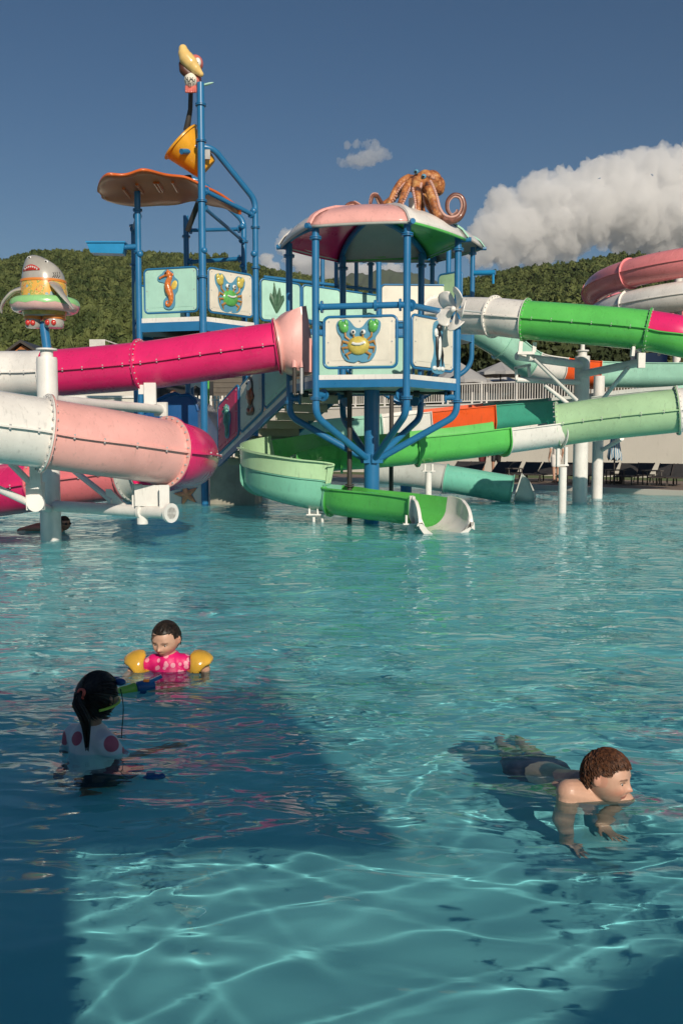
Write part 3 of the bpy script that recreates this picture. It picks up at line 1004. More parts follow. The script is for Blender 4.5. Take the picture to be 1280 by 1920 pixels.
# ---- white support columns with their arms
def pipe(a, b_, r, mt, parent, name, n=14):
    return MB().cyl(a, b_, r, n).build(name, mt, parent)
YC = 12.4
c = thing('support_column', at(97, 1010, YC), 'thick white steel column in the water carrying the shark figure', 'column')
x0 = at(96, 1000, YC).x
ztop = at(90, 670, YC).z
MB().lathe((x0, YC, 0), (0, 0, 1), [(-.5, .138), (ztop - .03, .138), (ztop, .13)], 28).build('column_shaft', M_WSTEEL, c)
MB().cyl((x0, YC, ztop), (x0, YC, ztop + .1), .085, 18).ring((x0, YC, ztop + .105), (0, 0, 1), .02, .14, .022, 24).build('top_flange', M_WSTEEL, c)
zb = at(96, 750, YC).z
e = at(302, 768, 15.6); e.z = zb
pipe((x0, YC, zb), e, .075, M_WSTEEL, c, 'support_arm')
d = (e - Vector((x0, YC, zb))).normalized()
MB().box(e + Vector((0, 0, .0)), (.05, .24, .24), d.to_track_quat('X', 'Z').to_matrix()).build('end_plate', M_WSTEEL, c)
MB().box(at(276, 762, 15.4), (.16, .12, .05)).box(at(282, 738, 15.35), (.2, .06, .36)).box(at(266, 728, 15.4), (.1, .05, .2)).build('slide_bracket', M_WSTEEL, c)
zb = at(96, 948, YC).z
e = at(322, 962, wy(962, zb)); e.z = zb
pipe((x0, YC, zb), e, .075, M_WSTEEL, c, 'support_arm')
MB().ring(e + (Vector((x0, YC, zb)) - e).normalized()*.02, e - Vector((x0, YC, zb)), 0.001, .12, .04).build('end_plate', M_WSTEEL, c)
mid = Vector((x0, YC, zb)).lerp(e, .78)
MB().cyl(mid, (mid.x, mid.y, zb - .16), .07, 14).ring(mid, e - mid, .07, .105, .05).build('pipe_stub', M_WSTEEL, c)
br = MB()
q1 = Vector((x0, YC, zb)).lerp(e, .95); q0 = Vector((x0, YC, zb)).lerp(e, .74)
for q in (q0, q1):
    br.beam(q + Vector((0, 0, .05)), q + Vector((0, 0, .34)), .04, .12, (1, 0, 0))
br.box((q0 + q1)/2 + Vector((0, .02, .2)), (abs(q1.x - q0.x), .02, .26))
br.build('slide_bracket', M_WSTEEL, c)
pipe(Vector((x0, YC, zb)).lerp(e, .55) + Vector((0, 0, .1)), Vector((x0 + .35, YC - .1, .95)), .04, M_WSTEEL, c, 'brace')
MB().prism([Vector((x0, YC, zb)).lerp(e, .5) + Vector((0, -.02, .06)), Vector((x0, YC, zb)).lerp(e, .66) + Vector((0, -.02, .06)), Vector((x0, YC, zb)).lerp(e, .53) + Vector((0, -.02, .26)), Vector((x0, YC, zb)).lerp(e, .49) + Vector((0, -.02, .26))], (0, .05, 0)).build('gusset', M_WSTEEL, c)
a = at(66, 925, 10.9)
MB().box(at(67, 930, 11.0), (.2, .1, .34)).cyl(at(67, 944, 10.9), at(67, 944, 11.1), .1, 18).box(at(68, 893, 10.85), (.13, .07, .3)).build('hanging_bracket', M_WSTEEL, c)
pipe(at(67, 945, 11.0), Vector((x0, YC, at(97, 955, YC).z)), .05, M_WSTEEL, c, 'support_arm')
pipe(at(-60, 890, 10.4), at(66, 948, 11.1), .045, M_WSTEEL, c, 'brace')
pipe(at(20, 868, 10.9), at(62, 910, 11.0), .04, M_WSTEEL, c, 'brace')
c0_ = c
YC = 20.5
c = thing('support_column', at(1088, 940, YC), 'tall white column under the high green slide with two arms', 'column')
x0 = at(1086, 930, YC).x; ztop = at(1090, 668, YC).z
MB().cyl((x0, YC, -.5), (x0, YC, ztop), .165, 28).build('column_shaft', M_WSTEEL, c)
MB().cyl((x0, YC, ztop), (x0, YC, ztop + .12), .1, 16).ring((x0, YC, ztop + .12), (0, 0, 1), .02, .14, .025).cyl((x0, YC, ztop + .1), (x0, YC, ztop + .5), .05, 12).build('top_flange', M_WSTEEL, c)
for (p1, p2, r1) in (((1088, 684, 20.4), (968, 668, 19.6), .085), ((1088, 702, 20.4), (1198, 680, 18.7), .085), ((1050, 740, 20.4), (1085, 715, 20.4), .0)):
    if r1:
        pipe(at(*p1), at(*p2), r1, M_WSTEEL, c, 'support_arm')
for (p1, p2) in (((1080, 750, 20.3), (1000, 672, 19.7)), ((1096, 790, 20.4), (1176, 690, 18.9)), ((1080, 770, 20.4), (1020, 722, 20.2))):
    pipe(at(*p1), at(*p2), .045, M_WSTEEL, c, 'brace')
pipe(at(966, 712, 20.3), at(1086, 717, 20.4), .06, M_WSTEEL, c, 'support_arm')
MB().beam(at(968, 712, 20.2), at(966, 690, 20.2), .06, .06, (0, 1, 0)).beam(at(992, 706, 20.2), at(990, 684, 20.2), .06, .06, (0, 1, 0)).beam(at(964, 690, 20.2), at(994, 684, 20.2), .06, .06).build('slide_bracket', M_WSTEEL, c)
MB().box(at(985, 662, 19.4), (.36, .1, .06)).beam(at(974, 664, 19.4), at(976, 640, 19.4), .05, .08, (1, 0, 0)).beam(at(1000, 660, 19.4), at(1002, 642, 19.4), .05, .08, (1, 0, 0)).build('slide_bracket', M_WSTEEL, c)
MB().box(at(1201, 676, 18.5), (.14, .1, .3)).beam(at(1184, 668, 18.5), at(1186, 650, 18.5), .12, .06, (1, 0, 0)).beam(at(1196, 660, 18.5), at(1210, 640, 18.5), .05, .08, (1, 0, 0)).build('slide_bracket', M_WSTEEL, c)
YC = 22.0
c = thing('support_column', at(1120, 930, YC), 'slimmer white column just right of the tall two armed one', 'column')
x0 = at(1118, 930, YC).x
MB().cyl((x0, YC, -.5), (x0, YC, at(1124, 705, YC).z), .13, 22).build('column_shaft', M_WSTEEL, c)
pipe(at(1126, 845, YC), at(1165, 822, 20.5), .05, M_WSTEEL, c, 'brace')
YC = 17.1
c = thing('support_column', at(1053, 962, YC), 'short white post with a bolted fork under the pale green tube', 'column')
x0 = at(1053, 955, YC).x
MB().cyl((x0, YC, -.5), (x0, YC, at(1053, 876, YC).z), .075, 18).build('column_shaft', M_WSTEEL, c)
MB().box(at(1045, 858, YC), (.05, .1, .34)).box(at(1060, 856, YC), (.05, .1, .36)).box(at(1053, 872, YC), (.22, .12, .03)).build('slide_bracket', M_WSTEEL, c)
# ================================================================== PLAY TOWERS
def hexv(cx, cy, R, a0, z, k):
    a = math.radians(a0 + 60*k)
    return Vector((cx + R*math.sin(a), cy - R*math.cos(a), z))

def rpanel(a, b_, z0a, z1a, z0b, z1b, inset, rad, thick, off, n=5):
    """rounded panel in the vertical plane through a and b (top and bottom may slope)"""
    a, b_ = Vector((a.x, a.y, 0)), Vector((b_.x, b_.y, 0))
    d = (b_ - a).normalized(); nr = Vector((d.y, -d.x, 0))
    L = (b_ - a).length
    pts = []
    for (u, w, su, sw) in ((inset, 0, 1, 1), (L - inset, 0, -1, 1), (L - inset, 1, -1, -1), (inset, 1, 1, -1)):
        arc = []
        zb0 = lambda u_: z0a + (z0b - z0a)*u_/L
        zb1 = lambda u_: z1a + (z1b - z1a)*u_/L
        base = (zb0(u) + inset) if w == 0 else (zb1(u) - inset)
        cu, cw = u + su*rad, base + sw*rad
        st = {(1, 1): math.pi, (-1, 1): 1.5*math.pi, (-1, -1): 0, (1, -1): .5*math.pi}[(su, sw)]
        slope = ((z0b - z0a) if w == 0 else (z1b - z1a))/L
        for j in range(n + 1):
            an = st + math.pi/2*j/n
            x = cu + rad*math.cos(an)
            arc.append(a + d*x + Vector((0, 0, cw + rad*math.sin(an) + slope*(x - u))))
        pts += arc
    return [p + nr*off for p in pts], nr*thick, d, nr

def panel(parent, a, b_, z0, z1, board, z0b=None, z1b=None, frame=M_BLUE, inset=.05, name='guard_panel', screws=True, fr=.022):
    z0b = z0 if z0b is None else z0b; z1b = z1 if z1b is None else z1b
    pts, th, d, nr = rpanel(a, b_, z0, z1, z0b, z1b, inset + .03, .07, .03, -.012)
    o = MB().prism(pts, th).build(name, board, parent)
    pts2, th2, d, nr = rpanel(a, b_, z0, z1, z0b, z1b, inset + .11, .02, .006, .0175)
    MB().prism(pts2, th2).build('raised_field', board, o)
    pf, _, _, _ = rpanel(a, b_, z0, z1, z0b, z1b, inset, .09, .03, 0)
    MB().tube(pf + [pf[0], pf[1]], fr, 10, caps=False).build('panel_frame', frame, o)
    if screws:
        mb = MB()
        q, _, _, _ = rpanel(a, b_, z0, z1, z0b, z1b, inset + .075, .01, .03, 0, 1)
        for p in q[::2]:
            mb.cyl(p + nr*.017, p + nr*.026, .013, 8)
        for i, j in ((1, 2), (3, 4), (5, 6), (7, 0)):
            p = (q[i] + q[j])/2
            mb.cyl(p + nr*.017, p + nr*.026, .013, 8)
        tag(mb.build('screws', M_STEEL, o), kind='stuff')
    return o, d, nr

def collar(mb, c, r, ax=(0, 0, 1)):
    mb.ring(Vector(c) - Vector(ax)*.014, ax, r - .01, r + .035, .018, 20)
    mb.ring(Vector(c) + Vector(ax)*.014, ax, r - .01, r + .035, .018, 20)

def relief(parent, c, d, nr, s, motif, mirror=1):
    """sea creature on a cut-out backing; c centre, d right, nr outwards, s half height"""
    up = Vector((0, 0, 1))
    def W(x, y, h):
        return c + d*(x*s*mirror) + up*(y*s) + nr*h
    Mx = Matrix((d, nr, up)).transposed()
    B = lambda mb, x, y, rx, ry, h=.03, th=.035, rot=0: mb.ball(W(x, y, h), (rx*s, th, ry*s), Mx @ Matrix.Rotation(rot, 3, 'Y'), 14, 9)
    back = None
    def backing(out, col):
        pts = [W(x, y, .024) for x, y in out]
        if mirror < 0: pts = pts[::-1]
        return MB().prism(pts, nr*.014).build(motif, col, parent)
    def smooth_out(P, n=4):
        P3 = [Vector((x, y, 0)) for x, y in P]
        q, _ = spline([P3[-1]] + P3 + [P3[0], P3[1]], n)
        return [(p.x, p.y) for p in q[n:-n]][:-1]
    return W, Mx, B, backing, smooth_out

M_BACK = paint('sea_blue_backing', (.10, .30, .44), rough=.4)
M_CRABY = paint('crab_yellow', (.62, .50, .10), rough=.3, coat=.4, var=.3, scale=12)
M_CRABG = paint('crab_green', (.12, .45, .10), rough=.3, coat=.4, var=.35, scale=14)
M_CRABO = paint('crab_leg_ochre', (.48, .24, .06), rough=.35, coat=.3, var=.3, scale=14)
M_HORSE = paint('seahorse_orange', (.75, .20, .035), rough=.3, coat=.4, var=.5, scale=16)
M_HFIN = paint('fin_yellow', (.75, .55, .10), rough=.35, var=.3, scale=20)
M_EYEW = paint('eye_white', (.75, .75, .72), rough=.2, var=.02, grime=0)
M_EYEB = paint('eye_black', (.01, .01, .012), rough=.15, var=.02, grime=0)
M_FISH = paint('fish_rust', (.45, .12, .05), rough=.3, coat=.3, var=.5, scale=18)
M_PENG = paint('penguin_black', (.02, .02, .022), rough=.3, coat=.3, var=.4, scale=14)
M_STAR = paint('starfish_orange', (.75, .30, .16), rough=.4, var=.4, scale=16)
M_SHGREEN = paint('seahorse_green', (.12, .35, .28), rough=.3, coat=.4, var=.4, scale=16)

def crab(parent, c, d, nr, s, body=M_CRABY, claw=M_CRABG, mirror=1):
    W, Mx, B, backing, so = relief(parent, c, d, nr, s, 'crab_relief', mirror)
    out = so([(-.5, .98), (-.15, .62), (.15, .62), (.5, .98), (.98, .88), (.98, .45), (.78, .1), (.82, -.4), (.62, -.85), (.2, -.98), (0, -.9), (-.2, -.98), (-.62, -.85), (-.82, -.4), (-.78, .1), (-.98, .45), (-.98, .88)])
    k = backing(out, M_BACK)
    B(MB(), 0, -.22, .52, .43, .04, .06).build('crab_body', body, k)
    for s_ in (-1, 1):
        mb = MB()
        B(mb, s_*.68, .62, .22, .27, .045, .05, s_*.3)
        mb.prism([W(s_*.60, .92, .09), W(s_*.72, .60, .09), W(s_*.80, .90, .09)], nr*.004) if False else None
        B(mb, s_*.56, .80, .10, .16, .05, .04, s_*.2); B(mb, s_*.84, .82, .09, .15, .05, .04, -s_*.3)
        mb.build('crab_claw', claw, k)
        MB().tube([W(s_*.42, .05, .04), W(s_*.6, .2, .05), W(s_*.62, .42, .045)], .05*s, 8).build('crab_arm', M_CRABO, k)
        for (x0, y0, x1, y1, x2, y2) in ((.45, -.1, .72, -.02, .78, -.22), (.45, -.3, .74, -.32, .68, -.55), (.32, -.5, .56, -.62, .44, -.84)):
            MB().tube([W(s_*x0, y0, .035), W(s_*x1, y1, .05), W(s_*x2, y2, .035)], [.07*s, .07*s, .03*s], 8).build('crab_leg', M_CRABO, k)
        MB().tube([W(s_*.2, .1, .05), W(s_*.22, .3, .06)], .045*s, 8).build('eye_stalk', M_CRABO, k)
        B(MB(), s_*.23, .38, .12, .12, .07, .04).build('crab_eye', M_EYEW, k)
        B(MB(), s_*.21, .38, .05, .06, .105, .015).build('pupil', M_EYEB, k)
    mb = MB().tube([W(-.26, -.12, .098), W(-.1, -.17, .104), (W(.1, -.17, .104)), W(.28, -.1, .098)], .022, 8)
    mb.build('crab_mouth', M_EYEW, k)
    return k

def seahorse(parent, c, d, nr, s, col=M_HORSE, fin=M_HFIN, mirror=1):
    W, Mx, B, backing, so = relief(parent, c, d, nr, s, 'seahorse_relief', mirror)
    out = so([(-.15, .98), (.2, .9), (.32, .6), (.52, .4), (.5, -.05), (.35, -.3), (.32, -.8), (.1, -1.0), (-.25, -.92), (-.3, -.55), (-.1, -.3), (-.25, 0), (-.22, .3), (-.55, .42), (-.62, .62), (-.38, .8)])
    k = backing(out, M_BACK)
    path = [(-.02, .78), (.08, .6), (0, .42), (-.06, .2), (.0, -.05), (.1, -.3), (.12, -.55), (.02, -.78), (-.12, -.78), (-.14, -.62), (-.04, -.58)]
    P3, _ = spline([W(x, y, .04) for x, y in path], 5)
    n_ = len(P3)
    R = np.interp(np.linspace(0, 1, n_), [0, .1, .3, .42, .6, .8, 1], [.12, .15, .2, .23, .14, .08, .03])*s*.85
    MB().tube(P3, list(R), 12).build('seahorse_body', col, k)
    mb = MB(); B(mb, -.05, .76, .18, .15, .05, .045); mb.tube([W(-.1, .72, .05), W(-.46, .58, .05)], [.08*s, .05*s], 10); B(mb, -.46, .58, .07, .07, .05, .03)
    for j in range(4): B(mb, -.05 + .09*j, .93 - .07*j, .05, .07, .04, .02)
    mb.build('seahorse_head', col, k)
    mb = MB(); B(mb, .3, .2, .16, .24, .035, .02, .4); mb.build('seahorse_fin', fin, k)
    B(MB(), -.1, .79, .05, .05, .095, .012).build('eye', M_EYEB, k)
    mb = MB()
    for j in range(8):
        i = int(n_*(.22 + .07*j)); mb.ring(P3[i], P3[min(i+1, n_-1)] - P3[i-1], R[i]*.9, R[i]*1.06, .012, 12)
    mb.build('body_ridge', col, k)
    return k

def fish(parent, c, d, nr, s, mirror=1):
    W, Mx, B, backing, so = relief(parent, c, d, nr, s, 'fish_relief', mirror)
    k = backing(so([(0, 1), (.32, .7), (.36, .2), (.5, -.05), (.3, -.4), (.52, -.75), (.3, -1), (-.35, -1), (-.45, -.8), (-.2, -.45), (-.45, -.1), (-.38, .2), (-.3, .7)]), M_PENG)
    B(MB(), 0, .1, .28, .62, .04, .05).build('fish_body', M_FISH, k)
    B(MB(), .05, .5, .2, .32, .055, .045).build('fish_face', M_EYEW, k)
    mb = MB(); B(mb, .22, -.76, .24, .12, .04, .025, -.5); B(mb, -.18, -.78, .24, .12, .04, .025, .5); mb.build('fish_tail', M_FISH, k)
    B(MB(), .33, .02, .12, .22, .04, .02, -.4).build('fish_fin', M_FISH, k)
    B(MB(), -.31, .02, .1, .2, .04, .02, .4).build('fish_fin', M_FISH, k)
    B(MB(), .0, .62, .06, .06, .1, .015).build('eye', M_EYEB, k)
    return k

def penguin(parent, c, d, nr, s, mirror=1):
    W, Mx, B, backing, so = relief(parent, c, d, nr, s, 'penguin_relief', mirror)
    k = backing(so([(0, 1), (.28, .85), (.3, .4), (.22, 0), (.3, -.35), (.46, -.75), (.3, -1), (-.3, -1), (-.46, -.75), (-.3, -.35), (-.26, 0), (-.36, .4), (-.3, .85)]), M_BACK)
    B(MB(), 0, .05, .2, .66, .04, .05).build('penguin_body', M_PENG, k)
    B(MB(), -.02, -.02, .11, .5, .06, .04).build('penguin_belly', M_EYEW, k)
    B(MB(), 0, .72, .14, .15, .05, .05).build('penguin_head', M_PENG, k)
    B(MB(), -.2, .52, .1, .17, .05, .03).build('flipper', M_EYEW, k)
    MB().tube([W(.1, .2, .05), W(.24, -.3, .05), W(.28, -.7, .04)], [.05*s, .06*s, .03*s], 8).build('flipper', M_PENG, k)
    MB().tube([W(-.06, -.5, .05), W(-.05, -.78, .04)], [.1*s, .06*s], 8).build('leg', M_PENG, k)
    for x in (-.26, .02, .28):
        B(MB(), x, -.82, .13, .09, .045, .03).build('foot', M_EYEW, k)
    return k

# ------------------------------------------------------------------ front platform
FX, FY, FR, FA = at(697, 700, 15.5).x, 15.5, 1.43, -40
tower = thing('play_platform', (FX, FY, -.5), 'six sided blue play platform with a pink white and green dome roof', 'play platform')
MB().cyl((FX, FY, -.52), (FX, FY, 2.3), .132, 32).build('centre_column', M_BLUE, tower)
DK = 2.38
hx = lambda R, z, k: hexv(FX, FY, R, FA, z, k)
MB().prism([hx(FR - .02, DK - .17, k) for k in range(6)], (0, 0, .17)).build('deck', M_GREY, tower, smooth=0)
for k in range(6):
    a, b_ = hx(FR, 0, k), hx(FR, 0, k+1)
    d = (b_ - a).normalized(); a2, b2 = a + d*.05, b_ - d*.05
    MB().beam((a2.x, a2.y, DK - .035), (b2.x, b2.y, DK - .035), .03, .075).build('deck_edge_strip', M_WHITE, tower, smooth=0)
    MB().beam((a2.x, a2.y, DK - .135), (b2.x, b2.y, DK - .135), .04, .12).build('deck_edge_beam', M_BLUE, tower, smooth=0)
EAVE = 4.66
PR = .058
for k in range(6):
    p = hx(FR, 0, k)
    zb = 1.78 if k != 0 else 1.74
    inn = hx(.14, 1.06, k)
    pts = bend([(p.x, p.y, EAVE + .05), (p.x, p.y, zb), inn], .17, 7)
    post = MB().tube(pts, PR, 16, up=(math.cos(k), math.sin(k), .1)).build('post', M_BLUE, tower)
    mb = MB()
    collar(mb, (p.x, p.y, EAVE - .16), PR); collar(mb, (p.x, p.y, 2.02), PR)
    mb.build('collar', M_BLUE, post)
    MB().box(inn, (.1, .1, .16)).build('post_foot', M_BLUE, post)
    q = hx(FR - .18, 2.08, k)
    MB().cyl((p.x, p.y, 2.08), q, .05, 14).ring(q, (q - Vector((p.x, p.y, 2.08))), .001, .1, .03, 18).build('deck_bracket', M_BLUE, post)
# guard rail and panels (front and right-front sides)
mb_t = lambda a, b_, r, nm, mt=M_BLUE: MB().cyl(a, b_, r, 14).build(nm, mt, tower)
v = [hx(FR, 0, k) for k in range(6)]
o, d, nr = panel(tower, v[0] + (v[1]-v[0]).normalized()*.08, v[1] - (v[1]-v[0]).normalized()*.1, DK + .06, 3.33, M_CREAM)
mid = (v[0] + v[1])/2 + Vector((-.03, 0, 2.9))
crab(o, mid + nr*.0, d, nr, .34)
o, d, nr = panel(tower, v[1] + (v[2]-v[1]).normalized()*.08, v[2] - (v[2]-v[1]).normalized()*.08, DK + .06, 3.36, M_CREAM)
penguin(o, (v[1] + v[2])/2 + Vector((0, 0, 2.86)) + d*.1, d, nr, .42)
for k, z in ((0, 3.44), (1, 3.44), (3, 3.44), (4, 3.44)):
    a, b_ = v[k] + Vector((0, 0, z)), v[(k+1) % 6] + Vector((0, 0, z))
    rl = mb_t(a, b_, .05, 'hand_rail')
    d = (b_ - a).normalized(); m2 = MB()
    m2.ring(a + d*.1, d, .03, .095, .03, 18); m2.ring(b_ - d*.1, d, .03, .095, .03, 18)
    if k == 0:
        m2.ring(a + d*.95, d, .03, .085, .05, 18)
    m2.build('rail_flange', M_BLUE, rl)
for k in (3, 4):
    panel(tower, v[k] + (v[(k+1) % 6]-v[k]).normalized()*.08, v[(k+1) % 6] - (v[(k+1) % 6]-v[k]).normalized()*.08, DK + .06, 3.3, M_MINTB, screws=False)
# roof
RR = 1.57
def roof(parent, cx, cy, R, a0, ze, H, outer, inner, ribm=M_BLUE, nseg=8):
    prof = [(1.0, -.05), (1.012, -.02), (.995, .02), (.95, .13), (.88, .22), (.78, .31), (.62, .41), (.42, .475), (.2, .515), (.04, .525)]
    for k in range(6):
        a, b_ = math.radians(a0 + 60*k), math.radians(a0 + 60*k + 60)
        for mt, off, nm in ((outer[k], 0, 'roof_panel'), (inner[k], -.028, 'roof_underside')):
            mb = MB(); V = []
            for (f, z) in prof:
                for j in range(nseg + 1):
                    u = j/nseg
                    g_ = .012 if f > .1 else 0
                    u2 = g_ + (1 - 2*g_)*u
                    A = Vector((math.sin(a), -math.cos(a), 0))*R*f; B_ = Vector((math.sin(b_), -math.cos(b_), 0))*R*f
                    p = A.lerp(B_, u2)
                    bulge = 1 + .03*math.sin(math.pi*u)
                    hgt = z*H/.525 + (.035*math.sin(math.pi*u)*f if z > 0 else 0)
                    V.append(Vector((cx, cy, ze)) + p*bulge + Vector((0, 0, hgt + off)))
            Fc = []
            for i in range(len(prof) - 1):
                for j in range(nseg):
                    q = i*(nseg+1) + j
                    Fc.append((q, q+1, q+nseg+2, q+nseg+1))
            o = mb.add(V, Fc).build(nm, mt, parent, smooth=60)
            sol = o.modifiers.new('thick', 'SOLIDIFY'); sol.thickness = .018 if off == 0 else .008; sol.offset = -1
    for k in range(6):
        a = math.radians(a0 + 60*k)
        D = Vector((math.sin(a), -math.cos(a), 0))
        pts = [Vector((cx, cy, ze)) + D*R*f*.985 + Vector((0, 0, z*H/.525 - .075)) for f, z in prof[2:]]
        MB().tube(pts, .05, 8).build('roof_rib', ribm, parent)
        pts = [Vector((cx, cy, ze)) + D*R*f*1.004 + Vector((0, 0, z*H/.525 + .004)) for f, z in prof]
        nrm = Vector((D.y, -D.x, 0))
        mb = MB(); V = []
        for p in pts:
            V += [p + nrm*.055 - Vector((0, 0, .01)), p + nrm*.04 + D*.012 + Vector((0, 0, .02)), p - nrm*.04 + D*.012 + Vector((0, 0, .02)), p - nrm*.055 - Vector((0, 0, .01))]
        Fc = []
        for i in range(len(pts) - 1):
            for j in range(4):
                j2 = (j+1) % 4
                Fc.append((i*4+j, i*4+j2, i*4+4+j2, i*4+4+j))
        mb.add(V, Fc).build('joint_cap', outer[k], parent)
        MB().cyl(pts[1] - D*.2 - Vector((0, 0, .03)), pts[1] + D*.05 - Vector((0, 0, .03)), .042, 14).build('rib_end_cap', M_BLUE, parent)
roof(tower, FX, FY, RR, FA, EAVE + .04, .46,
     [M_PINK, M_WHITE, M_MINT, M_GREEN, M_WHITE, M_WHITE], [M_GREY, M_GREEN, M_GREEN, M_GREY, M_MAG, M_GREY])
dk = thing('drain_pipe', at(655, 975, 15.6), 'thin black vertical pipe standing in the pool beside the blue column', 'pipe')
x_ = at(655, 940, 15.4).x
MB().cyl((x_, 15.4, -.5), (x_, 15.4, 2.2), .042, 12).build('pipe_run', M_DARK, dk)
mb = MB(); [collar(mb, (x_, 15.4, z), .042) for z in (1.72, .6)]; mb.build('pipe_collar', M_DARK, dk)
dk = thing('drain_pipe', at(733, 900, 16.6), 'thin black pipe standing behind the blue column near the flume', 'pipe')
x_ = at(733, 900, 18.5).x
MB().cyl((x_, 18.5, -.5), (x_, 18.5, 2.4), .045, 12).build('pipe_run', M_DARK, dk)
mb = MB()
for (px, py) in ((573, 737), (650, 738), (780, 737), (838, 737), (748, 738)):
    c_ = at(px, py, 15.6)
    mb.cyl(c_ - Vector((.05, 0, 0)), c_ + Vector((.05, 0, 0)), .07, 14)
    mb.cyl(c_, c_ + Vector((0, 0, .16)), .03, 8)
mb.build('water_valve', M_BLACK, tower)
MB().cyl(at(600, 733, 15.6), at(840, 738, 15.7), .022, 8).build('water_line', M_DARK, tower)

# pinwheel on the right-hand rail
pc = at(853, 580, 14.6)
pw_ = thing('water_pinwheel', pc, 'white five bladed pinwheel turning at the right rail of the platform', 'pinwheel')
axis = (Vector((0.0, 0, 0)) - Vector((pc.x, pc.y, 0))).normalized()
axis = Matrix.Rotation(math.radians(-48), 3, 'Z') @ axis
sx = axis.cross(Vector((0, 0, 1))).normalized() * -1
uz = Vector((0, 0, 1))
for k in range(5):
    a0 = math.radians(90 + 72*k + 12)
    V, Fc = [], []
    nu, nv = 14, 7
    for i in range(nu + 1):
        u = i/nu
        for j in range(nv + 1):
            w = j/nv
            an = a0 + math.radians(72)*w*(.35 + .6*u)
            rr_ = .34*u*(1 - .18*(w - .5)**2*4*u) + .01
            curl = .13*math.sin(w*math.pi*.95)*u**.8 + .10*(1 - w)**2*u**2
            V.append(pc + (sx*math.cos(an) + uz*math.sin(an))*rr_ + axis*(curl - .03))
    for i in range(nu):
        for j in range(nv):
            q = i*(nv+1) + j
            Fc.append((q, q+1, q+nv+2, q+nv+1))
    o = MB().add(V, Fc).build('blade', M_WHITE, pw_, smooth=60)
    sol = o.modifiers.new('thick', 'SOLIDIFY'); sol.thickness = .018
MB().ball(pc + axis*.05, .05).build('hub', M_WHITE, pw_)
MB().cyl(pc - axis*.55, pc + axis*.1, .018, 10).build('axle', M_STEEL, pw_)
MB().beam(pc - sx*.42 + axis*-.12 + uz*.02, pc - sx*.05 - axis*.1, .03, .03).build('mounting_bar', M_BLUE, pw_)

# ------------------------------------------------------------------ stairs
s0, s1 = at(548, 737, 15.7), at(410, 862, 18.6)
s0.z, s1.z = 2.24, .98
dv = s1 - s0; dh = Vector((dv.x, dv.y, 0)).normalized(); wv = Vector((-dh.y, dh.x, 0))
if wv.x < 0: wv = -wv
SW = .92
stair = thing('staircase', s1, 'staircase with blue stringers going down left behind the platform', 'staircase')
for o_, nm in ((0, 1), (SW, 0)):
    for z, h, mt, n_ in ((0.02, .09, M_WHITE, 'stringer_strip'), (-.085, .11, M_BLUE, 'stringer')):
        MB().beam(s0 + wv*o_ + Vector((0, 0, z)), s1 + wv*o_ + Vector((0, 0, z)), .05, h).build(n_, mt, stair, smooth=0)
M_TREAD = paint('tread_board', (.42, .40, .30), rough=.7, var=.15)
for k in range(9):
    c = s0.lerp(s1, (k + .5)/9) + wv*SW/2 + Vector((0, 0, -.03))
    MB().box(c, ((s1-s0).length/9*.98, SW - .06, .035), Matrix.Rotation(math.atan2(dh.y, dh.x), 3, 'Z')).build('tread', M_TREAD, stair, smooth=0)
    MB().box(c - dh*(s1-s0).length/18 + Vector((0, 0, -.07)), (.02, SW - .07, .12), Matrix.Rotation(math.atan2(dh.y, dh.x), 3, 'Z')).build('riser', M_TREAD, stair, smooth=0)
L3 = (s1 - s0)
def spanel(f0, f1, board, h=.92):
    a, b_ = s0 + L3*f0, s0 + L3*f1
    nonlocal_off = -wv*.03
    a, b_ = b_ + nonlocal_off, a + nonlocal_off
    return panel(stair, a, b_, a.z + .06, a.z + h, board, b_.z + .06, b_.z + h, inset=.02), a, b_
(o, d, nr), a, b_ = spanel(.66, .98, M_MAG, 1.08)
seahorse(o, (a + b_)/2 + Vector((0, 0, .55)), d, nr, .34, M_SHGREEN, M_SHGREEN, 1)
(o, d, nr), a, b_ = spanel(.33, .645, M_CREAM, 1.0)
fish(o, (a + b_)/2 + Vector((0, 0, .58)), d, nr, .36)
(o, d, nr), a, b_ = spanel(.0, .315, M_MINTB, .95)
cb = thing('concrete_base', at(425, 945, 19.8), 'weathered concrete landing block under the foot of the stairs', 'concrete block')
a, b_ = at(395, 945, 19.8), at(478, 945, 19.6)
MB().prism([(a.x, 19.75, -.5), (b_.x, 19.6, -.5), (b_.x, 21.5, -.5), (a.x, 21.5, -.5)], (0, 0, 1.44)).build('block', M_CONC, cb, smooth=0)
MB().prism([(a.x - .05, 19.7, .945), (b_.x + .05, 19.55, .945), (b_.x + .05, 21.5, .945), (a.x - .05, 21.5, .945)], (0, 0, .05)).build('landing_slab', M_BLUE, cb, smooth=0)
sw = thing('low_wall', at(320, 945, 19.9), 'low white wall at the water with an orange starfish on it', 'wall')
a, b_ = at(258, 945, 19.95), at(383, 945, 19.95)
MB().prism([(a.x, 19.95, -.5), (b_.x, 19.95, -.5), (b_.x, 20.2, -.5), (a.x, 20.2, -.5)], (0, 0, 1.06)).build('wall_body', M_WHITE, sw, smooth=0)
c = at(350, 927, 19.93); k_ = Vector((1, 0, 0))
def star(R, r, rot, y):
    out = []
    for i in range(10):
        an = math.radians(90 + rot + 36*i); rr_ = R if i % 2 == 0 else r
        out.append(c + Vector((rr_*math.cos(an), y, rr_*math.sin(an))))
    return out
bk = MB().prism(star(.30, .13, 14, 0), (0, -.015, 0)).build('starfish_relief', M_BACK, sw)
mb = MB()
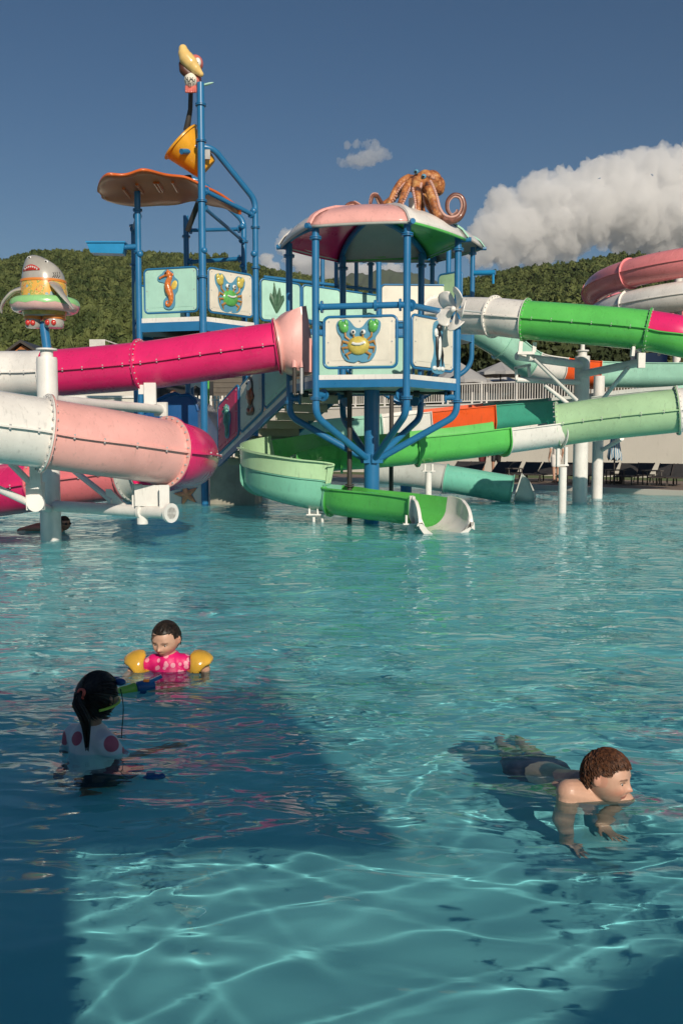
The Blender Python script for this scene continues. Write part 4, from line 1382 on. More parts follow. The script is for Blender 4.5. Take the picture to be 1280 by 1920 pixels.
for i in range(5):
    an = math.radians(90 + 14 + 72*i)
    mb.tube([c + Vector((0, -.03, 0)), c + Vector((.13*math.cos(an), -.035, .13*math.sin(an))), c + Vector((.26*math.cos(an), -.02, .26*math.sin(an)))], [.075, .055, .015], 10)
mb.ball(c + Vector((0, -.04, 0)), (.08, .04, .08)); mb.build('starfish', M_STAR, bk)

# ------------------------------------------------------------------ left tower
LX, LY, LR, LA = at(365, 600, 21.3).x, 21.3, 1.5, 16
lt = thing('bucket_tower', (LX, LY, -.5), 'tall blue pipe tower with seahorse and crab panels', 'play tower')
lv = lambda k, z, R=LR: hexv(LX, LY, R, LA, z, k)
DL = 4.05
MB().prism([lv(k, DL - .2, LR - .03) for k in range(6)], (0, 0, .2)).build('deck', M_GREY, lt, smooth=0)
for k in range(6):
    a, b_ = lv(k, 0), lv(k+1, 0); d = (b_ - a).normalized(); a2, b2 = a + d*.06, b_ - d*.06
    MB().beam((a2.x, a2.y, DL - .04), (b2.x, b2.y, DL - .04), .03, .1).build('deck_edge_strip', M_WHITE, lt, smooth=0)
    MB().beam((a2.x, a2.y, DL - .19), (b2.x, b2.y, DL - .19), .05, .2).build('deck_edge_beam', M_BLUE, lt, smooth=0)
MB().box((LX, LY, DL - .5), (1.6, 1.6, .3)).build('deck_underframe', M_DARK, lt, smooth=0)
ztop = {0: 8.95, 1: None, 2: None, 3: 6.9, 4: 6.4, 5: 6.83}
PP = .068
tops = {}
for k in (0, 3, 4, 5):
    a = lv(k, -.5); b_ = lv(k, ztop[k])
    post = MB().cyl(a, b_, PP if k != 0 else .08, 16).build('post', M_BLUE, lt)
    mb = MB()
    for z in ([3.2, 5.5, 6.4] if k else [3.2, 4.9, 6.5, 7.75, 8.5]):
        collar(mb, (a.x, a.y, z), PP if k else .08)
    mb.ball((a.x + .05, a.y - .05, 5.45), (.07, .07, .07))
    mb.build('collar', M_BLUE, post)
v0, v3 = lv(0, 0), lv(3, 0)
for k, zt, z2, e in ((1, at(480, 375, 20.9).z, 7.72, v0 + Vector((-.25, .25, 0))), (2, at(458, 415, 22.4).z, 7.72, v3 + Vector((.0, -.2, 0)))):
    p = lv(k, 0)
    ex = Vector((e.x + .45*(1 if k == 1 else .8), e.y + .1, z2))
    pts = bend([(p.x, p.y, -.5), (p.x, p.y, zt), ex, Vector((e.x, e.y, z2))], .18, 6)
    post = MB().tube(pts, PP, 16, up=(0, 1, .02)).build('post', M_BLUE, lt)
    mb = MB(); [collar(mb, (p.x, p.y, z), PP) for z in (3.2, 5.3, 6.2)]
    mb.ball((p.x - .03, p.y - .06, 6.55), .075); mb.ball((p.x - .03, p.y - .06, 5.6), .075)
    mb.build('collar', M_BLUE, post)
def lrail(a, b_, r=.05, nm='cross_rail'):
    o = MB().cyl(a, b_, r, 12).build(nm, M_BLUE, lt)
    d = (Vector(b_) - Vector(a)).normalized()
    MB().ring(Vector(a) + d*.12, d, .03, r + .045, .03, 16).ring(Vector(b_) - d*.12, d, .03, r + .045, .03, 16).build('rail_flange', M_BLUE, o)
lrail(lv(0, 6.75), lv(1, 6.45)); lrail(lv(3, 5.78), lv(2, 5.80)); lrail(lv(5, 6.3), lv(4, 6.3)); lrail(lv(0, 6.4), lv(2, 6.2), .04)
lrail(lv(3, 6.55), lv(2, 6.5), .045)
o, d, nr = panel(lt, lv(5, 0) + Vector((.08, 0, 0)), lv(0, 0) - Vector((.06, 0, 0)), DL + .07, 5.17, M_MINTB)
seahorse(o, (lv(5, 0) + lv(0, 0))/2 + Vector((-.02, 0, 4.66)), d, nr, .43)
o, d, nr = panel(lt, lv(0, 0) + (lv(1, 0) - lv(0, 0)).normalized()*.1, lv(1, 0) - (lv(1, 0) - lv(0, 0)).normalized()*.06, DL + .07, 5.17, M_CREAM)
crab(o, (lv(0, 0) + lv(1, 0))/2 + Vector((-.02, 0, 4.62)), d, nr, .42, M_CRABG, M_CRABY)
for k in (3, 4):
    panel(lt, lv(k, 0), lv(k+1, 0), DL + .07, 5.1, M_MINTB, screws=False)
# spray trough on the left post
p = lv(5, 5.62)
tr = MB().prism([(p.x - 1.02, p.y - .1, 5.47), (p.x - .32, p.y - .1, 5.45), (p.x - .27, p.y - .12, 5.66), (p.x - 1.1, p.y - .12, 5.69)], (0, .3, 0)).build('spray_trough', M_BLUE2, lt, smooth=0)
MB().box((p.x - .68, p.y + .03, 5.69), (.86, .36, .03)).build('trough_rim', M_BLUE2, tr, smooth=0)
MB().cyl((p.x - .35, p.y, 5.6), (p.x, p.y, 5.62), .06, 12).build('trough_arm', M_BLUE, tr)
# sheltering leaf canopy
cn = thing('leaf_canopy', at(320, 380, 20.3), 'rust brown leaf shaped splash canopy under the tipping bucket', 'canopy')
V, Fc = [], []
NU, NV = 48, 12
x0, x1 = at(187, 390, 20).x, at(452, 386, 20.6).x
for i in range(NU + 1):
    u = i/NU
    x = x0 + (x1 - x0)*u
    wd = (1.2*min(1, (u/.16 + .02)**.5)*(1 - max(0, u - .38)/.62)**.8 + .02)*(1 + .06*math.sin(u*19))
    yc = 20.15 + .5*u
    zc = 6.70 + .24*math.sin(min(1, u/.62)*math.pi/2)**1.3 - .38*max(0, (u - .62)/.38)**1.5 - .06
    for j in range(NV + 1):
        w = j/NV*2 - 1
        rip = 0
        V.append((x, yc + w*wd, zc + .10*math.cos(w*math.pi/2)*(1-u) + .20*abs(w)**3*(1 - u)*(1 if w > 0 else .4) - w*.06 + rip - .03*math.cos(u*25)*max(0, abs(w) - .5)))
for i in range(NU):
    for j in range(NV):
        q = i*(NV+1) + j
        Fc.append((q, q+1, q+NV+2, q+NV+1))
o = MB().add(V, Fc).build('leaf_shell', M_BROWN, cn, smooth=60)
sol = o.modifiers.new('thick', 'SOLIDIFY'); sol.thickness = .05
for (u, w0, w1) in ((.30, -.45, .1), (.42, -.5, .0), (.45, -.5, .0), (.56, -.6, .0), (.2, -.3, .3)):
    i = int(u*NU)
    j0, j1 = int((w0+1)/2*NV), int((w1+1)/2*NV)
    MB().tube([Vector(V[i*(NV+1)+j]) - Vector((0, 0, .06)) for j in range(j0, j1 + 1)], .035, 8).build('shell_rib', M_BROWN, cn)
MB().lathe(lv(5, 6.83), (0, 0, 1), [(0, .07), (.06, .13), (.09, .13)], 16).build('mount_plate', M_DARK, cn)
# duct from canopy to bucket
MB().cyl(at(355, 352, 20.6), at(352, 330, 20.6), .09, 14).box(at(345, 336, 20.6), (.28, .1, .14)).build('water_inlet', M_BLACK, cn)
MB().cyl(at(352, 432, 20.8), at(372, 380, 20.4), .06, 12).build('drain_pipe', M_DARK, cn)

# tipping bucket
bk = thing('tipping_bucket', at(355, 285, 20.4), 'yellow tipping bucket hanging tilted on the blue pole', 'bucket')
r0, r1 = at(337, 264, 20.35), at(388, 317, 20.5)
ax = (r1 - r0).normalized()
Lb = (r1 - r0).length
prof = [(.0, .47), (.02, .50), (.05, .50), (.06, .455), (Lb*.5, .37), (Lb*.94, .285), (Lb, .26)]
inner = [(Lb*.95, .24), (Lb*.5, .335), (.0, .44)]
MB().lathe(r0, ax, prof + [(Lb*1.0, .02), (Lb*.95, .02)] + inner, 40, caps=False).build('bucket_shell', M_YEL, bk)
MB().cyl(at(340, 284, 19.9), at(392, 284, 20.6), .06, 12).build('pivot_bar', M_BLUE, bk)
MB().box(at(389, 290, 20.1), (.12, .06, .2)).build('pivot_bracket', M_STEEL, bk)
pts = [at(358, 168, 20.3), at(357, 205, 20.3), at(350, 245, 20.45)]
MB().tube(pts, [.05, .05, .075], 12).build('filling_pipe', M_DARK, bk)

# ------------------------------------------------------------------ rear platform and bridge
BX, BY, BR, BA = at(762, 700, 22.5).x, 22.5, 1.6, -28
rt = thing('rear_platform', (BX, BY, -.5), 'rear blue play platform half hidden behind the domed front one', 'play platform')
MB().cyl((BX, BY, -.52), (BX, BY, 3.9), .14, 24).build('centre_column', M_BLUE, rt)
bv = lambda k, z, R=BR: hexv(BX, BY, R, BA, z, k)
DB = 4.0
MB().prism([bv(k, DB - .2) for k in range(6)], (0, 0, .2)).build('deck', M_GREY, rt, smooth=0)
for k in range(6):
    p = bv(k, 0)
    post = MB().tube(bend([(p.x, p.y, 6.1), (p.x, p.y, 3.2), bv(k, 2.3, .15)], .3, 6), .06, 14, up=(math.cos(k), math.sin(k), .1)).build('post', M_BLUE, rt)
    mb = MB(); collar(mb, (p.x, p.y, 5.95), .06); collar(mb, (p.x, p.y, 4.5), .06); mb.build('collar', M_BLUE, post)
    a, b_ = bv(k, 0), bv(k+1, 0)
    MB().beam((a.x, a.y, DB - .1), (b_.x, b_.y, DB - .1), .05, .2).build('deck_edge_beam', M_BLUE, rt, smooth=0)
    if k in (0, 2, 3, 4):
        panel(rt, a, b_, DB + .06, 5.0, M_MINTB if k != 0 else M_CREAM, screws=False)
roof(rt, BX, BY, 1.85, BA, 6.12, .5, [M_PINK, M_WHITE, M_MINT, M_MINT, M_WHITE, M_PINK], [M_GREY]*6)
MB().cyl(at(888, 512, 21.9), at(928, 511, 21.7), .06, 12).cyl(at(924, 511, 21.7), at(924, 532, 21.7), .03, 8).build('spray_arm', M_BLUE2, rt)
# pale green hood round the mouth of the high slide
o, d, nr = panel(rt, at(818, 600, 21.3), at(868, 600, 20.75), 3.95, 5.25, M_SAGE, screws=False)
br = thing('play_bridge', at(590, 600, 21.5), 'high bridge with mint side boards between the two rear towers', 'bridge')
A_, B_ = lv(1, 0), bv(4, 0)
A_ = at(487, 600, 20.9); B_ = at(712, 600, 22.2)
A_.z = B_.z = 0
for i in range(3):
    p, q = A_.lerp(B_, i/3), A_.lerp(B_, (i+1)/3)
    o, d, nr = panel(br, p, q, 4.1, 5.08 - .06*i, M_MINTB, None, 5.02 - .06*i, screws=False, inset=.02)
    if i == 0:
        c = (p + q)/2 + Vector((-.12, 0, 4.66))
        W, Mx, B, backing, so = relief(o, c, d, nr, .4, 'seaweed_relief')
        kk = backing(so([(-.5, -.6), (-.55, .2), (-.2, .95), (.1, .6), (.4, .8), (.5, .2), (.4, -.8), (0, -1)]), M_MINTB)
        for (x, h) in ((-.15, 1.0), (.2, .75), (-.4, .3), (.45, .2)):
            MB().tube([W(0, -.9, .04), W(x*.7, -.1, .06), W(x, h, .04)], [.1*.4, .17*.4, .02], 8).build('seaweed_leaf', paint('seaweed_green', (.045, .13, .07), rough=.4, var=.4, scale=14), kk)
        for (x, y) in ((-.45, .55), (.5, .45)):
            B(MB(), x, y, .16, .12, .05, .02).build('coral', M_HORSE, kk)
MB().prism([A_ + Vector((0, 0, 3.85)), B_ + Vector((0, 0, 3.85)), B_ + Vector((0, 1.1, 3.85)), A_ + Vector((0, 1.1, 3.85))], (0, 0, .14)).build('bridge_deck', M_BLUE, br, smooth=0)
far = [A_ + Vector((.0, 1.15, 0)), B_ + Vector((0, 1.15, 0))]
MB().cyl(far[0] + Vector((0, 0, 5.3)), far[1] + Vector((0, 0, 5.2)), .04, 10).build('hand_rail', M_BLUE, br)
for f in (.25, .5, .62, .8):
    p = A_.lerp(B_, f) + Vector((0, 1.2, 0))
    MB().cyl(p + Vector((0, 0, 3.8)), p + Vector((0, 0, 5.9 if f > .4 else 5.3)), .05, 10).build('bridge_post', M_BLUE, br)
# ================================================================== FAR SIDE OF THE POOL
WP = [Vector((-9.0, 45.3, 0)), Vector((16.0, 28.8, 0))]
wd = (WP[1] - WP[0]).normalized(); wn = Vector((wd.y, -wd.x, 0))
WT = 2.86
rw = thing('retaining_wall', WP[0], 'long white rendered retaining wall behind the sun loungers', 'wall')
MB().prism([WP[0], WP[1], WP[1] - wn*.3, WP[0] - wn*.3], (0, 0, WT)).build('wall_body', M_WALL, rw, smooth=0)
MB().prism([WP[0] + wn*.04 + Vector((0, 0, WT)), WP[1] + wn*.04 + Vector((0, 0, WT)), WP[1] - wn*.34 + Vector((0, 0, WT)), WP[0] - wn*.34 + Vector((0, 0, WT))], (0, 0, .07)).build('coping', M_WHITE, rw, smooth=0)
te = MB().prism([(-70, 45.4, 2.82), (WP[0].x, 45.5, 2.82), tuple(WP[0] - wn*.32 + Vector((0, 0, 2.82))), tuple(WP[1] - wn*.32 + Vector((0, 0, 2.82))), (60, 28, 2.82), (60, 64, 2.82), (-70, 64, 2.82)], (0, 0, -2.6)).build('upper_terrace', M_DECK, smooth=0)
tag(te, kind='structure')
lawn = MB().prism([WP[0] + wn*.02 + Vector((0, 0, DZ + .01)), WP[1] + wn*.02 + Vector((0, 0, DZ + .01)), WP[1] + wn*2.6 + Vector((0, 0, DZ + .01)), WP[0] + wn*2.6 + Vector((0, 0, DZ + .01))], (0, 0, -.05)).build('lawn_strip', M_GRASS, smooth=0)
tag(lawn, kind='structure')
rl = thing('railing', WP[0] + Vector((0, 0, WT)), 'white balustrade railing along the top of the retaining wall', 'railing')
L_ = (WP[1] - WP[0]).length
i0 = WP[0] + wd*7.0 - wn*.12
RZ = WT + .07
LR_ = 17.0
for z, h in ((RZ + .78, .05), (RZ + .10, .04)):
    MB().beam(i0 + Vector((0, 0, z)), i0 + wd*LR_ + Vector((0, 0, z)), .05, h).build('rail', M_WHITE, rl, smooth=0)
me = MB().box((0, 0, .44), (.026, .026, .66)).mesh('baluster', 0); me.materials.append(M_WHITE)
me2 = MB().box((0, 0, .43), (.06, .06, .86)).mesh('rail_post', 0); me2.materials.append(M_WHITE)
k = 0
while k*.105 < LR_:
    p = i0 + wd*(k*.105)
    post = k % 14 == 0
    o = bpy.data.objects.new('rail_post' if post else 'baluster', me2 if post else me)
    COL.objects.link(o); o.parent = rl
    o.location = (p.x, p.y, RZ); o.rotation_euler.z = math.atan2(wd.y, wd.x)
    o.matrix_parent_inverse = Matrix.Translation(-rl.location)
    k += 1

# umbrellas on the terrace
M_UMB = paint('grey_canvas', (.36, .36, .36), rough=.8, var=.1)
M_UMBW = paint('pale_canvas', (.60, .59, .57), rough=.8, var=.1)
def umbrella(px, ytop, ybot, wpx, Y, label, mt):
    c = at(px, ytop, Y); cb = at(px, ybot, Y)
    hw, hh = wpx/2/F*Y, (c.z - cb.z)
    t = thing('parasol', (c.x, c.y, 2.85), label, 'parasol', 'open parasols on the terrace')
    n_ = 8
    for k in range(n_):
        a, b_ = 2*math.pi*k/n_, 2*math.pi*(k+1)/n_
        A = Vector((c.x + hw*math.cos(a), c.y + hw*math.sin(a), cb.z)); B_ = Vector((c.x + hw*math.cos(b_), c.y + hw*math.sin(b_), cb.z))
        m_ = (A + B_)/2 + (c - (A+B_)/2)*.06
        dn = Vector((0, 0, -.12))
        mb = MB().add([c, A, m_, B_, A + dn, m_ + dn, B_ + dn], [(0, 1, 2), (0, 2, 3), (1, 4, 5, 2), (2, 5, 6, 3)])
        o = mb.build('canopy_panel', mt, t, smooth=0)
        s = o.modifiers.new('t', 'SOLIDIFY'); s.thickness = .012
    MB().cyl((c.x, c.y, 2.85), (c.x, c.y, c.z + .08), .03, 10).build('pole', M_DARK, t)
umbrella(938, 679, 700, 100, 39.5, 'large grey open parasol on the terrace above the railing', M_UMB)
umbrella(938, 703, 718, 88, 41.5, 'pale open parasol directly below and behind the large grey one', M_UMBW)
umbrella(862, 680, 716, 120, 38.5, 'dark grey open parasol half hidden by the blue platform post', M_UMB)
umbrella(965, 742, 762, 30, 43.0, 'small pale parasol glimpsed low behind the railing', M_UMBW) if False else None
umbrella(1160, 680, 694, 80, 40.0, 'white open parasol peeping up behind the wide family flume', M_UMBW)

# glass fronted pavilion on the terrace
pv = thing('pavilion', at(900, 735, 45), 'dark glass fronted pavilion with a flat roof behind the parasols', 'building')
a, b_ = at(830, 735, 45), at(1075, 735, 45)
M_GLASS = paint('dark_window_glass', (.03, .045, .055), rough=.06, var=.05, grime=0)
MB().box(((a.x+b_.x)/2, 46.6, 3.55), (b_.x - a.x, 3, 1.5)).build('inner_block', M_BLACK, pv, smooth=0)
MB().box(((a.x+b_.x)/2, 46.3, 4.42), (b_.x - a.x + .8, 4.2, .22)).build('roof', M_GREY, pv, smooth=0)
nP = 9
for k in range(nP):
    x = a.x + (b_.x - a.x)*(k + .5)/nP; w_ = (b_.x - a.x)/nP
    o = MB().box((x, 45.06, 3.55), (w_ - .08, .02, 1.45)).build('window', M_GLASS, pv, smooth=0)
    MB().box((x - w_/2, 45.03, 3.55), (.08, .1, 1.5)).build('mullion', M_WSTEEL, o, smooth=0)

# garden trees on the terrace
for i, (px, Y, z, h, r, lb) in enumerate((
    (905, 52, 2.8, 5.4, 2.0, 'dark bushy tree behind the parasols left of the high slide bracket'),
    (868, 55, 2.8, 5.6, 2.2, 'dark tree just right of the blue platform posts'),
    (965, 54, 2.8, 5.0, 2.0, 'dark round tree between the parasols and the tall white column'),
    (1020, 50, 2.8, 5.1, 2.1, 'dark leafy tree showing under the green tube slide'),
    (1068, 51, 2.8, 5.3, 2.0, 'dark leafy tree touching the tall white column'),
    (1135, 53, 2.8, 5.2, 2.2, 'dark leafy tree right of the tall white column'),
    (1180, 60, 2.8, 7.0, 2.6, 'dark tree in front of the steel tower'),
    (1050, 66, 2.8, 10.0, 3.0, 'tall yellow green tree left of the coiled slide'),
    (1235, 58, 2.8, 7.0, 2.6, 'dark tree near the right edge behind the coiled slide'))):
    tree(at(px, 700, Y).x, Y, z, h, r, 60 + i, lb, 'garden trees on the terrace', M_LEAF if i == 7 else None)
hd = thing('hedge', at(960, 735, 47), 'dark clipped hedge behind the terrace', 'hedge', None)
a, b_ = at(480, 735, 50), at(1290, 735, 48)
me = crown_mesh('hedge_foliage', 91, 5200, .03, 60, 1)
gg = np.random.default_rng(2)
for v in me.vertices: pass
mbh = MB()
bpy.data.meshes.remove(me)
g = random.Random(12)
for i in range(2600):
    f = g.random()
    c = a.lerp(b_, f); c = Vector((c.x, c.y + g.uniform(-.7, .7), 2.8 + abs(g.gauss(0, .8)) + .1))
    n_ = Vector((g.gauss(0, 1), g.gauss(-.6, 1), g.gauss(.5, 1))).normalized(); t_ = n_.orthogonal().normalized(); b2 = n_.cross(t_)
    s = g.uniform(.1, .22)
    mbh.add([c - t_*s, c - b2*s*.6, c + t_*s, c + b2*s*.6], [(0, 1, 2, 3)])
mbh.build('foliage', M_LEAF2, hd, smooth=0)
MB().prism([a + Vector((0, -.5, -.1)), b_ + Vector((0, -.5, -.1)), b_ + Vector((0, .6, -.1)), a + Vector((0, .6, -.1))], (0, 0, .9)).build('branches', M_BARK, hd, smooth=0)

# sun loungers along the deck
M_SLING = paint('black_sling_fabric', (.035, .033, .034), rough=.7, var=.25, scale=10)
M_LFR = paint('bronze_lounger_frame', (.06, .05, .045), rough=.5)
def make_lounger(label):
    t = thing('sun_lounger', (0, 0, 0), label, 'sun lounger', 'black sun loungers along the far deck')
    s = MB()
    MB().box((0, -.45, .315), (.58, 1.15, .03)).build('seat', M_SLING, t, smooth=0)
    Rm = Matrix.Rotation(math.radians(36), 3, 'X')
    bk_ = MB().box(Vector((0, .13, .32)) + Rm @ Vector((0, .36, 0)), (.58, .72, .03), Rm).build('backrest', M_SLING, t, smooth=0)
    f = MB()
    for sx_ in (-.31, .31):
        f.beam((sx_, -1.05, .30), (sx_, .75, .30), .04, .05)
        f.beam(Vector((sx_, .13, .32)), Vector((sx_, .13, .32)) + Rm @ Vector((0, .74, 0)), .035, .035, (1, 0, 0))
    f.beam((-.31, -1.05, .30), (.31, -1.05, .30), .04, .05); f.beam((-.31, .75, .30), (.31, .75, .30), .04, .05)
    f.build('frame', M_LFR, t, smooth=0)
    for sx_ in (-.29, .29):
        for y_ in (-.85, .6):
            MB().beam((sx_, y_, .29), (sx_*1.05, y_ + (.06 if y_ > 0 else -.06), 0), .04, .04, (1, 0, 0)).build('leg', M_LFR, t, smooth=0)
    MB().beam((-.25, .1, .05), (-.25, .45, .56), .025, .025, (1, 0, 0)).build('prop', M_LFR, t, smooth=0)
    return t
LPX = [(856, 'sun lounger seen just left of the bare legged bathers'), (885, 'sun lounger directly behind the small teal slide'), (930, 'left lounger of the pair above the teal slide lip'), (952, 'right lounger of the pair above the teal slide lip'),
       (988, 'sun lounger midway between the teal slide lip and the person in white'), (1017, 'sun lounger just left of the person in white'), (1070, 'sun lounger seen between the short post and the tall column'),
       (1104, 'sun lounger between the tall white column and the slimmer one'), (1131, 'sun lounger just right of the slimmer white column'), (1174, 'large raised sun lounger beside the closed striped parasol'),
       (1197, 'sun lounger close behind the large raised one'), (1244, 'sun lounger second from the right edge'), (1273, 'sun lounger cut by the right edge of the photo')]
lg = make_lounger(LPX[0][1])
for i, (px, lb) in enumerate(LPX):
    o = lg if i == 0 else copy_tree(lg)
    Y = 28.6 - (px - 1000)*.0098 + (.7 if i in (3, 8, 10) else 0)
    p = at(px, 905, Y)
    o.location = (p.x, Y, DZ + .01); o.rotation_euler.z = math.radians(-33 + 7*math.sin(i*2.3)); o.scale = (.80, .80, .80); o['label'] = lb
# low side tables
for px, lb in ((963, 'low black side table between two loungers left of the person in white'), (1152, 'low black side table under the closed striped parasol'), (1221, 'low black side table between the right hand loungers')):
    Y = 28.4 - (px - 1000)*.0098; p = at(px, 905, Y)
    t = thing('side_table', (p.x, Y, DZ), lb, 'side table', 'side tables between the loungers')
    MB().box((p.x, Y, DZ + .42), (.5, .5, .03)).build('table_top', M_LFR, t, smooth=0)
    for sx_ in (-.2, .2):
        for sy_ in (-.2, .2):
            MB().box((p.x + sx_, Y + sy_, DZ + .2), (.03, .03, .42)).build('leg', M_LFR, t, smooth=0)
# closed parasol
p = at(1150, 905, 27.4)
t = thing('closed_parasol', (p.x, p.y, DZ), 'closed blue and white striped parasol standing among the loungers', 'parasol')
M_STRIPE = bpy.data.materials.new('striped_canvas'); nt, b = nodes(M_STRIPE)
w_ = nt.nodes.new('ShaderNodeTexWave'); w_.inputs['Scale'].default_value = 5; w_.inputs['Distortion'].default_value = 3
ge = nt.nodes.new('ShaderNodeNewGeometry'); nt.links.new(ge.outputs['Position'], w_.inputs['Vector'])
r_ = nt.nodes.new('ShaderNodeValToRGB'); r_.color_ramp.elements[0].color = (.10, .26, .40, 1); r_.color_ramp.elements[1].color = (.65, .65, .62, 1)
r_.color_ramp.elements[0].position, r_.color_ramp.elements[1].position = .4, .55
nt.links.new(w_.outputs[0], r_.inputs[0]); nt.links.new(r_.outputs[0], b.inputs['Base Color'])
z1 = at(1150, 812, 27.4).z; z0 = at(1150, 858, 27.4).z
V, Fc = [], []
for (f, r) in ((0, .17), (.06, .19), (.4, .15), (.75, .11), (1, .03)):
    for k in range(18):
        an = 2*math.pi*k/18; rr_ = r*(1 + .22*(k % 2))
        V.append((p.x + rr_*math.cos(an), p.y + rr_*math.sin(an), z0 + (z1-z0)*f - .05*(k % 3)*(1-f)))
for i in range(4):
    for k in range(18):
        k2 = (k+1) % 18; Fc.append((i*18+k, i*18+k2, (i+1)*18+k2, (i+1)*18+k))
Fc += [tuple(range(18))[::-1], tuple(72 + k for k in range(18))]
MB().add(V, Fc).build('folded_canopy', M_STRIPE, t)
MB().cyl((p.x, p.y, DZ), (p.x, p.y, z1 + .05), .025, 10).build('pole', M_DARK, t)
MB().box((p.x, p.y, DZ + .04), (.4, .4, .07)).build('base', M_DARK, t, smooth=0)

# ---- left background
cw = thing('white_building', at(120, 760, 27), 'low white building with a railing seen between the pink slides', 'building')
a, b_ = at(-120, 745, 27), at(262, 745, 27)
zt = at(120, 746, 27).z
MB().box(((a.x+b_.x)/2, 28, zt/2 + .1), (b_.x-a.x, 2, zt - .2)).build('wall', M_WALL, cw, smooth=0)
MB().box(((a.x+b_.x)/2, 28, zt + .03), (b_.x-a.x + .1, 2.1, .07)).build('coping', M_WHITE, cw, smooth=0)
for k in range(4):
    x = a.x + (b_.x-a.x)*(.52 + .12*k)
    MB().box((x, 26.985, zt - .62), (.62, .04, .3)).build('window', M_MINTB, cw, smooth=0)
mbx = MB().box((0, 0, .25), (.03, .03, .5)).mesh('baluster', 0); mbx.materials.append(M_DARK)
for k in range(44):
    o = bpy.data.objects.new('baluster', mbx); COL.objects.link(o); o.parent = cw; o.matrix_parent_inverse = Matrix.Translation(-cw.location)
    o.location = (b_.x - 2.2 - k*.09, 27.05, zt + .06)
MB().box((b_.x - 4.2, 27.05, zt + .58), (4.2, .05, .04)).build('rail', M_WHITE, cw, smooth=0)
ut = thing('roof_terrace', at(198, 650, 36), 'flat roofed block with a white railing above the magenta slide', 'building')
a, b_ = at(140, 655, 36), at(250, 655, 36)
zt = at(198, 652, 36).z
MB().box(((a.x+b_.x)/2, 37.5, zt/2), (b_.x-a.x, 3, zt)).build('wall', M_WALL, ut, smooth=0)
q0, q1 = at(169, 640, 36), at(228, 637, 37.5)
for z in (.30, .05):
    MB().beam((q0.x, q0.y, zt + z), (q1.x - .3, q0.y, zt + z), .04, .04).beam((q1.x - .3, q0.y, zt + z), (q1.x, q0.y + 1.6, zt + z - .06), .04, .04).build('rail', M_WHITE, ut, smooth=0)
for k in range(16):
    f = k/15
    MB().box((q0.x + (q1.x - .3 - q0.x)*f, q0.y, zt + .16), (.03, .03, .32)).build('baluster', M_WHITE, ut, smooth=0)
ch = thing('timber_chalet', at(42, 655, 62), 'orange timber chalet with a dark gabled roof at the foot of the hill', 'house')
a, b_, c_ = at(12, 664, 62), at(78, 664, 62), at(42, 642, 62)
M_WOOD = paint('orange_timber', (.42, .15, .04), rough=.7, var=.3)
MB().prism([(a.x + .3, 62, 2.8), (b_.x - .3, 62, 2.8), (b_.x - .3, 62, a.z), (c_.x, 62, c_.z - .2), (a.x + .3, 62, a.z)], (0, 5, 0)).build('wall', M_WOOD, ch, smooth=0)
for p_, q_ in ((a, c_), (c_, b_)):
    MB().prism([Vector((p_.x, 61.6, p_.z - .05)), Vector((q_.x, 61.6, q_.z - .05)), Vector((q_.x, 61.6, q_.z + .15)), Vector((p_.x, 61.6, p_.z + .15))], (0, 6, 0)).build('roof', M_DARK, ch, smooth=0)
MB().box((c_.x, 61.97, a.z + .05), (.6, .05, .5)).build('window', M_GLASS, ch, smooth=0)
fr_ = thing('flat_roof_house', at(95, 660, 64), 'grey roofed house beside the timber chalet', 'house')
a, b_ = at(70, 660, 64), at(150, 660, 64)
MB().box(((a.x+b_.x)/2, 66, (a.z + 2.8)/2 - .2), (b_.x-a.x - .4, 3.5, a.z - 2.8)).build('wall', M_GREY, fr_, smooth=0)
MB().prism([(a.x, 64, a.z - .3), (b_.x, 64, a.z - .3), (b_.x, 66, a.z + .3), (a.x, 66, a.z + .3)], (0, 0, .12)).build('roof', M_DARK, fr_, smooth=0)
# dark boarded building behind the stairs
bb = thing('boarded_building', at(400, 760, 29), 'dark grey building clad in horizontal boards behind the stairs', 'building')
a, b_ = at(292, 760, 29), at(492, 760, 29)
M_BOARD = paint('grey_brown_board', (.13, .11, .09), rough=.75, var=.25, scale=4)
MB().box(((a.x+b_.x)/2, 30.2, 1.95), (b_.x-a.x - .06, 2.3, 3.6)).build('wall', M_DARK, bb, smooth=0)
for k in range(22):
    MB().box(((a.x+b_.x)/2, 29.0, .3 + .16*k), (b_.x-a.x, .04, .148)).build('plank', M_BOARD, bb, smooth=0)
MB().box(((a.x+b_.x)/2, 30, 3.85), (b_.x-a.x + .4, 2.9, .12)).build('roof', M_DARK, bb, smooth=0)
MB().box((a.x + 1.0, 28.96, 3.05), (1.7, .05, .5)).build('window', M_BLACK, bb, smooth=0)
wf = thing('white_fence', at(360, 800, 26), 'short white picket fence behind the dark blue hood', 'fence')
a, b_ = at(340, 800, 26), at(460, 800, 26); zt = at(400, 742, 26).z
for k in range(18):
    x = a.x + (b_.x - a.x)*k/17
    MB().box((x, 26, zt/2 + .05), (.06, .03, zt - .1)).build('picket', M_WHITE, wf, smooth=0)
MB().box(((a.x+b_.x)/2, 26.03, zt - .12), (b_.x-a.x, .03, .06)).build('rail', M_WHITE, wf, smooth=0)
sg = thing('star_sign', at(366, 722, 24), 'white star board fixed high on a thin blue post', 'sign')
c = at(367, 712, 23.9)
out = []
for i in range(10):
    an = math.radians(90 + 36*i); rr_ = .34 if i % 2 == 0 else .14
    out.append(c + Vector((rr_*math.cos(an), 0, rr_*math.sin(an))))
MB().prism(out, (0, -.04, 0)).build('star', M_WHITE, sg, smooth=0)
MB().cyl((c.x - .12, 24.02, 0), (c.x - .12, 24.02, c.z + .1), .06, 12).build('post', M_BLUE, sg)
gp = thing('thin_pole', at(391, 730, 25), 'thin lime green pole in front of the boarded building', 'pole')
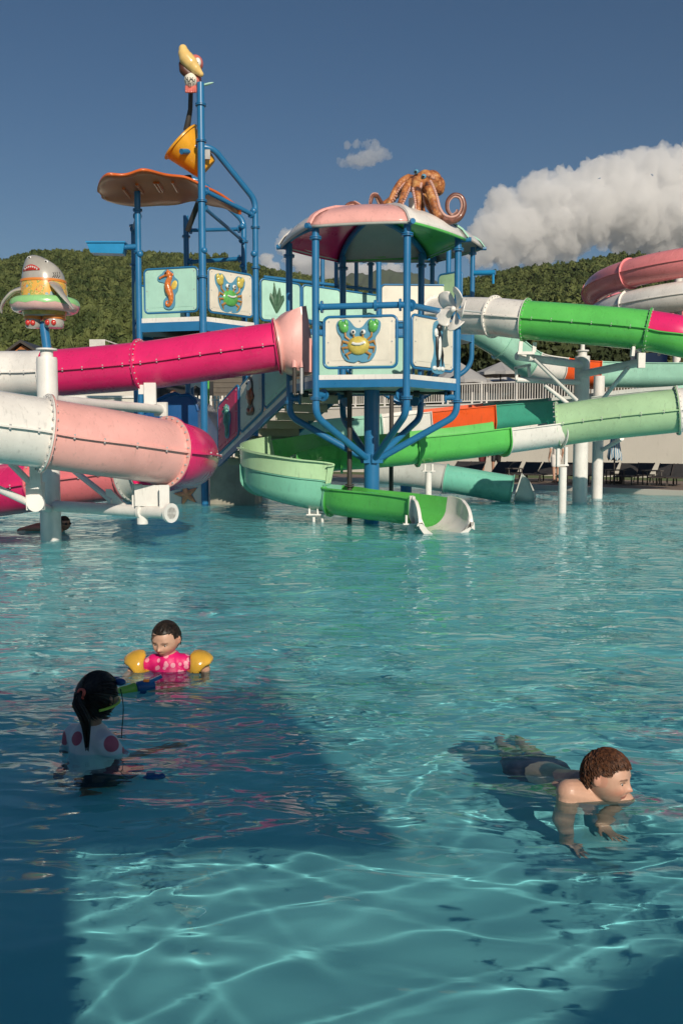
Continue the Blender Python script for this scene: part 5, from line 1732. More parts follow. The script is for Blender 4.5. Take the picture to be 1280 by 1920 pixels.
MB().cyl((at(391, 730, 25).x, 25, 0), (at(391, 730, 25).x, 25, 3.4), .025, 10).ball((at(391, 730, 25).x, 25, 3.4), .04).build('pole_shaft', M_GREEN, gp)
# dark blue moulded hood
bh = thing('blue_slide_hood', at(310, 800, 23.4), 'dark blue moulded slide hood behind the tower post', 'slide hood')
secs = [[(246, 800), (250, 795), (290, 778), (300, 756), (322, 742), (345, 740), (368, 748), (371, 800)]]
V, Fc = [], []
out = [(244, 812), (246, 792), (262, 778), (282, 768), (292, 752), (312, 742), (328, 737), (338, 742), (352, 740), (366, 749), (371, 770), (372, 812)]
nP = len(out)
for (Y, sc_) in ((22.6, 1.0), (22.9, 1.01), (24.4, .96), (25.0, .90)):
    c0_ = at(310, 800, 22.6)
    for (px, py) in out:
        q = at(px, py, 22.6)
        V.append((c0_.x + (q.x - c0_.x)*sc_ + .12*(Y - 22.6), Y, max(-.3, q.z*sc_) if py < 812 else -.3))
for i in range(3):
    for k in range(nP - 1):
        Fc.append((i*nP+k, i*nP+k+1, (i+1)*nP+k+1, (i+1)*nP+k))
o = MB().add(V, Fc).build('hood_shell', M_DKBLUE, bh, smooth=50)
MB().prism([V[k] for k in range(nP)], (0, .05, 0)).build('hood_front', M_DKBLUE, bh, smooth=0)
MB().tube([Vector(V[k]) for k in range(1, nP - 1)], .04, 8).build('hood_rim', M_DKBLUE, bh)
# ================================================================== SCULPTED FIGURES
M_OCTO = bpy.data.materials.new('octopus_skin'); nt, b = nodes(M_OCTO)
ge = nt.nodes.new('ShaderNodeNewGeometry')
n1 = nt.nodes.new('ShaderNodeTexNoise'); n1.inputs['Scale'].default_value = 7; n1.inputs['Detail'].default_value = 6
v1 = nt.nodes.new('ShaderNodeTexVoronoi'); v1.inputs['Scale'].default_value = 22
for q in (n1, v1): nt.links.new(ge.outputs['Position'], q.inputs['Vector'])
r_ = nt.nodes.new('ShaderNodeValToRGB')
r_.color_ramp.elements[0].position, r_.color_ramp.elements[1].position = .30, .72
r_.color_ramp.elements[0].color = (.06, .022, .016, 1); r_.color_ramp.elements[1].color = (.62, .33, .12, 1)
e = r_.color_ramp.elements.new(.50); e.color = (.40, .135, .04, 1)
ad = nt.nodes.new('ShaderNodeMath'); ad.operation = 'MULTIPLY_ADD'; ad.inputs[1].default_value = -.22
nt.links.new(v1.outputs['Distance'], ad.inputs[0]); nt.links.new(n1.outputs['Fac'], ad.inputs[2])
a2 = nt.nodes.new('ShaderNodeMath'); a2.operation = 'ADD'; a2.inputs[1].default_value = .12; nt.links.new(ad.outputs[0], a2.inputs[0])
nt.links.new(a2.outputs[0], r_.inputs[0]); nt.links.new(r_.outputs[0], b.inputs['Base Color'])
b.inputs['Roughness'].default_value = .5; b.inputs['Coat Weight'].default_value = .1
bp = nt.nodes.new('ShaderNodeBump'); bp.inputs['Strength'].default_value = .5; bp.inputs['Distance'].default_value = .02
nt.links.new(v1.outputs['Distance'], bp.inputs['Height']); nt.links.new(bp.outputs[0], b.inputs['Normal'])
M_OARM = paint('octopus_arm_brown', (.20, .075, .05), rough=.35, coat=.3, var=.5, scale=18)
M_SUCK = paint('sucker_pink', (.62, .36, .30), rough=.5, var=.2)

oc = thing('octopus_statue', at(775, 400, 15.4), 'orange octopus sculpture sitting on top of the dome roof', 'statue')
px2 = lambda Y: Y/F
mb = MB()
for (px, py, r, Y) in ((772, 338, 10, 15.3), (784, 338, 13, 15.2), (797, 334, 15, 15.2), (809, 338, 18, 15.25), (817, 347, 17, 15.3), (820, 354, 13, 15.3), (775, 347, 13, 15.4), (765, 345, 10, 15.5)):
    mb.ball(at(px, py, Y), r*px2(Y), None, 18, 12)
# webbed skirt and the upper arms belong to the one body
arms = [
 ([(768, 334, 15.3), (752, 342, 15.2), (738, 362, 15.1), (726, 390, 15.0), (716, 402, 14.95)], 9, 4),
 ([(776, 338, 15.2), (763, 350, 15.0), (754, 372, 14.85), (744, 396, 14.75), (738, 404, 14.7)], 10, 4),
 ([(782, 336, 15.1), (780, 352, 14.85), (783, 376, 14.7), (784, 398, 14.65), (790, 408, 14.6)], 11, 4),
 ([(792, 338, 15.1), (802, 352, 14.95), (811, 374, 14.85), (817, 394, 14.8), (828, 409, 14.8), (845, 414, 14.85), (861, 407, 14.9), (869, 388, 14.9), (864, 370, 14.9), (850, 366, 14.9), (839, 377, 14.9), (838, 393, 14.9), (846, 404, 14.9), (855, 399, 14.9), (857, 393, 14.9)], 10, 2),
 ([(790, 345, 15.5), (797, 362, 15.4), (800, 380, 15.2), (808, 396, 15.1), (812, 406, 15.0)], 8, 4),
 ([(786, 345, 15.6), (790, 366, 15.7), (792, 390, 15.6), (796, 404, 15.5)], 8, 4),
 ([(764, 340, 15.6), (742, 362, 15.9), (722, 392, 15.8), (713, 380, 15.7), (706, 368, 15.6), (698, 368, 15.5), (694, 382, 15.45), (694, 394, 15.4)], 8, 3),
 ([(762, 345, 15.8), (730, 376, 16.0), (690, 398, 15.6), (674, 388, 15.3), (662, 381, 15.2), (650, 385, 15.1), (646, 396, 15.1)], 7, 3)]
AR = []
for (pts, r0_, r1_) in arms:
    P3, _ = spline([at(*q) for q in pts], 6)
    k = np.linspace(0, 1, len(P3))
    R = list((r0_*.88*(1-k)**1.2 + r1_*.55*k + 1.0)*15/F)
    AR.append((P3, R))
    n_ = max(4, int(len(P3)*(.3 if len(pts) > 6 else .45)))
    mb.tube(P3[:n_], R[:n_], 14)
me = fuse_mesh(mb, .014, 4, 'body')
link('body', me, M_OCTO, oc)
for (P3, R) in AR:
    n_ = max(3, int(len(P3)*(.3 if len(P3) > 37 else .45)) - 1)
    arm = MB().tube(P3[n_:], R[n_:], 14).build('tentacle', M_OARM if len(P3) > 30 else M_OCTO, oc)
    sm = MB()
    n2 = len(P3)
    cc = sum((Vector(p) for p in P3), Vector())/n2
    for i in range(4, n2 - 1):
        t_ = (P3[i+1] - P3[i-1]).normalized()
        vd = Vector((0, -1, 0))
        sd = t_.cross(vd).normalized()
        w_ = sd if len(P3) < 60 else -sd
        if len(P3) < 60 and (P3[i] - at(778, 380, 15)).dot(sd) > 0: w_ = -sd
        if len(P3) >= 60:
            w_ = -sd
        elif len(P3) > 37:
            w_ = sd if (sd.dot(P3[i] - cc) > 0) else -sd
        for q in (-.45, .35):
            sm.ball(P3[i] + w_*R[i]*.86 + Vector((0, q*R[i]*1.0 - R[i]*.25, 0)), R[i]*.36, None, 8, 5)
    tag(sm.build('suckers', M_SUCK, arm), kind='stuff')
for (px, py) in ((780, 322), (794, 331)):
    MB().ball(at(px, py, 14.98), .042).build('eye', M_BACK, oc)
    MB().ball(at(px - 1, py, 14.945), .02).build('pupil', M_EYEB, oc)
MB().cyl(at(772, 402, 15.2), at(771, 372, 15.2), .05, 10).build('mounting_stub', M_WHITE, oc)

# ------------------------------------------------------------------ shark
YS = 12.4
M_SHARK = paint('shark_grey', (.40, .38, .34), rough=.22, coat=.5, var=.25, scale=3)
M_SHIRT = bpy.data.materials.new('flowered_shirt_paint'); nt, b = nodes(M_SHIRT)
ge = nt.nodes.new('ShaderNodeNewGeometry')
v1 = nt.nodes.new('ShaderNodeTexVoronoi'); v1.inputs['Scale'].default_value = 11
n1 = nt.nodes.new('ShaderNodeTexNoise'); n1.inputs['Scale'].default_value = 13; n1.inputs['Detail'].default_value = 4
for q in (v1, n1): nt.links.new(ge.outputs['Position'], q.inputs['Vector'])
r_ = nt.nodes.new('ShaderNodeValToRGB'); r_.color_ramp.interpolation = 'CONSTANT'
r_.color_ramp.elements[0].color = (.80, .42, .08, 1); r_.color_ramp.elements[1].color = (.35, .40, .10, 1); r_.color_ramp.elements[1].position = .50
for p_, c_ in ((.545, (.80, .50, .16)), (.60, (.62, .12, .05)), (.63, (.8, .45, .1))):
    e = r_.color_ramp.elements.new(p_); e.color = (*c_, 1)
nt.links.new(n1.outputs['Fac'], r_.inputs[0])
mx = nt.nodes.new('ShaderNodeMix'); mx.data_type = 'RGBA'
lt_ = nt.nodes.new('ShaderNodeMath'); lt_.operation = 'LESS_THAN'; lt_.inputs[1].default_value = .24
nt.links.new(v1.outputs['Distance'], lt_.inputs[0]); nt.links.new(lt_.outputs[0], mx.inputs['Factor'])
nt.links.new(r_.outputs[0], mx.inputs['A']); mx.inputs['B'].default_value = (.30, .42, .46, 1)
nt.links.new(mx.outputs['Result'], b.inputs['Base Color'])
b.inputs['Roughness'].default_value = .22; b.inputs['Coat Weight'].default_value = .5
M_RINGP = paint('swim_ring_pink', (.72, .45, .42), rough=.25, coat=.4)
M_RINGG = paint('swim_ring_green', (.30, .62, .25), rough=.25, coat=.4)
M_SHORTS = paint('shorts_ochre', (.50, .33, .05), rough=.3, coat=.4, var=.4, scale=14)
M_RED = paint('glossy_red', (.55, .04, .03), rough=.25, coat=.4)
M_TRIM = paint('orange_trim', (.75, .24, .04), rough=.3)
sk = thing('shark_figure', at(84, 612, YS), 'grey shark figure in a flowered shirt and swim ring on a blue pole', 'statue')
kS = YS/F
def loft(rows, dep=.85, n=28):
    V, Fc = [], []
    for (cx, y, w, dy) in rows:
        c = at(cx, y, YS)
        for j in range(n):
            a = 2*math.pi*j/n
            V.append((c.x + w*kS*math.cos(a), YS + dy*kS + w*kS*dep*math.sin(a), c.z))
    m_ = len(rows)
    for i in range(m_ - 1):
        for j in range(n):
            j2 = (j+1) % n
            Fc.append((i*n+j, i*n+j2, (i+1)*n+j2, (i+1)*n+j))
    Fc += [tuple(range(n))[::-1], tuple((m_-1)*n + j for j in range(n))]
    return MB().add(V, Fc)
rows = [(84, 594, 34, 0), (84, 575, 40, 0), (83, 550, 41, 0), (82, 528, 39, 0), (81.5, 518, 38, 0), (80, 510, 35.5, 0), (78, 502, 32, -1), (75, 495, 27, -2), (71, 488, 20, -4), (68, 483, 13, -5), (66, 480, 5, -6)]
loft(rows).build('shark_body', M_SHARK, sk, smooth=80)
loft([(84, 566, 41.8, 0), (83.5, 550, 42.4, 0), (82, 531, 40.6, 0)], .86).build('shirt', M_SHIRT, sk, smooth=80)
loft([(84, 574, 41.5, 0), (84, 586, 40.5, 0), (84, 593, 37, 0)], .87).build('shorts', M_SHORTS, sk, smooth=80)
loft([(82, 531, 41.6, 0), (82, 526.5, 41.2, 0)], .87).build('shirt_collar', M_TRIM, sk, smooth=80)
c = at(85, 572, YS)
for mt, a0, a1 in ((M_RINGG, -.15, math.pi + .15), (M_RINGP, math.pi - .1, 2*math.pi + .1)):
    V, Fc = [], []
    nn, mm = 44, 14
    for i in range(nn):
        an = 2*math.pi*i/nn
        for j in range(mm + 1):
            t_ = a0 + (a1 - a0)*j/mm
            wob = (.010*math.sin(an*11) if (mt is M_RINGG and j in (0, mm)) else 0)
            rr_ = 50*kS + (12.5*kS + (.002 if mt is M_RINGG else 0))*math.cos(t_)
            zz = (14.5 if mt is M_RINGP else 12)*kS*math.sin(t_) + wob
            V.append((c.x + rr_*math.cos(an), YS + rr_*.9*math.sin(an), c.z + zz))
    for i in range(nn):
        i2 = (i+1) % nn
        for j in range(mm):
            Fc.append((i*(mm+1)+j, i2*(mm+1)+j, i2*(mm+1)+j+1, i*(mm+1)+j+1))
    MB().add(V, Fc).build('swim_ring', mt, sk, smooth=80)
for cx, w in ((63, 15), (102, 19)):
    V = []
    sh_ = MB(); c1_ = at(cx, 582, YS); c2_ = at(cx, 597, YS)
    sh_.lathe(c2_, (0, 0, 1), [(0, w*kS), ((c1_-c2_).z, w*kS*1.15), ((c1_-c2_).z + .1, w*kS*.8)], 20).build('shorts_leg', M_SHORTS, sk)
    MB().lathe(at(cx, 598, YS), (0, 0, 1), [(-.012, w*kS*1.05), (.0, w*kS*1.12), (.035, w*kS*1.10), (.045, w*kS)], 20).build('shorts_cuff', M_TRIM, sk)
    ft = MB().lathe(at(cx, 615, YS - .02), (0, 0, 1), [(0, w*kS*.8), (.02, w*kS*.92), (.08, w*kS*.95), (.125, w*kS*.85)], 18).build('foot', M_SHARK, sk)
    for dx in (-.38, .22):
        MB().ball(at(cx + dx*w, 607, YS - .02) + Vector((0, -w*kS*.86, 0)), (.034, .028, .040)).build('toenail', M_RED, ft)
for side, pts in ((-1, [(45, 541, 0), (30, 550, -.1), (18, 566, -.16), (12, 580, -.17), (12, 591, -.16)]), (1, [(110, 537, -.16), (122, 550, -.28), (136, 566, -.35), (146, 578, -.36), (153, 588, -.36)])):
    P3, _ = spline([at(px, py, YS) + Vector((0, dy, 0)) for px, py, dy in pts], 6)
    mb = MB(); V = []; n_ = 14
    for i, p in enumerate(P3):
        f = i/(len(P3)-1)
        w_, t_ = (.085*(1-f)**.7 + .012)*(1 if f > .1 else .9), .028*(1-f) + .008
        T_ = (P3[min(i+1, len(P3)-1)] - P3[max(i-1, 0)]).normalized()
        A_ = Vector((0, .9, .3)); A_ = (A_ - T_*A_.dot(T_)).normalized(); B2 = T_.cross(A_)
        for j in range(n_):
            an = 2*math.pi*j/n_
            V.append(p + A_*w_*math.cos(an) + B2*t_*math.sin(an))
    Fc = [(i*n_+j, i*n_+(j+1) % n_, (i+1)*n_+(j+1) % n_, (i+1)*n_+j) for i in range(len(P3)-1) for j in range(n_)]
    Fc += [tuple(range(n_)), tuple((len(P3)-1)*n_ + j for j in range(n_))]
    mb.add(V, Fc).build('fin', M_SHARK, sk, smooth=60)
# mouth, teeth, eyes, gills on the front of the head
def on_head(px, py, out=0.0):
    for i in range(len(rows) - 1):
        if rows[i+1][1] <= py <= rows[i][1]:
            f = (rows[i][1] - py)/(rows[i][1] - rows[i+1][1])
            cx = rows[i][0] + (rows[i+1][0]-rows[i][0])*f; w = rows[i][2] + (rows[i+1][2]-rows[i][2])*f; dy = rows[i][3] + (rows[i+1][3]-rows[i][3])*f
    u = max(-.97, min(.97, (px - cx)/w)); a = math.asin(u)
    c = at(px, py, YS)
    return Vector((c.x, YS + dy*kS - w*kS*.85*math.cos(a) - out, c.z))
P3 = [on_head(51 + 34*i/10, 511 - 8.5*math.sin(math.pi*i/10), .004) for i in range(11)]
low = [on_head(51 + 34*i/10, 511.5, .004) for i in range(11)]
V = P3 + low; Fc = [(i, i+1, 12+i, 11+i) for i in range(10)]
o = MB().add(V, Fc).build('mouth', M_RED, sk); s_ = o.modifiers.new('t', 'SOLIDIFY'); s_.thickness = .012
MB().tube(P3 + low[::-1] + [P3[0]], .010, 8).build('lip', M_RED, o)
tm = MB()
for i in range(7):
    px = 56.5 + 4*i; yy = 510 - 7*math.sin(math.pi*(px-51)/34)
    p = on_head(px, yy + 1.5, .012)
    tm.lathe(p + Vector((0, -.006, 0)), (0, 0, -1), [(0, .014), (.03, .001)], 8)
tm.build('teeth', M_EYEW, o)
for px, py in ((93, 494.5), (62, 487)):
    MB().ball(on_head(px, py, -.004), (.030, .014, .022)).build('eye', M_EYEW, sk)
    MB().ball(on_head(px, py, .005), (.014, .012, .014)).build('pupil', M_EYEB, sk)
gm = MB()
for i in range(4):
    gm.tube([on_head(110 + i*2.6 - 3, 515 - i, .001), on_head(111 + i*2.4 - 1.5, 520, .002), on_head(110 + i*2.6 - 3, 525, .001)], .006, 6)
gm.build('gill_slits', M_DARK, sk)
MB().cyl(at(82, 604, YS), (at(90, 660, YS).x, YS, at(90, 662, YS).z), .060, 18).build('pole', M_BLUE, sk)

# ------------------------------------------------------------------ big billed bird on the high pole
YD = 19.9; kD = YD/F
du = thing('bird_figure', at(362, 172, YD), 'red bird figure with a huge yellow bill on top of the high blue pole', 'statue')
M_BILL = paint('bill_yellow', (.82, .56, .20), rough=.22, coat=.5, var=.1)
M_BILLD = paint('mouth_brown', (.09, .03, .02), rough=.4)
M_BIRD = paint('bird_red', (.62, .16, .13), rough=.3, coat=.4, var=.25, scale=8)
mb = MB()
BL = ((343.5, 92, 8), (345.5, 101, 11), (350, 110, 13.5), (358, 119, 13), (367, 129, 9.5), (377, 139, 5))
for (p_, q_) in zip(BL[:-1], BL[1:]):
    mb.cone2(at(p_[0], p_[1], YD - .12), at(q_[0], q_[1], YD - .12), p_[2]*kD, q_[2]*kD, 20)
link('upper_bill', fuse_mesh(mb, .012, 5, 'upper_bill'), M_BILL, du)
mb = MB()
BL = ((343, 121, 7.5), (346, 131, 9.5), (354, 139, 9), (366, 143, 6))
for (p_, q_) in zip(BL[:-1], BL[1:]):
    mb.cone2(at(p_[0], p_[1], YD - .05), at(q_[0], q_[1], YD - .05), p_[2]*kD, q_[2]*kD, 20)
link('lower_bill', fuse_mesh(mb, .012, 5, 'lower_bill'), M_BILLD, du)
mb = MB().ball(at(367, 119, YD + .05), (14*kD, 15*kD, 15*kD)).ball(at(366, 150, YD + .05), (12*kD, 14*kD, 17*kD)).ball(at(364, 136, YD + .06), 10*kD)
link('bird_body', fuse_mesh(mb, .014, 4, 'bird_body'), M_BIRD, du)
MB().ball(at(358, 150, YD - .05), (12*kD, 11*kD, 14*kD)).build('breast', M_CREAM, du)
MB().ball(at(371, 117, YD - .1), (6*kD, 5*kD, 8.5*kD)).build('eye', M_EYEW, du)
MB().ball(at(369.5, 118.5, YD - .155), (2.4*kD, 2*kD, 3.2*kD)).build('pupil', M_EYEB, du)
for px in (353, 363):
    mb = MB()
    for j in (-3, 0, 3):
        mb.cone2(at(px + j, 163, YD - .05), at(px + j*1.2, 172, YD - .12), 3.2*kD, 2.4*kD, 8)
    mb.build('foot', M_BIRD, du)
MB().ball(at(388, 158, YD + .1), (13*kD, 3*kD, 2.2*kD), Matrix.Rotation(-.25, 3, 'Y')).build('tail_feather', M_MINTB, du)
mb = MB()
for (x0, y0) in ((350, 146), (354.5, 150), (359, 146), (363.5, 150), (357, 155)):
    mb.tube(spline([at(x0 + a_, y0 + b_, YD - .185) for a_, b_ in ((-2.2, -1.5), (-1, 2), (0, 3), (1, 2), (2.2, -1.5))], 4)[0], .007, 6)
mb.build('breast_marks', M_EYEB, du)
# ================================================================== PEOPLE
def skin_mat(name, col):
    m = bpy.data.materials.new(name); nt, b = nodes(m)
    at_ = nt.nodes.new('ShaderNodeAttribute'); at_.attribute_name = 'tint'
    ge = nt.nodes.new('ShaderNodeNewGeometry')
    n = nt.nodes.new('ShaderNodeTexNoise'); n.inputs['Scale'].default_value = 45; n.inputs['Detail'].default_value = 5
    nt.links.new(ge.outputs['Position'], n.inputs['Vector'])
    r = nt.nodes.new('ShaderNodeMapRange'); r.inputs['To Min'].default_value = .86; r.inputs['To Max'].default_value = 1.12
    nt.links.new(n.outputs['Fac'], r.inputs['Value'])
    mx = nt.nodes.new('ShaderNodeVectorMath'); mx.operation = 'SCALE'
    nt.links.new(at_.outputs['Color'], mx.inputs[0]); nt.links.new(r.outputs[0], mx.inputs['Scale'])
    nt.links.new(mx.outputs[0], b.inputs['Base Color'])
    b.inputs['Roughness'].default_value = .46; b.inputs['Coat Weight'].default_value = .10; b.inputs['Coat Roughness'].default_value = .2
    bp = nt.nodes.new('ShaderNodeBump'); bp.inputs['Strength'].default_value = .15; bp.inputs['Distance'].default_value = .002
    nt.links.new(n.outputs['Fac'], bp.inputs['Height']); nt.links.new(bp.outputs[0], b.inputs['Normal'])
    return m

M_EYEP = paint('eyeball', (.42, .40, .38), rough=.15, var=.05, grime=0)
def basis(f, up=(0, 0, 1)):
    f = Vector(f).normalized(); r = f.cross(Vector(up)).normalized(); u = r.cross(f)
    return Matrix((r, f, u)).transposed()      # columns right, forward, up

def head_points(nu=72, nv=56, child=True):
    """unit head: height 1, face towards +y"""
    V = []
    G = lambda x, s: math.exp(-(x/s)**2)
    for j in range(1, nv):
        t = math.pi*j/nv - math.pi/2
        for i in range(nu):
            a = 2*math.pi*i/nu
            x, y, z = math.cos(t)*math.cos(a), math.cos(t)*math.sin(a), math.sin(t)
            X, Y_, Z_ = x*.385, y*.47, z*.5
            low = max(0, -Z_ - .08)/.42
            X *= 1 - .34*low**1.4
            if Y_ < 0: Y_ *= 1 - .38*max(0, -Z_ - .05)/.45
            if Y_ > 0: Y_ = Y_*(1 - .06*max(0, Z_)/.5)
            Y_ += .02*max(0, -Z_)/.5
            if y > 0:
                fz = min(1, y*1.6)
                Y_ = .40 + (Y_ - .40)*.45 if Y_ > .40 else Y_
                Y_ += fz*(.105*G(X, .055)*G(Z_ + .115, .062) + .045*G(X, .05)*G(Z_ + .02, .10))      # nose
                Y_ += fz*.028*(G(X - .065, .035) + G(X + .065, .035))*G(Z_ + .135, .04)               # nostrils
                for s in (-1, 1):
                    Y_ -= fz*.055*G(X - s*.155, .085)*G(Z_ - .005, .055)                                # sockets
                    Y_ += fz*.022*G(X - s*.155, .10)*G(Z_ - .085, .035)                                 # brow
                    Y_ += fz*.030*G(X - s*.19, .11)*G(Z_ + .16, .11)                                    # cheek
                Y_ += fz*(.034*G(X, .095)*G(Z_ + .245, .028) + .036*G(X, .085)*G(Z_ + .300, .03) - .018*G(X, .11)*G(Z_ + .272, .012))
                Y_ += fz*.035*G(X, .09)*G(Z_ + .415, .06)                                              # chin
            V.append((X, Y_, Z_))
    V += [(0, 0.03, -.5), (0, 0, .5)]
    F_ = []
    for j in range(nv - 2):
        for i in range(nu):
            i2 = (i+1) % nu
            F_.append((j*nu+i, j*nu+i2, (j+1)*nu+i2, (j+1)*nu+i))
    b_, t_ = len(V) - 2, len(V) - 1
    F_ += [(b_, (i+1) % nu, i) for i in range(nu)]
    o = (nv-2)*nu
    F_ += [(o+i, o+(i+1) % nu, t_) for i in range(nu)]
    return V, F_
HV, HF = head_points()

class Person:
    def __init__(s, name, loc, label, skin, skin_m, head_c, face, hh, up=(0, 0, 1), cat='person', group=None):
        s.t = thing(name, loc, label, cat, group)
        s.mb = MB(); s.cl = {}
        s.hc, s.M, s.hh = Vector(head_c), basis(face, up), hh
        s.skin, s.mat = skin, skin_m
        s.mb.add([s.hw(p) for p in HV], HF)
        for e in (-1, 1):
            s.mb.ball(s.hw((e*.385, -.03, -.03)), (.035*hh, .075*hh, .105*hh), s.M @ Matrix.Rotation(e*.35, 3, 'Z'), 14, 9)
            s.mb.ball(s.hw((e*.40, -.07, -.0)), (.028*hh, .03*hh, .085*hh), s.M @ Matrix.Rotation(e*.5, 3, 'Z'), 12, 8)
    def hw(s, p):
        return s.hc + s.M @ (Vector(p)*s.hh)
    def limb(s, pts, rad, cloth=None, grow=.007, upto=None):
        for i in range(len(pts) - 1):
            s.mb.cone2(pts[i], pts[i+1], rad[i], rad[i+1], 16)
            if cloth and (upto is None or i < upto):
                s.cl.setdefault(cloth, MB()).cone2(pts[i], pts[i+1], rad[i] + grow, rad[i+1] + grow, 18)
    def blob(s, c, r, M=None, cloth=None, grow=.007):
        s.mb.ball(c, r, M, 18, 12)
        if cloth:
            s.cl.setdefault(cloth, MB()).ball(c, tuple(q + grow for q in r), M, 18, 12)
    def hand(s, wrist, d, palm_n, size, thumb=1, spread=.22, curl=.25):
        """palm, four bent fingers of unequal length and a thumb from the side of the palm"""
        d = Vector(d).normalized(); n = Vector(palm_n); n = (n - d*n.dot(d)).normalized(); sd = d.cross(n)
        w = Vector(wrist)
        M = Matrix((sd, d, n)).transposed()
        s.mb.ball(w + d*size*.26, (size*.22, size*.30, size*.10), M, 14, 10)
        for k, (L, off) in enumerate(((.44, -.16), (.50, -.055), (.47, .055), (.37, .155))):
            dr = (d + sd*(k - 1.5)*spread).normalized()
            b0 = w + d*size*.47 + sd*size*off
            b1 = b0 + dr*size*L*.42 + n*size*curl*.10
            b2 = b1 + (dr + n*curl).normalized()*size*L*.32
            b3 = b2 + (dr + n*curl*2.2).normalized()*size*L*.26
            s.mb.cone2(b0 - dr*size*.12, b1, size*.058, size*.052, 10); s.mb.cone2(b1, b2, size*.052, size*.047, 10); s.mb.cone2(b2, b3, size*.047, size*.038, 10)
        a0 = w + d*size*.14 - sd*size*.15*thumb
        a1 = a0 + (d*.6 - sd*.75*thumb + n*.15).normalized()*size*.27
        a2 = a1 + (d*.85 - sd*.4*thumb + n*.3).normalized()*size*.2
        s.mb.cone2(a0, a1, size*.075, size*.055, 10); s.mb.cone2(a1, a2, size*.055, size*.042, 10)
    def finish(s, voxel=.004, smooth=3, cloth_vox=.006, cloth_mats=None, brows=(.06, .035, .02), eyes=True, gaze=0):
        me = fuse_mesh(s.mb, voxel, smooth, 'body')
        n_ = len(me.vertices)
        co = np.empty(n_*3, np.float32); me.vertices.foreach_get('co', co); co = co.reshape(-1, 3)
        loc = (co - np.array(s.hc)) @ np.array(s.M) / s.hh
        x, y, z = loc.T
        G = lambda v, w: np.exp(-(v/w)**2)
        face = (y > .12) & (np.abs(z) < .55) & (np.abs(x) < .5)
        base = np.tile(np.array(s.skin), (n_, 1))
        def mix(mask, c, k=1.0):
            w_ = (np.clip(mask, 0, 1)*k*face)[:, None]
            base[:] = base*(1-w_) + np.array(c)*w_
        red = np.array(s.skin)*np.array((1.12, .72, .66))
        mix(G(np.abs(x) - .2, .11)*G(z + .17, .09), red, .65)
        mix(G(x, .07)*G(z + .12, .05), red, .5)
        ear = (np.abs(x) > .36) & (np.abs(z) < .14); base[ear] = base[ear]*.6 + red*.4
        mix(((np.abs(x)/.125)**2 + ((z + .272)/.052)**2 < 1).astype(float), np.array(s.skin)*np.array((1.0, .50, .48)), .85)
        mix(((np.abs(x)/.13)**2 + ((z + .272)/.009)**2 < 1).astype(float), np.array(s.skin)*.28, .8)
        bz = .098 - .12*np.abs(np.abs(x) - .15)
        mix(((np.abs(np.abs(x) - .155) < .095) & (np.abs(z - bz) < .019)).astype(float), brows, .75)
        mix(((np.abs(np.abs(x) - .155) < .075) & (np.abs(z - .022 + .35*(np.abs(x) - .155)**2*4) < .012)).astype(float), np.array(s.skin)*.22, .8)
        col = np.ones((n_, 4), np.float32); col[:, :3] = base
        at_ = me.attributes.new('tint', 'FLOAT_COLOR', 'POINT'); at_.data.foreach_set('color', col.ravel())
        body = link('body', me, s.mat, s.t)
        if eyes:
            for e in (-1, 1):
                c = s.hw((e*.152, .352, -.004))
                M_ = s.M
                ey = MB().ball(c, (.046*s.hh, .04*s.hh, .021*s.hh), M_, 14, 9).build('eye', M_EYEP, s.t)
                MB().ball(s.hw((e*.152 + gaze, .384, -.006)), (.023*s.hh, .012*s.hh, .021*s.hh), M_, 10, 7).build('iris', M_EYEB, ey)
        for k, mb in s.cl.items():
            link(k, fuse_mesh(mb, cloth_vox, 4, k), cloth_mats[k], s.t)
        return body
    def hair_cap(s, mt, line, thick=.035, seed=0, lump=.02, name='hair'):
        """close cap of hair: line(x, y) gives the lowest height of hair for a direction"""
        g = random.Random(seed)
        idx = {}; V = []; Fc = []
        for i, p in enumerate(HV):
            if p[2] > line(p[0], p[1]):
                q = Vector(p); k = thick*min(1, (p[2] - line(p[0], p[1]))/.10 + .25)
                nz = noise.noise(Vector(p)*9 + Vector((seed, 0, 0)))*lump + noise.noise(Vector(p)*22)*lump*.6
                idx[i] = len(V); V.append(s.hw(q*(1 + k + nz) + Vector((0, 0, 0))))
        for f in HF:
            if all(i in idx for i in f):
                Fc.append(tuple(idx[i] for i in f))
        mb = MB().add(V, Fc)
        o = mb.build(name, mt, s.t, smooth=80)
        sol = o.modifiers.new('thick', 'SOLIDIFY'); sol.thickness = .012*s.hh; sol.offset = -1
        return o

def hair_mat(name, c0, c1, rough=.4):
    m = bpy.data.materials.new(name); nt, b = nodes(m)
    ge = nt.nodes.new('ShaderNodeNewGeometry')
    n = nt.nodes.new('ShaderNodeTexNoise'); n.inputs['Scale'].default_value = 90; n.inputs['Detail'].default_value = 4
    nt.links.new(ge.outputs['Position'], n.inputs['Vector'])
    r = nt.nodes.new('ShaderNodeValToRGB'); r.color_ramp.elements[0].color = (*c0, 1); r.color_ramp.elements[1].color = (*c1, 1)
    r.color_ramp.elements[0].position, r.color_ramp.elements[1].position = .35, .68
    nt.links.new(n.outputs['Fac'], r.inputs[0]); nt.links.new(r.outputs[0], b.inputs['Base Color'])
    b.inputs['Roughness'].default_value = rough; b.inputs['Specular IOR Level'].default_value = .35
    return m
M_HAIRB = hair_mat('brown_curly_hair', (.030, .012, .006), (.13, .050, .020), .6)
M_HAIRK = hair_mat('wet_black_hair', (.007, .006, .005), (.035, .024, .017), .45)

def scalp(line, n, seed):
    g = random.Random(seed); out = []
    C_ = [p for p in HV if p[2] > line(p[0], p[1])]
    for _ in range(n):
        out.append(Vector(g.choice(C_)))
    return out

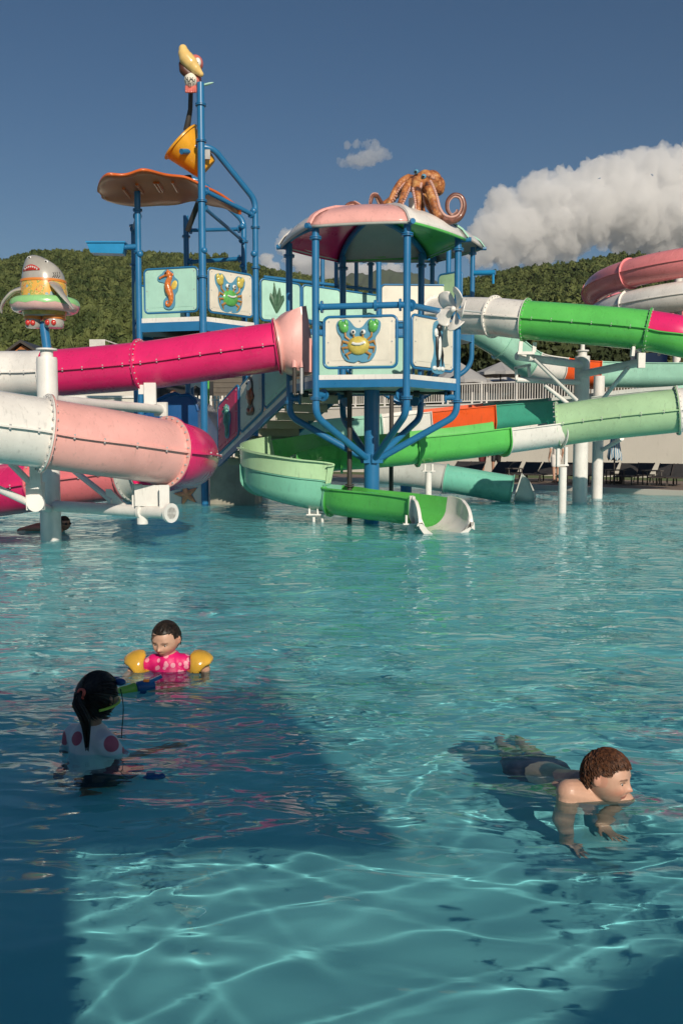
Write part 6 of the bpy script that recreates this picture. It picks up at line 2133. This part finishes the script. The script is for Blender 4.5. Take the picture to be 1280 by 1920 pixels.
SKIN_A = skin_mat('fair_wet_skin', None); SKIN_B = skin_mat('light_wet_skin', None); SKIN_C = skin_mat('tanned_wet_skin', None)

# ------------------------------------------------------------------ boy crawling at right
hc = at(1136, 1454, 3.2)
boy = Person('person', at(1110, 1505, 3.2), 'boy with short brown curls crawling through the shallow water at right', (.56, .33, .235), SKIN_A, hc, (.78, -.60, -.14), .187, (-.05, .1, 1))
N_ = Vector((.925, 3.29, -.005)); Rs = Vector((.822, 3.20, .028)); Ls = Vector((1.03, 3.245, -.03))
ch_, pe = Vector((.905, 3.38, -.055)), Vector((.80, 3.62, -.13))
boy.limb([hc + Vector((-.03, .03, -.06)), N_], [.048, .05])
boy.limb([Rs, Rs.lerp(Ls, .5) + Vector((0, .03, -.01)), Ls], [.046, .07, .046])
boy.limb([N_ + Vector((0, .05, -.03)), ch_, ch_.lerp(pe, .55), pe], [.07, .095, .092, .09])
boy.blob(ch_ + Vector((-.03, -.03, 0)), (.11, .1, .075)); boy.blob(ch_ + Vector((.04, -.03, -.01)), (.10, .1, .075))
hw = Vector((.818, 3.21, -.372))
el = Vector((.802, 3.195, -.19))
boy.limb([Rs, el, hw], [.044, .036, .026])
boy.hand(hw + Vector((0, 0, .0)), (.45, -.75, -.42), (-.2, -.35, -.9), .135, thumb=-1, spread=.36, curl=.08)
hl = Vector((.98, 3.34, -.36)); ell = Vector((1.06, 3.35, -.18))
boy.limb([Ls, ell, hl], [.044, .036, .026])
boy.hand(hl, (.4, -.8, -.3), (-.1, -.3, -.95), .125, thumb=1, spread=.3, curl=.1)
M_TRUNK = paint('dark_swim_shorts', (.035, .03, .05), rough=.6, var=.8, scale=18)
for s, kn, an in ((-1, Vector((.75, 3.86, -.23)), Vector((.74, 4.08, -.28))), (1, Vector((.86, 3.86, -.25)), Vector((.84, 4.14, -.32)))):
    hp = pe + Vector((s*.055, .02, -.01))
    boy.limb([hp, hp.lerp(kn, .6), kn, an], [.075, .062, .048, .034], 'swim_shorts', .010, 1)
    boy.limb([an, an + Vector((.0, .11, -.02))], [.032, .018])
boy.limb([pe + Vector((.005, -.02, .0)), pe + Vector((0, .02, 0))], [.086, .092], 'swim_shorts', .007)
boy.finish(.0035, 3, .006, {'swim_shorts': M_TRUNK}, (.10, .05, .03), gaze=.012)
lineB = lambda x, y: (.275 - .5*max(0, abs(x) - .20) if y > .20 else (.12 if y > .0 else (.02 if y > -.12 else -.20)))
hb = boy.hair_cap(M_HAIRB, lineB, .040, 2, .016)
mb = MB(); g = random.Random(9)
for p in scalp(lambda x, y: lineB(x, y) + .02, 900, 4):
    q = p.copy(); pts = []
    crown = Vector((0, -.28, .42)); ph = g.uniform(0, 6.28); am = g.uniform(.010, .024); ln = g.randint(5, 8)
    for k in range(ln):
        n_ = q.normalized(); d = (q - crown); d = d - n_*d.dot(n_)
        d = d.normalized() if d.length > 1e-3 else Vector((0, 1, 0))
        w_ = n_.cross(d)
        pts.append(boy.hw(q*1.030 + n_*(.014 + .012*math.sin(ph + k*1.1)) + w_*am*math.sin(ph*2 + k*1.5)))
        q = q + d*.034
        q = q/math.sqrt((q.x/.385)**2 + (q.y/.47)**2 + (q.z/.5)**2)
        if len(pts) > 2 and q.z < lineB(q.x, q.y) - .03: break
    m_ = len(pts)
    mb.tube(pts, [.0022*(1 - .75*abs(2*i/(m_-1) - .8)) + .0006 for i in range(m_)], 5)
mb.build('curls', M_HAIRB, hb)

# ------------------------------------------------------------------ small girl with arm bands
hc = at(312, 1197, 5.12)
girl = Person('person', at(311, 1253, 5.12), 'small wet haired child in a pink top wearing yellow arm bands', (.56, .34, .24), SKIN_B, hc, (-.30, -.90, -.34), .200, (.04, 0, 1))
N_ = hc + Vector((.012, .02, -.115)); zs = N_.z - .028
Rs, Ls = Vector((N_.x - .083, N_.y, zs)), Vector((N_.x + .083, N_.y, zs))
pe = N_ + Vector((0, .02, -.40))
M_PTOP = bpy.data.materials.new('pink_spotted_top'); nt, b = nodes(M_PTOP)
ge = nt.nodes.new('ShaderNodeNewGeometry'); v1 = nt.nodes.new('ShaderNodeTexVoronoi'); v1.inputs['Scale'].default_value = 26
nt.links.new(ge.outputs['Position'], v1.inputs['Vector'])
r_ = nt.nodes.new('ShaderNodeValToRGB'); r_.color_ramp.elements[0].color = (.80, .32, .42, 1); r_.color_ramp.elements[1].color = (.68, .008, .15, 1)
r_.color_ramp.elements[0].position, r_.color_ramp.elements[1].position = .34, .40
nt.links.new(v1.outputs['Distance'], r_.inputs[0]); nt.links.new(r_.outputs[0], b.inputs['Base Color']); b.inputs['Roughness'].default_value = .5
girl.limb([hc + Vector((0, .015, -.05)), N_], [.042, .044])
girl.limb([N_ + Vector((0, .01, -.04)), N_ + Vector((0, .01, -.16)), pe], [.075, .088, .085], 'swim_top', .010)
girl.limb([Rs, Ls], [.042, .042], 'swim_top', .009)
girl.blob(N_ + Vector((0, .0, -.09)), (.10, .075, .08), None, 'swim_top', .009)
ARMP = []
for s, sh in ((-1, Rs), (1, Ls)):
    el = sh + Vector((s*.125, -.02, -.045)); wr = el + Vector((s*.02, -.12, -.085))
    girl.limb([sh, el, wr], [.036, .030, .023], 'swim_top', .008, 0)
    girl.limb([sh, sh.lerp(el, .35)], [.037, .034], 'swim_top', .008)
    girl.hand(wr, (-s*.25, -1, -.15), (0, 0, -1), .10, thumb=s, spread=.2, curl=.3)
    ARMP.append((sh, el, s))
    hp = pe + Vector((s*.05, 0, 0)); kn = hp + Vector((0, -.17, -.0))
    girl.limb([hp, Vector((hp.x, hp.y - .10, max(-.34, hp.z)))], [.07, .055])
girl.finish(.004, 3, .006, {'swim_top': M_PTOP}, (.22, .13, .09))
lineG = lambda x, y: ((.30 - .35*max(0, abs(x) - .20)) if y > .17 else (.10 if y > .04 else -.30))
hg = girl.hair_cap(M_HAIRK, lineG, .03, 5, .014)
mb = MB(); g = random.Random(3)
for p in scalp(lineG, 300, 8):
    q = p.copy(); pts = []
    for k in range(6):
        d = Vector((q.x*.3 + g.gauss(0, .22), -.6, -.25 if q.y < 0 else .25)); n_ = q.normalized(); d = (d - n_*d.dot(n_)).normalized()
        pts.append(girl.hw(q.normalized()*(q.length*1.0 + .028)))
        q = q + d*.07
        s_ = (q.x/.385)**2 + (q.y/.47)**2 + (q.z/.5)**2
        q = q/math.sqrt(s_)
    mb.tube(pts, [.0012, .0022, .0024, .0024, .002, .0008], 4)
for k in range(9):   # wet strands over the forehead and cheek
    x = .05 + .03*k
    pts = [girl.hw((x*.7, .36 - .1*x, .30)), girl.hw((x, .395 - .25*x*x*4, .18)), girl.hw((x + .03, .385 - .3*x*x*4, .05 - .012*k))]
    mb.tube(pts, [.002, .0015, .0006], 4)
mb.build('wet_strands', M_HAIRK, hg)
# inflated arm bands
M_BAND = paint('yellow_arm_band', (.80, .45, .05), rough=.18, coat=.7, var=.1, scale=14)
for sh, el, s in ARMP:
    c = sh.lerp(el, .66) + Vector((s*.012, 0, .022)); ax = (el - sh).normalized()
    M_ = basis(ax, (0, -.3, 1)); V, Fc = [], []
    nn, mm = 28, 12
    for i in range(nn):
        an = 2*math.pi*i/nn
        for j in range(mm):
            t_ = 2*math.pi*j/mm
            pin = abs(math.cos(an))**3
            rr_ = .050 + (.030 - .010*pin)*math.cos(t_) + .018*pin
            hh_ = (.066 - .034*pin)*math.sin(t_)*(1 + .03*math.sin(7*an))
            V.append(c + M_ @ Vector((rr_*math.cos(an)*1.05, hh_, rr_*math.sin(an))))
    for i in range(nn):
        for j in range(mm):
            Fc.append((i*mm+j, ((i+1) % nn)*mm+j, ((i+1) % nn)*mm+(j+1) % mm, i*mm+(j+1) % mm))
    ab = MB().add(V, Fc).build('arm_band', M_BAND, girl.t, smooth=70)
    vp = c + M_ @ Vector((s*.0, .01, 0)) + Vector((0, -.082, .012))
    MB().cyl(vp, vp + Vector((0, .03, 0)), .006, 8).build('air_valve', M_DARK, ab)
    if s > 0:
        tx = MB()
        q = c + Vector((-.006, -.083, -.03))
        for (dx, r) in ((-.012, .010), (.010, .008)):
            tx.tube([q + Vector((dx + r*math.cos(a_), .006*abs(dx)*10, r*math.sin(a_))) for a_ in [2*math.pi*k/10 for k in range(11)]], .0022, 5)
        tx.tube([q + Vector((.018, 0, .004)), q + Vector((.03, .004, -.006))], .002, 5)
        tx.build('printed_badge', M_EYEB, ab)

# ------------------------------------------------------------------ girl seen from behind
hc = at(183, 1307, 3.79)
lady = Person('person', at(180, 1420, 3.65), 'girl with a long black ponytail seen from behind in a white spotted shirt', (.36, .19, .115), SKIN_C, hc, (.42, .90, -.08), .203)
N_ = hc + Vector((-.03, -.01, -.125)); fdir = Vector((.52, .85, 0)).normalized(); rt_ = Vector((fdir.y, -fdir.x, 0))
zs = N_.z - .05
Rs, Ls = N_ + rt_*.094 + Vector((0, 0, -.062)), N_ - rt_*.094 + Vector((0, 0, -.055))
pe = N_ + Vector((-.01, -.02, -.42))
M_WTOP = bpy.data.materials.new('white_fruit_print'); nt, b = nodes(M_WTOP)
ge = nt.nodes.new('ShaderNodeNewGeometry'); v1 = nt.nodes.new('ShaderNodeTexVoronoi'); v1.inputs['Scale'].default_value = 9.5
nt.links.new(ge.outputs['Position'], v1.inputs['Vector'])
r_ = nt.nodes.new('ShaderNodeValToRGB'); r_.color_ramp.elements[0].color = (.50, .10, .15, 1); r_.color_ramp.elements[1].color = (.74, .73, .72, 1)
r_.color_ramp.elements[0].position, r_.color_ramp.elements[1].position = .31, .34
nt.links.new(v1.outputs['Distance'], r_.inputs[0]); nt.links.new(r_.outputs[0], b.inputs['Base Color']); b.inputs['Roughness'].default_value = .6
lady.limb([hc + Vector((-.02, -.01, -.05)), N_], [.044, .046])
lady.limb([N_ + Vector((0, 0, -.06)), N_ + Vector((0, 0, -.2)), pe], [.078, .088, .086], 'swim_shirt', .010)
lady.limb([Rs, N_ + Vector((0, 0, -.05)), Ls], [.042, .058, .042], 'swim_shirt', .010)
lady.limb([N_ + Vector((0, 0, -.02)), N_ + Vector((0, 0, -.05))], [.05, .06], 'swim_shirt', .008)
el = Rs + Vector((.075, .03, -.135)); wr = el + Vector((.125, .09, .035))
lady.limb([Rs, el, wr], [.042, .034, .024]); lady.limb([Rs, Rs.lerp(el, .6)], [.043, .038], 'swim_shirt', .010)
lady.hand(wr, (.9, .5, .1), (0, 0, -1), .125, thumb=-1, spread=.2, curl=.3)
el2 = Ls + Vector((-.05, .05, -.17)); wr2 = el2 + Vector((.10, .16, -.02))
lady.limb([Ls, el2, wr2], [.042, .034, .024]); lady.limb([Ls, Ls.lerp(el2, .55)], [.043, .038], 'swim_shirt', .010)
lady.hand(wr2, (.7, .7, 0), (0, 0, -1), .125, thumb=1)
for s in (-1, 1):
    hp = pe + rt_*.055*s + Vector((0, 0, .02)); lady.limb([hp, hp + fdir*.18 + Vector((0, 0, -.10)), hp - fdir*.06 + Vector((0, 0, -.14))], [.085, .06, .045], 'swim_shorts', .012, 1)
lady.finish(.004, 3, .006, {'swim_shirt': M_WTOP, 'swim_shorts': M_TRUNK}, eyes=True)
lineL = lambda x, y: (.22 if y > .25 else (.0 if y > .08 else -.36))
hl_ = lady.hair_cap(M_HAIRK, lineL, .055, 9, .015)
mb = MB(); g = random.Random(21)
tie = Vector((.02, -.50, .18))
for p in scalp(lineL, 520, 14):
    q = p.normalized()*(p.length + .05)
    pts = []
    for k in range(7):
        f = k/6
        w_ = q.lerp(tie, f)
        s_ = math.sqrt((w_.x/.42)**2 + (w_.y/.51)**2 + (w_.z/.54)**2)
        w_ = w_/s_ if s_ > .2 else w_
        pts.append(lady.hw(w_*1.02))
    mb.tube(pts, [.001, .0022, .0026, .0026, .0026, .0024, .002], 4)
mb.build('combed_strands', M_HAIRK, hl_)
mb = MB()
t0_ = lady.hw(tie*1.03)
end = at(163, 1400, 3.67)
for k in range(70):
    gc = lambda s_: max(-1.3, min(1.3, g.gauss(0, 1)))*s_
    o_ = Vector((gc(.010), gc(.008), gc(.006)))
    pts, _ = spline([t0_ + o_*.4, t0_ + Vector((-.012, -.035, -.03)) + o_*1.1, t0_.lerp(end, .5) + Vector((.012, -.022, .0)) + o_*1.3, end + o_*.55 + Vector((0, 0, g.uniform(-.02, .06)))], 4)
    n_ = len(pts); mb.tube(pts, [.0035*(1 - .75*i/(n_-1)) + .0004 for i in range(n_)], 4)
mb.build('ponytail', M_HAIRK, hl_)
M_ELAS = paint('coral_hair_tie', (.75, .12, .08), rough=.5)
MB().ring(t0_ + Vector((0, -.005, 0)), (lady.M @ Vector((0, -1, .2))), .010, .019, .010, 18).build('hair_tie', M_ELAS, hl_)
MB().tube([lady.hw((-.08 + .16*k/8, -.51 - .02*math.sin(math.pi*k/8), .06 + .03*math.sin(math.pi*k/8))) for k in range(9)], .005, 8).build('hair_tie', M_ELAS, hl_)
M_LIME = paint('lime_strap', (.42, .60, .06), rough=.4)
pts = []
for k in range(30):
    a = math.radians(-40 + 262*k/29)
    pts.append(lady.hw((math.cos(a)*.445, math.sin(a)*.53*(1 if math.sin(a) < 0 else .9), -.13 + .08*math.sin(a))))
gs = MB().tube([p for p in pts if True], .006, 6).build('goggle_strap', M_LIME, lady.t)
MB().ball(lady.hw((.30, .34, .30)), (.03, .02, .016), lady.M).ball(lady.hw((.10, .44, .30)), (.03, .02, .016), lady.M).build('goggle_lens', M_DKBLUE, lady.t)
cp = [lady.hw((.42, .22, .18)), lady.hw((.46, .28, -.2)), lady.hw((.46, .26, -.7)), at(228, 1384, 3.79)]
MB().tube(spline(cp, 6)[0], .0022, 6).build('cord', M_EYEB, gs)

# ------------------------------------------------------------------ distant swimmer
hc = at(121, 981, 13.6)
sw_ = Person('person', at(121, 990, 13.6), 'swimmer in goggles with head above water behind the shark column', (.42, .22, .14), SKIN_C, hc, (.80, -.55, -.05), .215)
N_ = hc + Vector((-.10, .05, -.12))
sw_.limb([hc + Vector((-.03, .02, -.06)), N_], [.055, .06])
sw_.limb([N_ + Vector((.05, -.14, 0)), N_ + Vector((-.02, .14, 0))], [.06, .06])
sw_.limb([N_ + Vector((-.05, 0, .0)), N_ + Vector((-.32, .08, .0)), N_ + Vector((-.6, .12, -.06))], [.11, .12, .10])
ea = N_ + Vector((-.18, -.18, .05)); wr = ea + Vector((-.22, -.08, .0))
sw_.limb([N_ + Vector((.05, -.14, 0)), ea, wr], [.055, .042, .03]); sw_.hand(wr, (-1, -.2, -.1), (0, 0, -1), .15)
sw_.finish(.008, 2)
sw_.hair_cap(M_HAIRK, lambda x, y: (.2 if y > .2 else (.0 if y > 0 else -.28)), .05, 4, .02)
for e in (-1, 1):
    MB().ball(sw_.hw((e*.155, .40, 0)), (.024, .02, .018), sw_.M).build('goggle_lens', M_BLACK, sw_.t)
MB().tube([sw_.hw((.43*math.cos(a), .51*math.sin(a), 0)) for a in [2*math.pi*k/20 for k in range(21)]], .006, 6).build('goggle_strap', M_BLACK, sw_.t)

# ------------------------------------------------------------------ standing people on the far deck
def stander(px, py, Y, h, face, label, skin, sm, cloth, hair, z0=DZ + .02, walk=.05):
    b_ = at(px, py, Y); x, y = b_.x, Y
    s = h/1.75
    f = Vector(face).normalized(); r = Vector((f.y, -f.x, 0))
    P_ = lambda fw, rt, up: Vector((x, y, z0)) + f*fw*s + r*rt*s + Vector((0, 0, up*s))
    p = Person('person', (x, y, z0), label, skin, sm, P_(.02, 0, 1.63), face, .235*s)
    p.limb([P_(0, 0, 1.54), P_(-.01, 0, 1.44)], [.058*s, .062*s])
    up_, lo_ = cloth
    p.limb([P_(-.01, 0, 1.38), P_(0, 0, 1.15), P_(0, 0, .98)], [.12*s, .115*s, .125*s], up_[0] if up_ else None, .012)
    p.limb([P_(-.01, -.17, 1.40), P_(-.01, .17, 1.40)], [.062*s, .062*s], up_[0] if up_ else None, .012)
    for q in (-1, 1):
        hp, kn, an = P_(0, .09*q, .92), P_(walk*q + .02, .10*q, .5), P_(walk*q*1.4 - .02, .10*q, .08)
        p.limb([hp, hp.lerp(kn, .7), kn, an], [.095*s, .075*s, .058*s, .042*s], lo_[0] if lo_ else None, .014, 1)
        p.limb([an, an + f*.16*s + Vector((0, 0, -.05*s))], [.042*s, .030*s])
        sh, el, wr = P_(-.01, .19*q, 1.40), P_(-.05, .24*q, 1.12), P_(.08, .24*q, .88)
        p.limb([sh, el, wr], [.052*s, .042*s, .03*s], up_[0] if up_ else None, .014, 0)
        if up_: p.limb([sh, sh.lerp(el, .5)], [.054*s, .048*s], up_[0], .014)
        p.hand(wr, (0, 0, -1), r*-q, .17*s)
    cm = {}
    if up_: cm[up_[0]] = up_[1]
    if lo_: cm[lo_[0]] = lo_[1]
    p.limb([P_(0, 0, 1.0), P_(0, 0, .94)], [.12*s, .125*s], lo_[0] if lo_ else None, .012)
    p.finish(.014*s + .002, 2, .014, cm, eyes=True)
    p.hair_cap(hair, lambda x_, y_: (.2 if y_ > .2 else (.0 if y_ > 0 else -.3)), .06, 3, .02)
    return p
M_WSHIRT = paint('white_cotton', (.74, .70, .66), rough=.8)
M_REDC = paint('dark_red_cloth', (.10, .015, .02), rough=.8)
stander(1041, 908, 27.3, 1.48, (-.2, 1, 0), 'person in white shirt and white shorts standing at the far pool edge', (.50, .28, .19), SKIN_A, (('shirt', M_WSHIRT), ('shorts', M_WSHIRT)), M_HAIRB)
stander(903, 893, 33.4, 1.62, (.6, -1, 0), 'bather in dark red swimwear seen under the green flume on the far deck', (.38, .19, .12), SKIN_C, (None, ('shorts', M_REDC)), M_HAIRK)
stander(929, 893, 33.0, 1.62, (-.5, -1, 0), 'bather in black shorts beside the one in dark red', (.40, .21, .14), SKIN_C, (None, ('shorts', M_BLACK)), M_HAIRK)
stander(327, 835, 26.8, 1.62, (-.6, -.7, 0), 'person with brown hair whose head shows above the dark blue hood', (.40, .21, .14), SKIN_C, (('shirt', M_BLUE2), ('shorts', M_BLACK)), M_HAIRB, at(327, 728, 26.8).z - 1.66)

# ------------------------------------------------------------------ floating toys
c = at(256, 1294, 4.66)
tg = thing('water_gun', c, 'toy water gun with lime green bottle and blue body floating between the girls', 'toy')
d = Vector((.93, .30, .16)).normalized()
M_LIMEP = paint('lime_plastic', (.30, .62, .06), rough=.3, coat=.3)
g0 = at(222, 1301, 4.62); g1 = at(258, 1290, 4.66); g2 = at(290, 1285, 4.7)
MB().lathe(g0, g1 - g0, [(0, .018), (.008, .03), (.02, .034), ((g1-g0).length*.5, .031), ((g1-g0).length*.9, .034), ((g1-g0).length, .022)], 20).build('bottle', M_LIMEP, tg)
mb = MB().lathe(g1, g2 - g1, [(-.008, .024), (0, .033), (.03, .036), (.06, .03), ((g2-g1).length, .022)], 18)
mb.build('gun_body', M_DKBLUE, tg)
MB().beam(g1.lerp(g2, .45), g1.lerp(g2, .30) + Vector((0, 0, -.08)), .03, .04, (0, 1, 0)).build('grip', M_DKBLUE, tg)
MB().beam(g1.lerp(g2, .55) + Vector((0, 0, .02)), g2 + Vector((.04, .0, .05)), .02, .018).build('barrel', M_DKBLUE, tg)
MB().box(g1.lerp(g2, .5) + Vector((.005, -.01, .036)), (.03, .02, .012)).build('trigger_guard', M_TRIM, tg)
c = at(289, 1468, 3.42)
tb = thing('toy_boat', c, 'small dark blue toy floating just under the surface near the ponytailed girl', 'toy')
c = Vector((c.x, c.y, -.005))
mb = MB(); mb.ball(c, (.045, .022, .02)).ball(c + Vector((.03, 0, .008)), (.016, .016, .014))
link('toy_hull', fuse_mesh(mb, .004, 3, 'toy_hull'), M_DKBLUE, tb)
MB().box(c + Vector((-.012, 0, .02)), (.03, .02, .014)).build('toy_cabin', M_DKBLUE, tb)
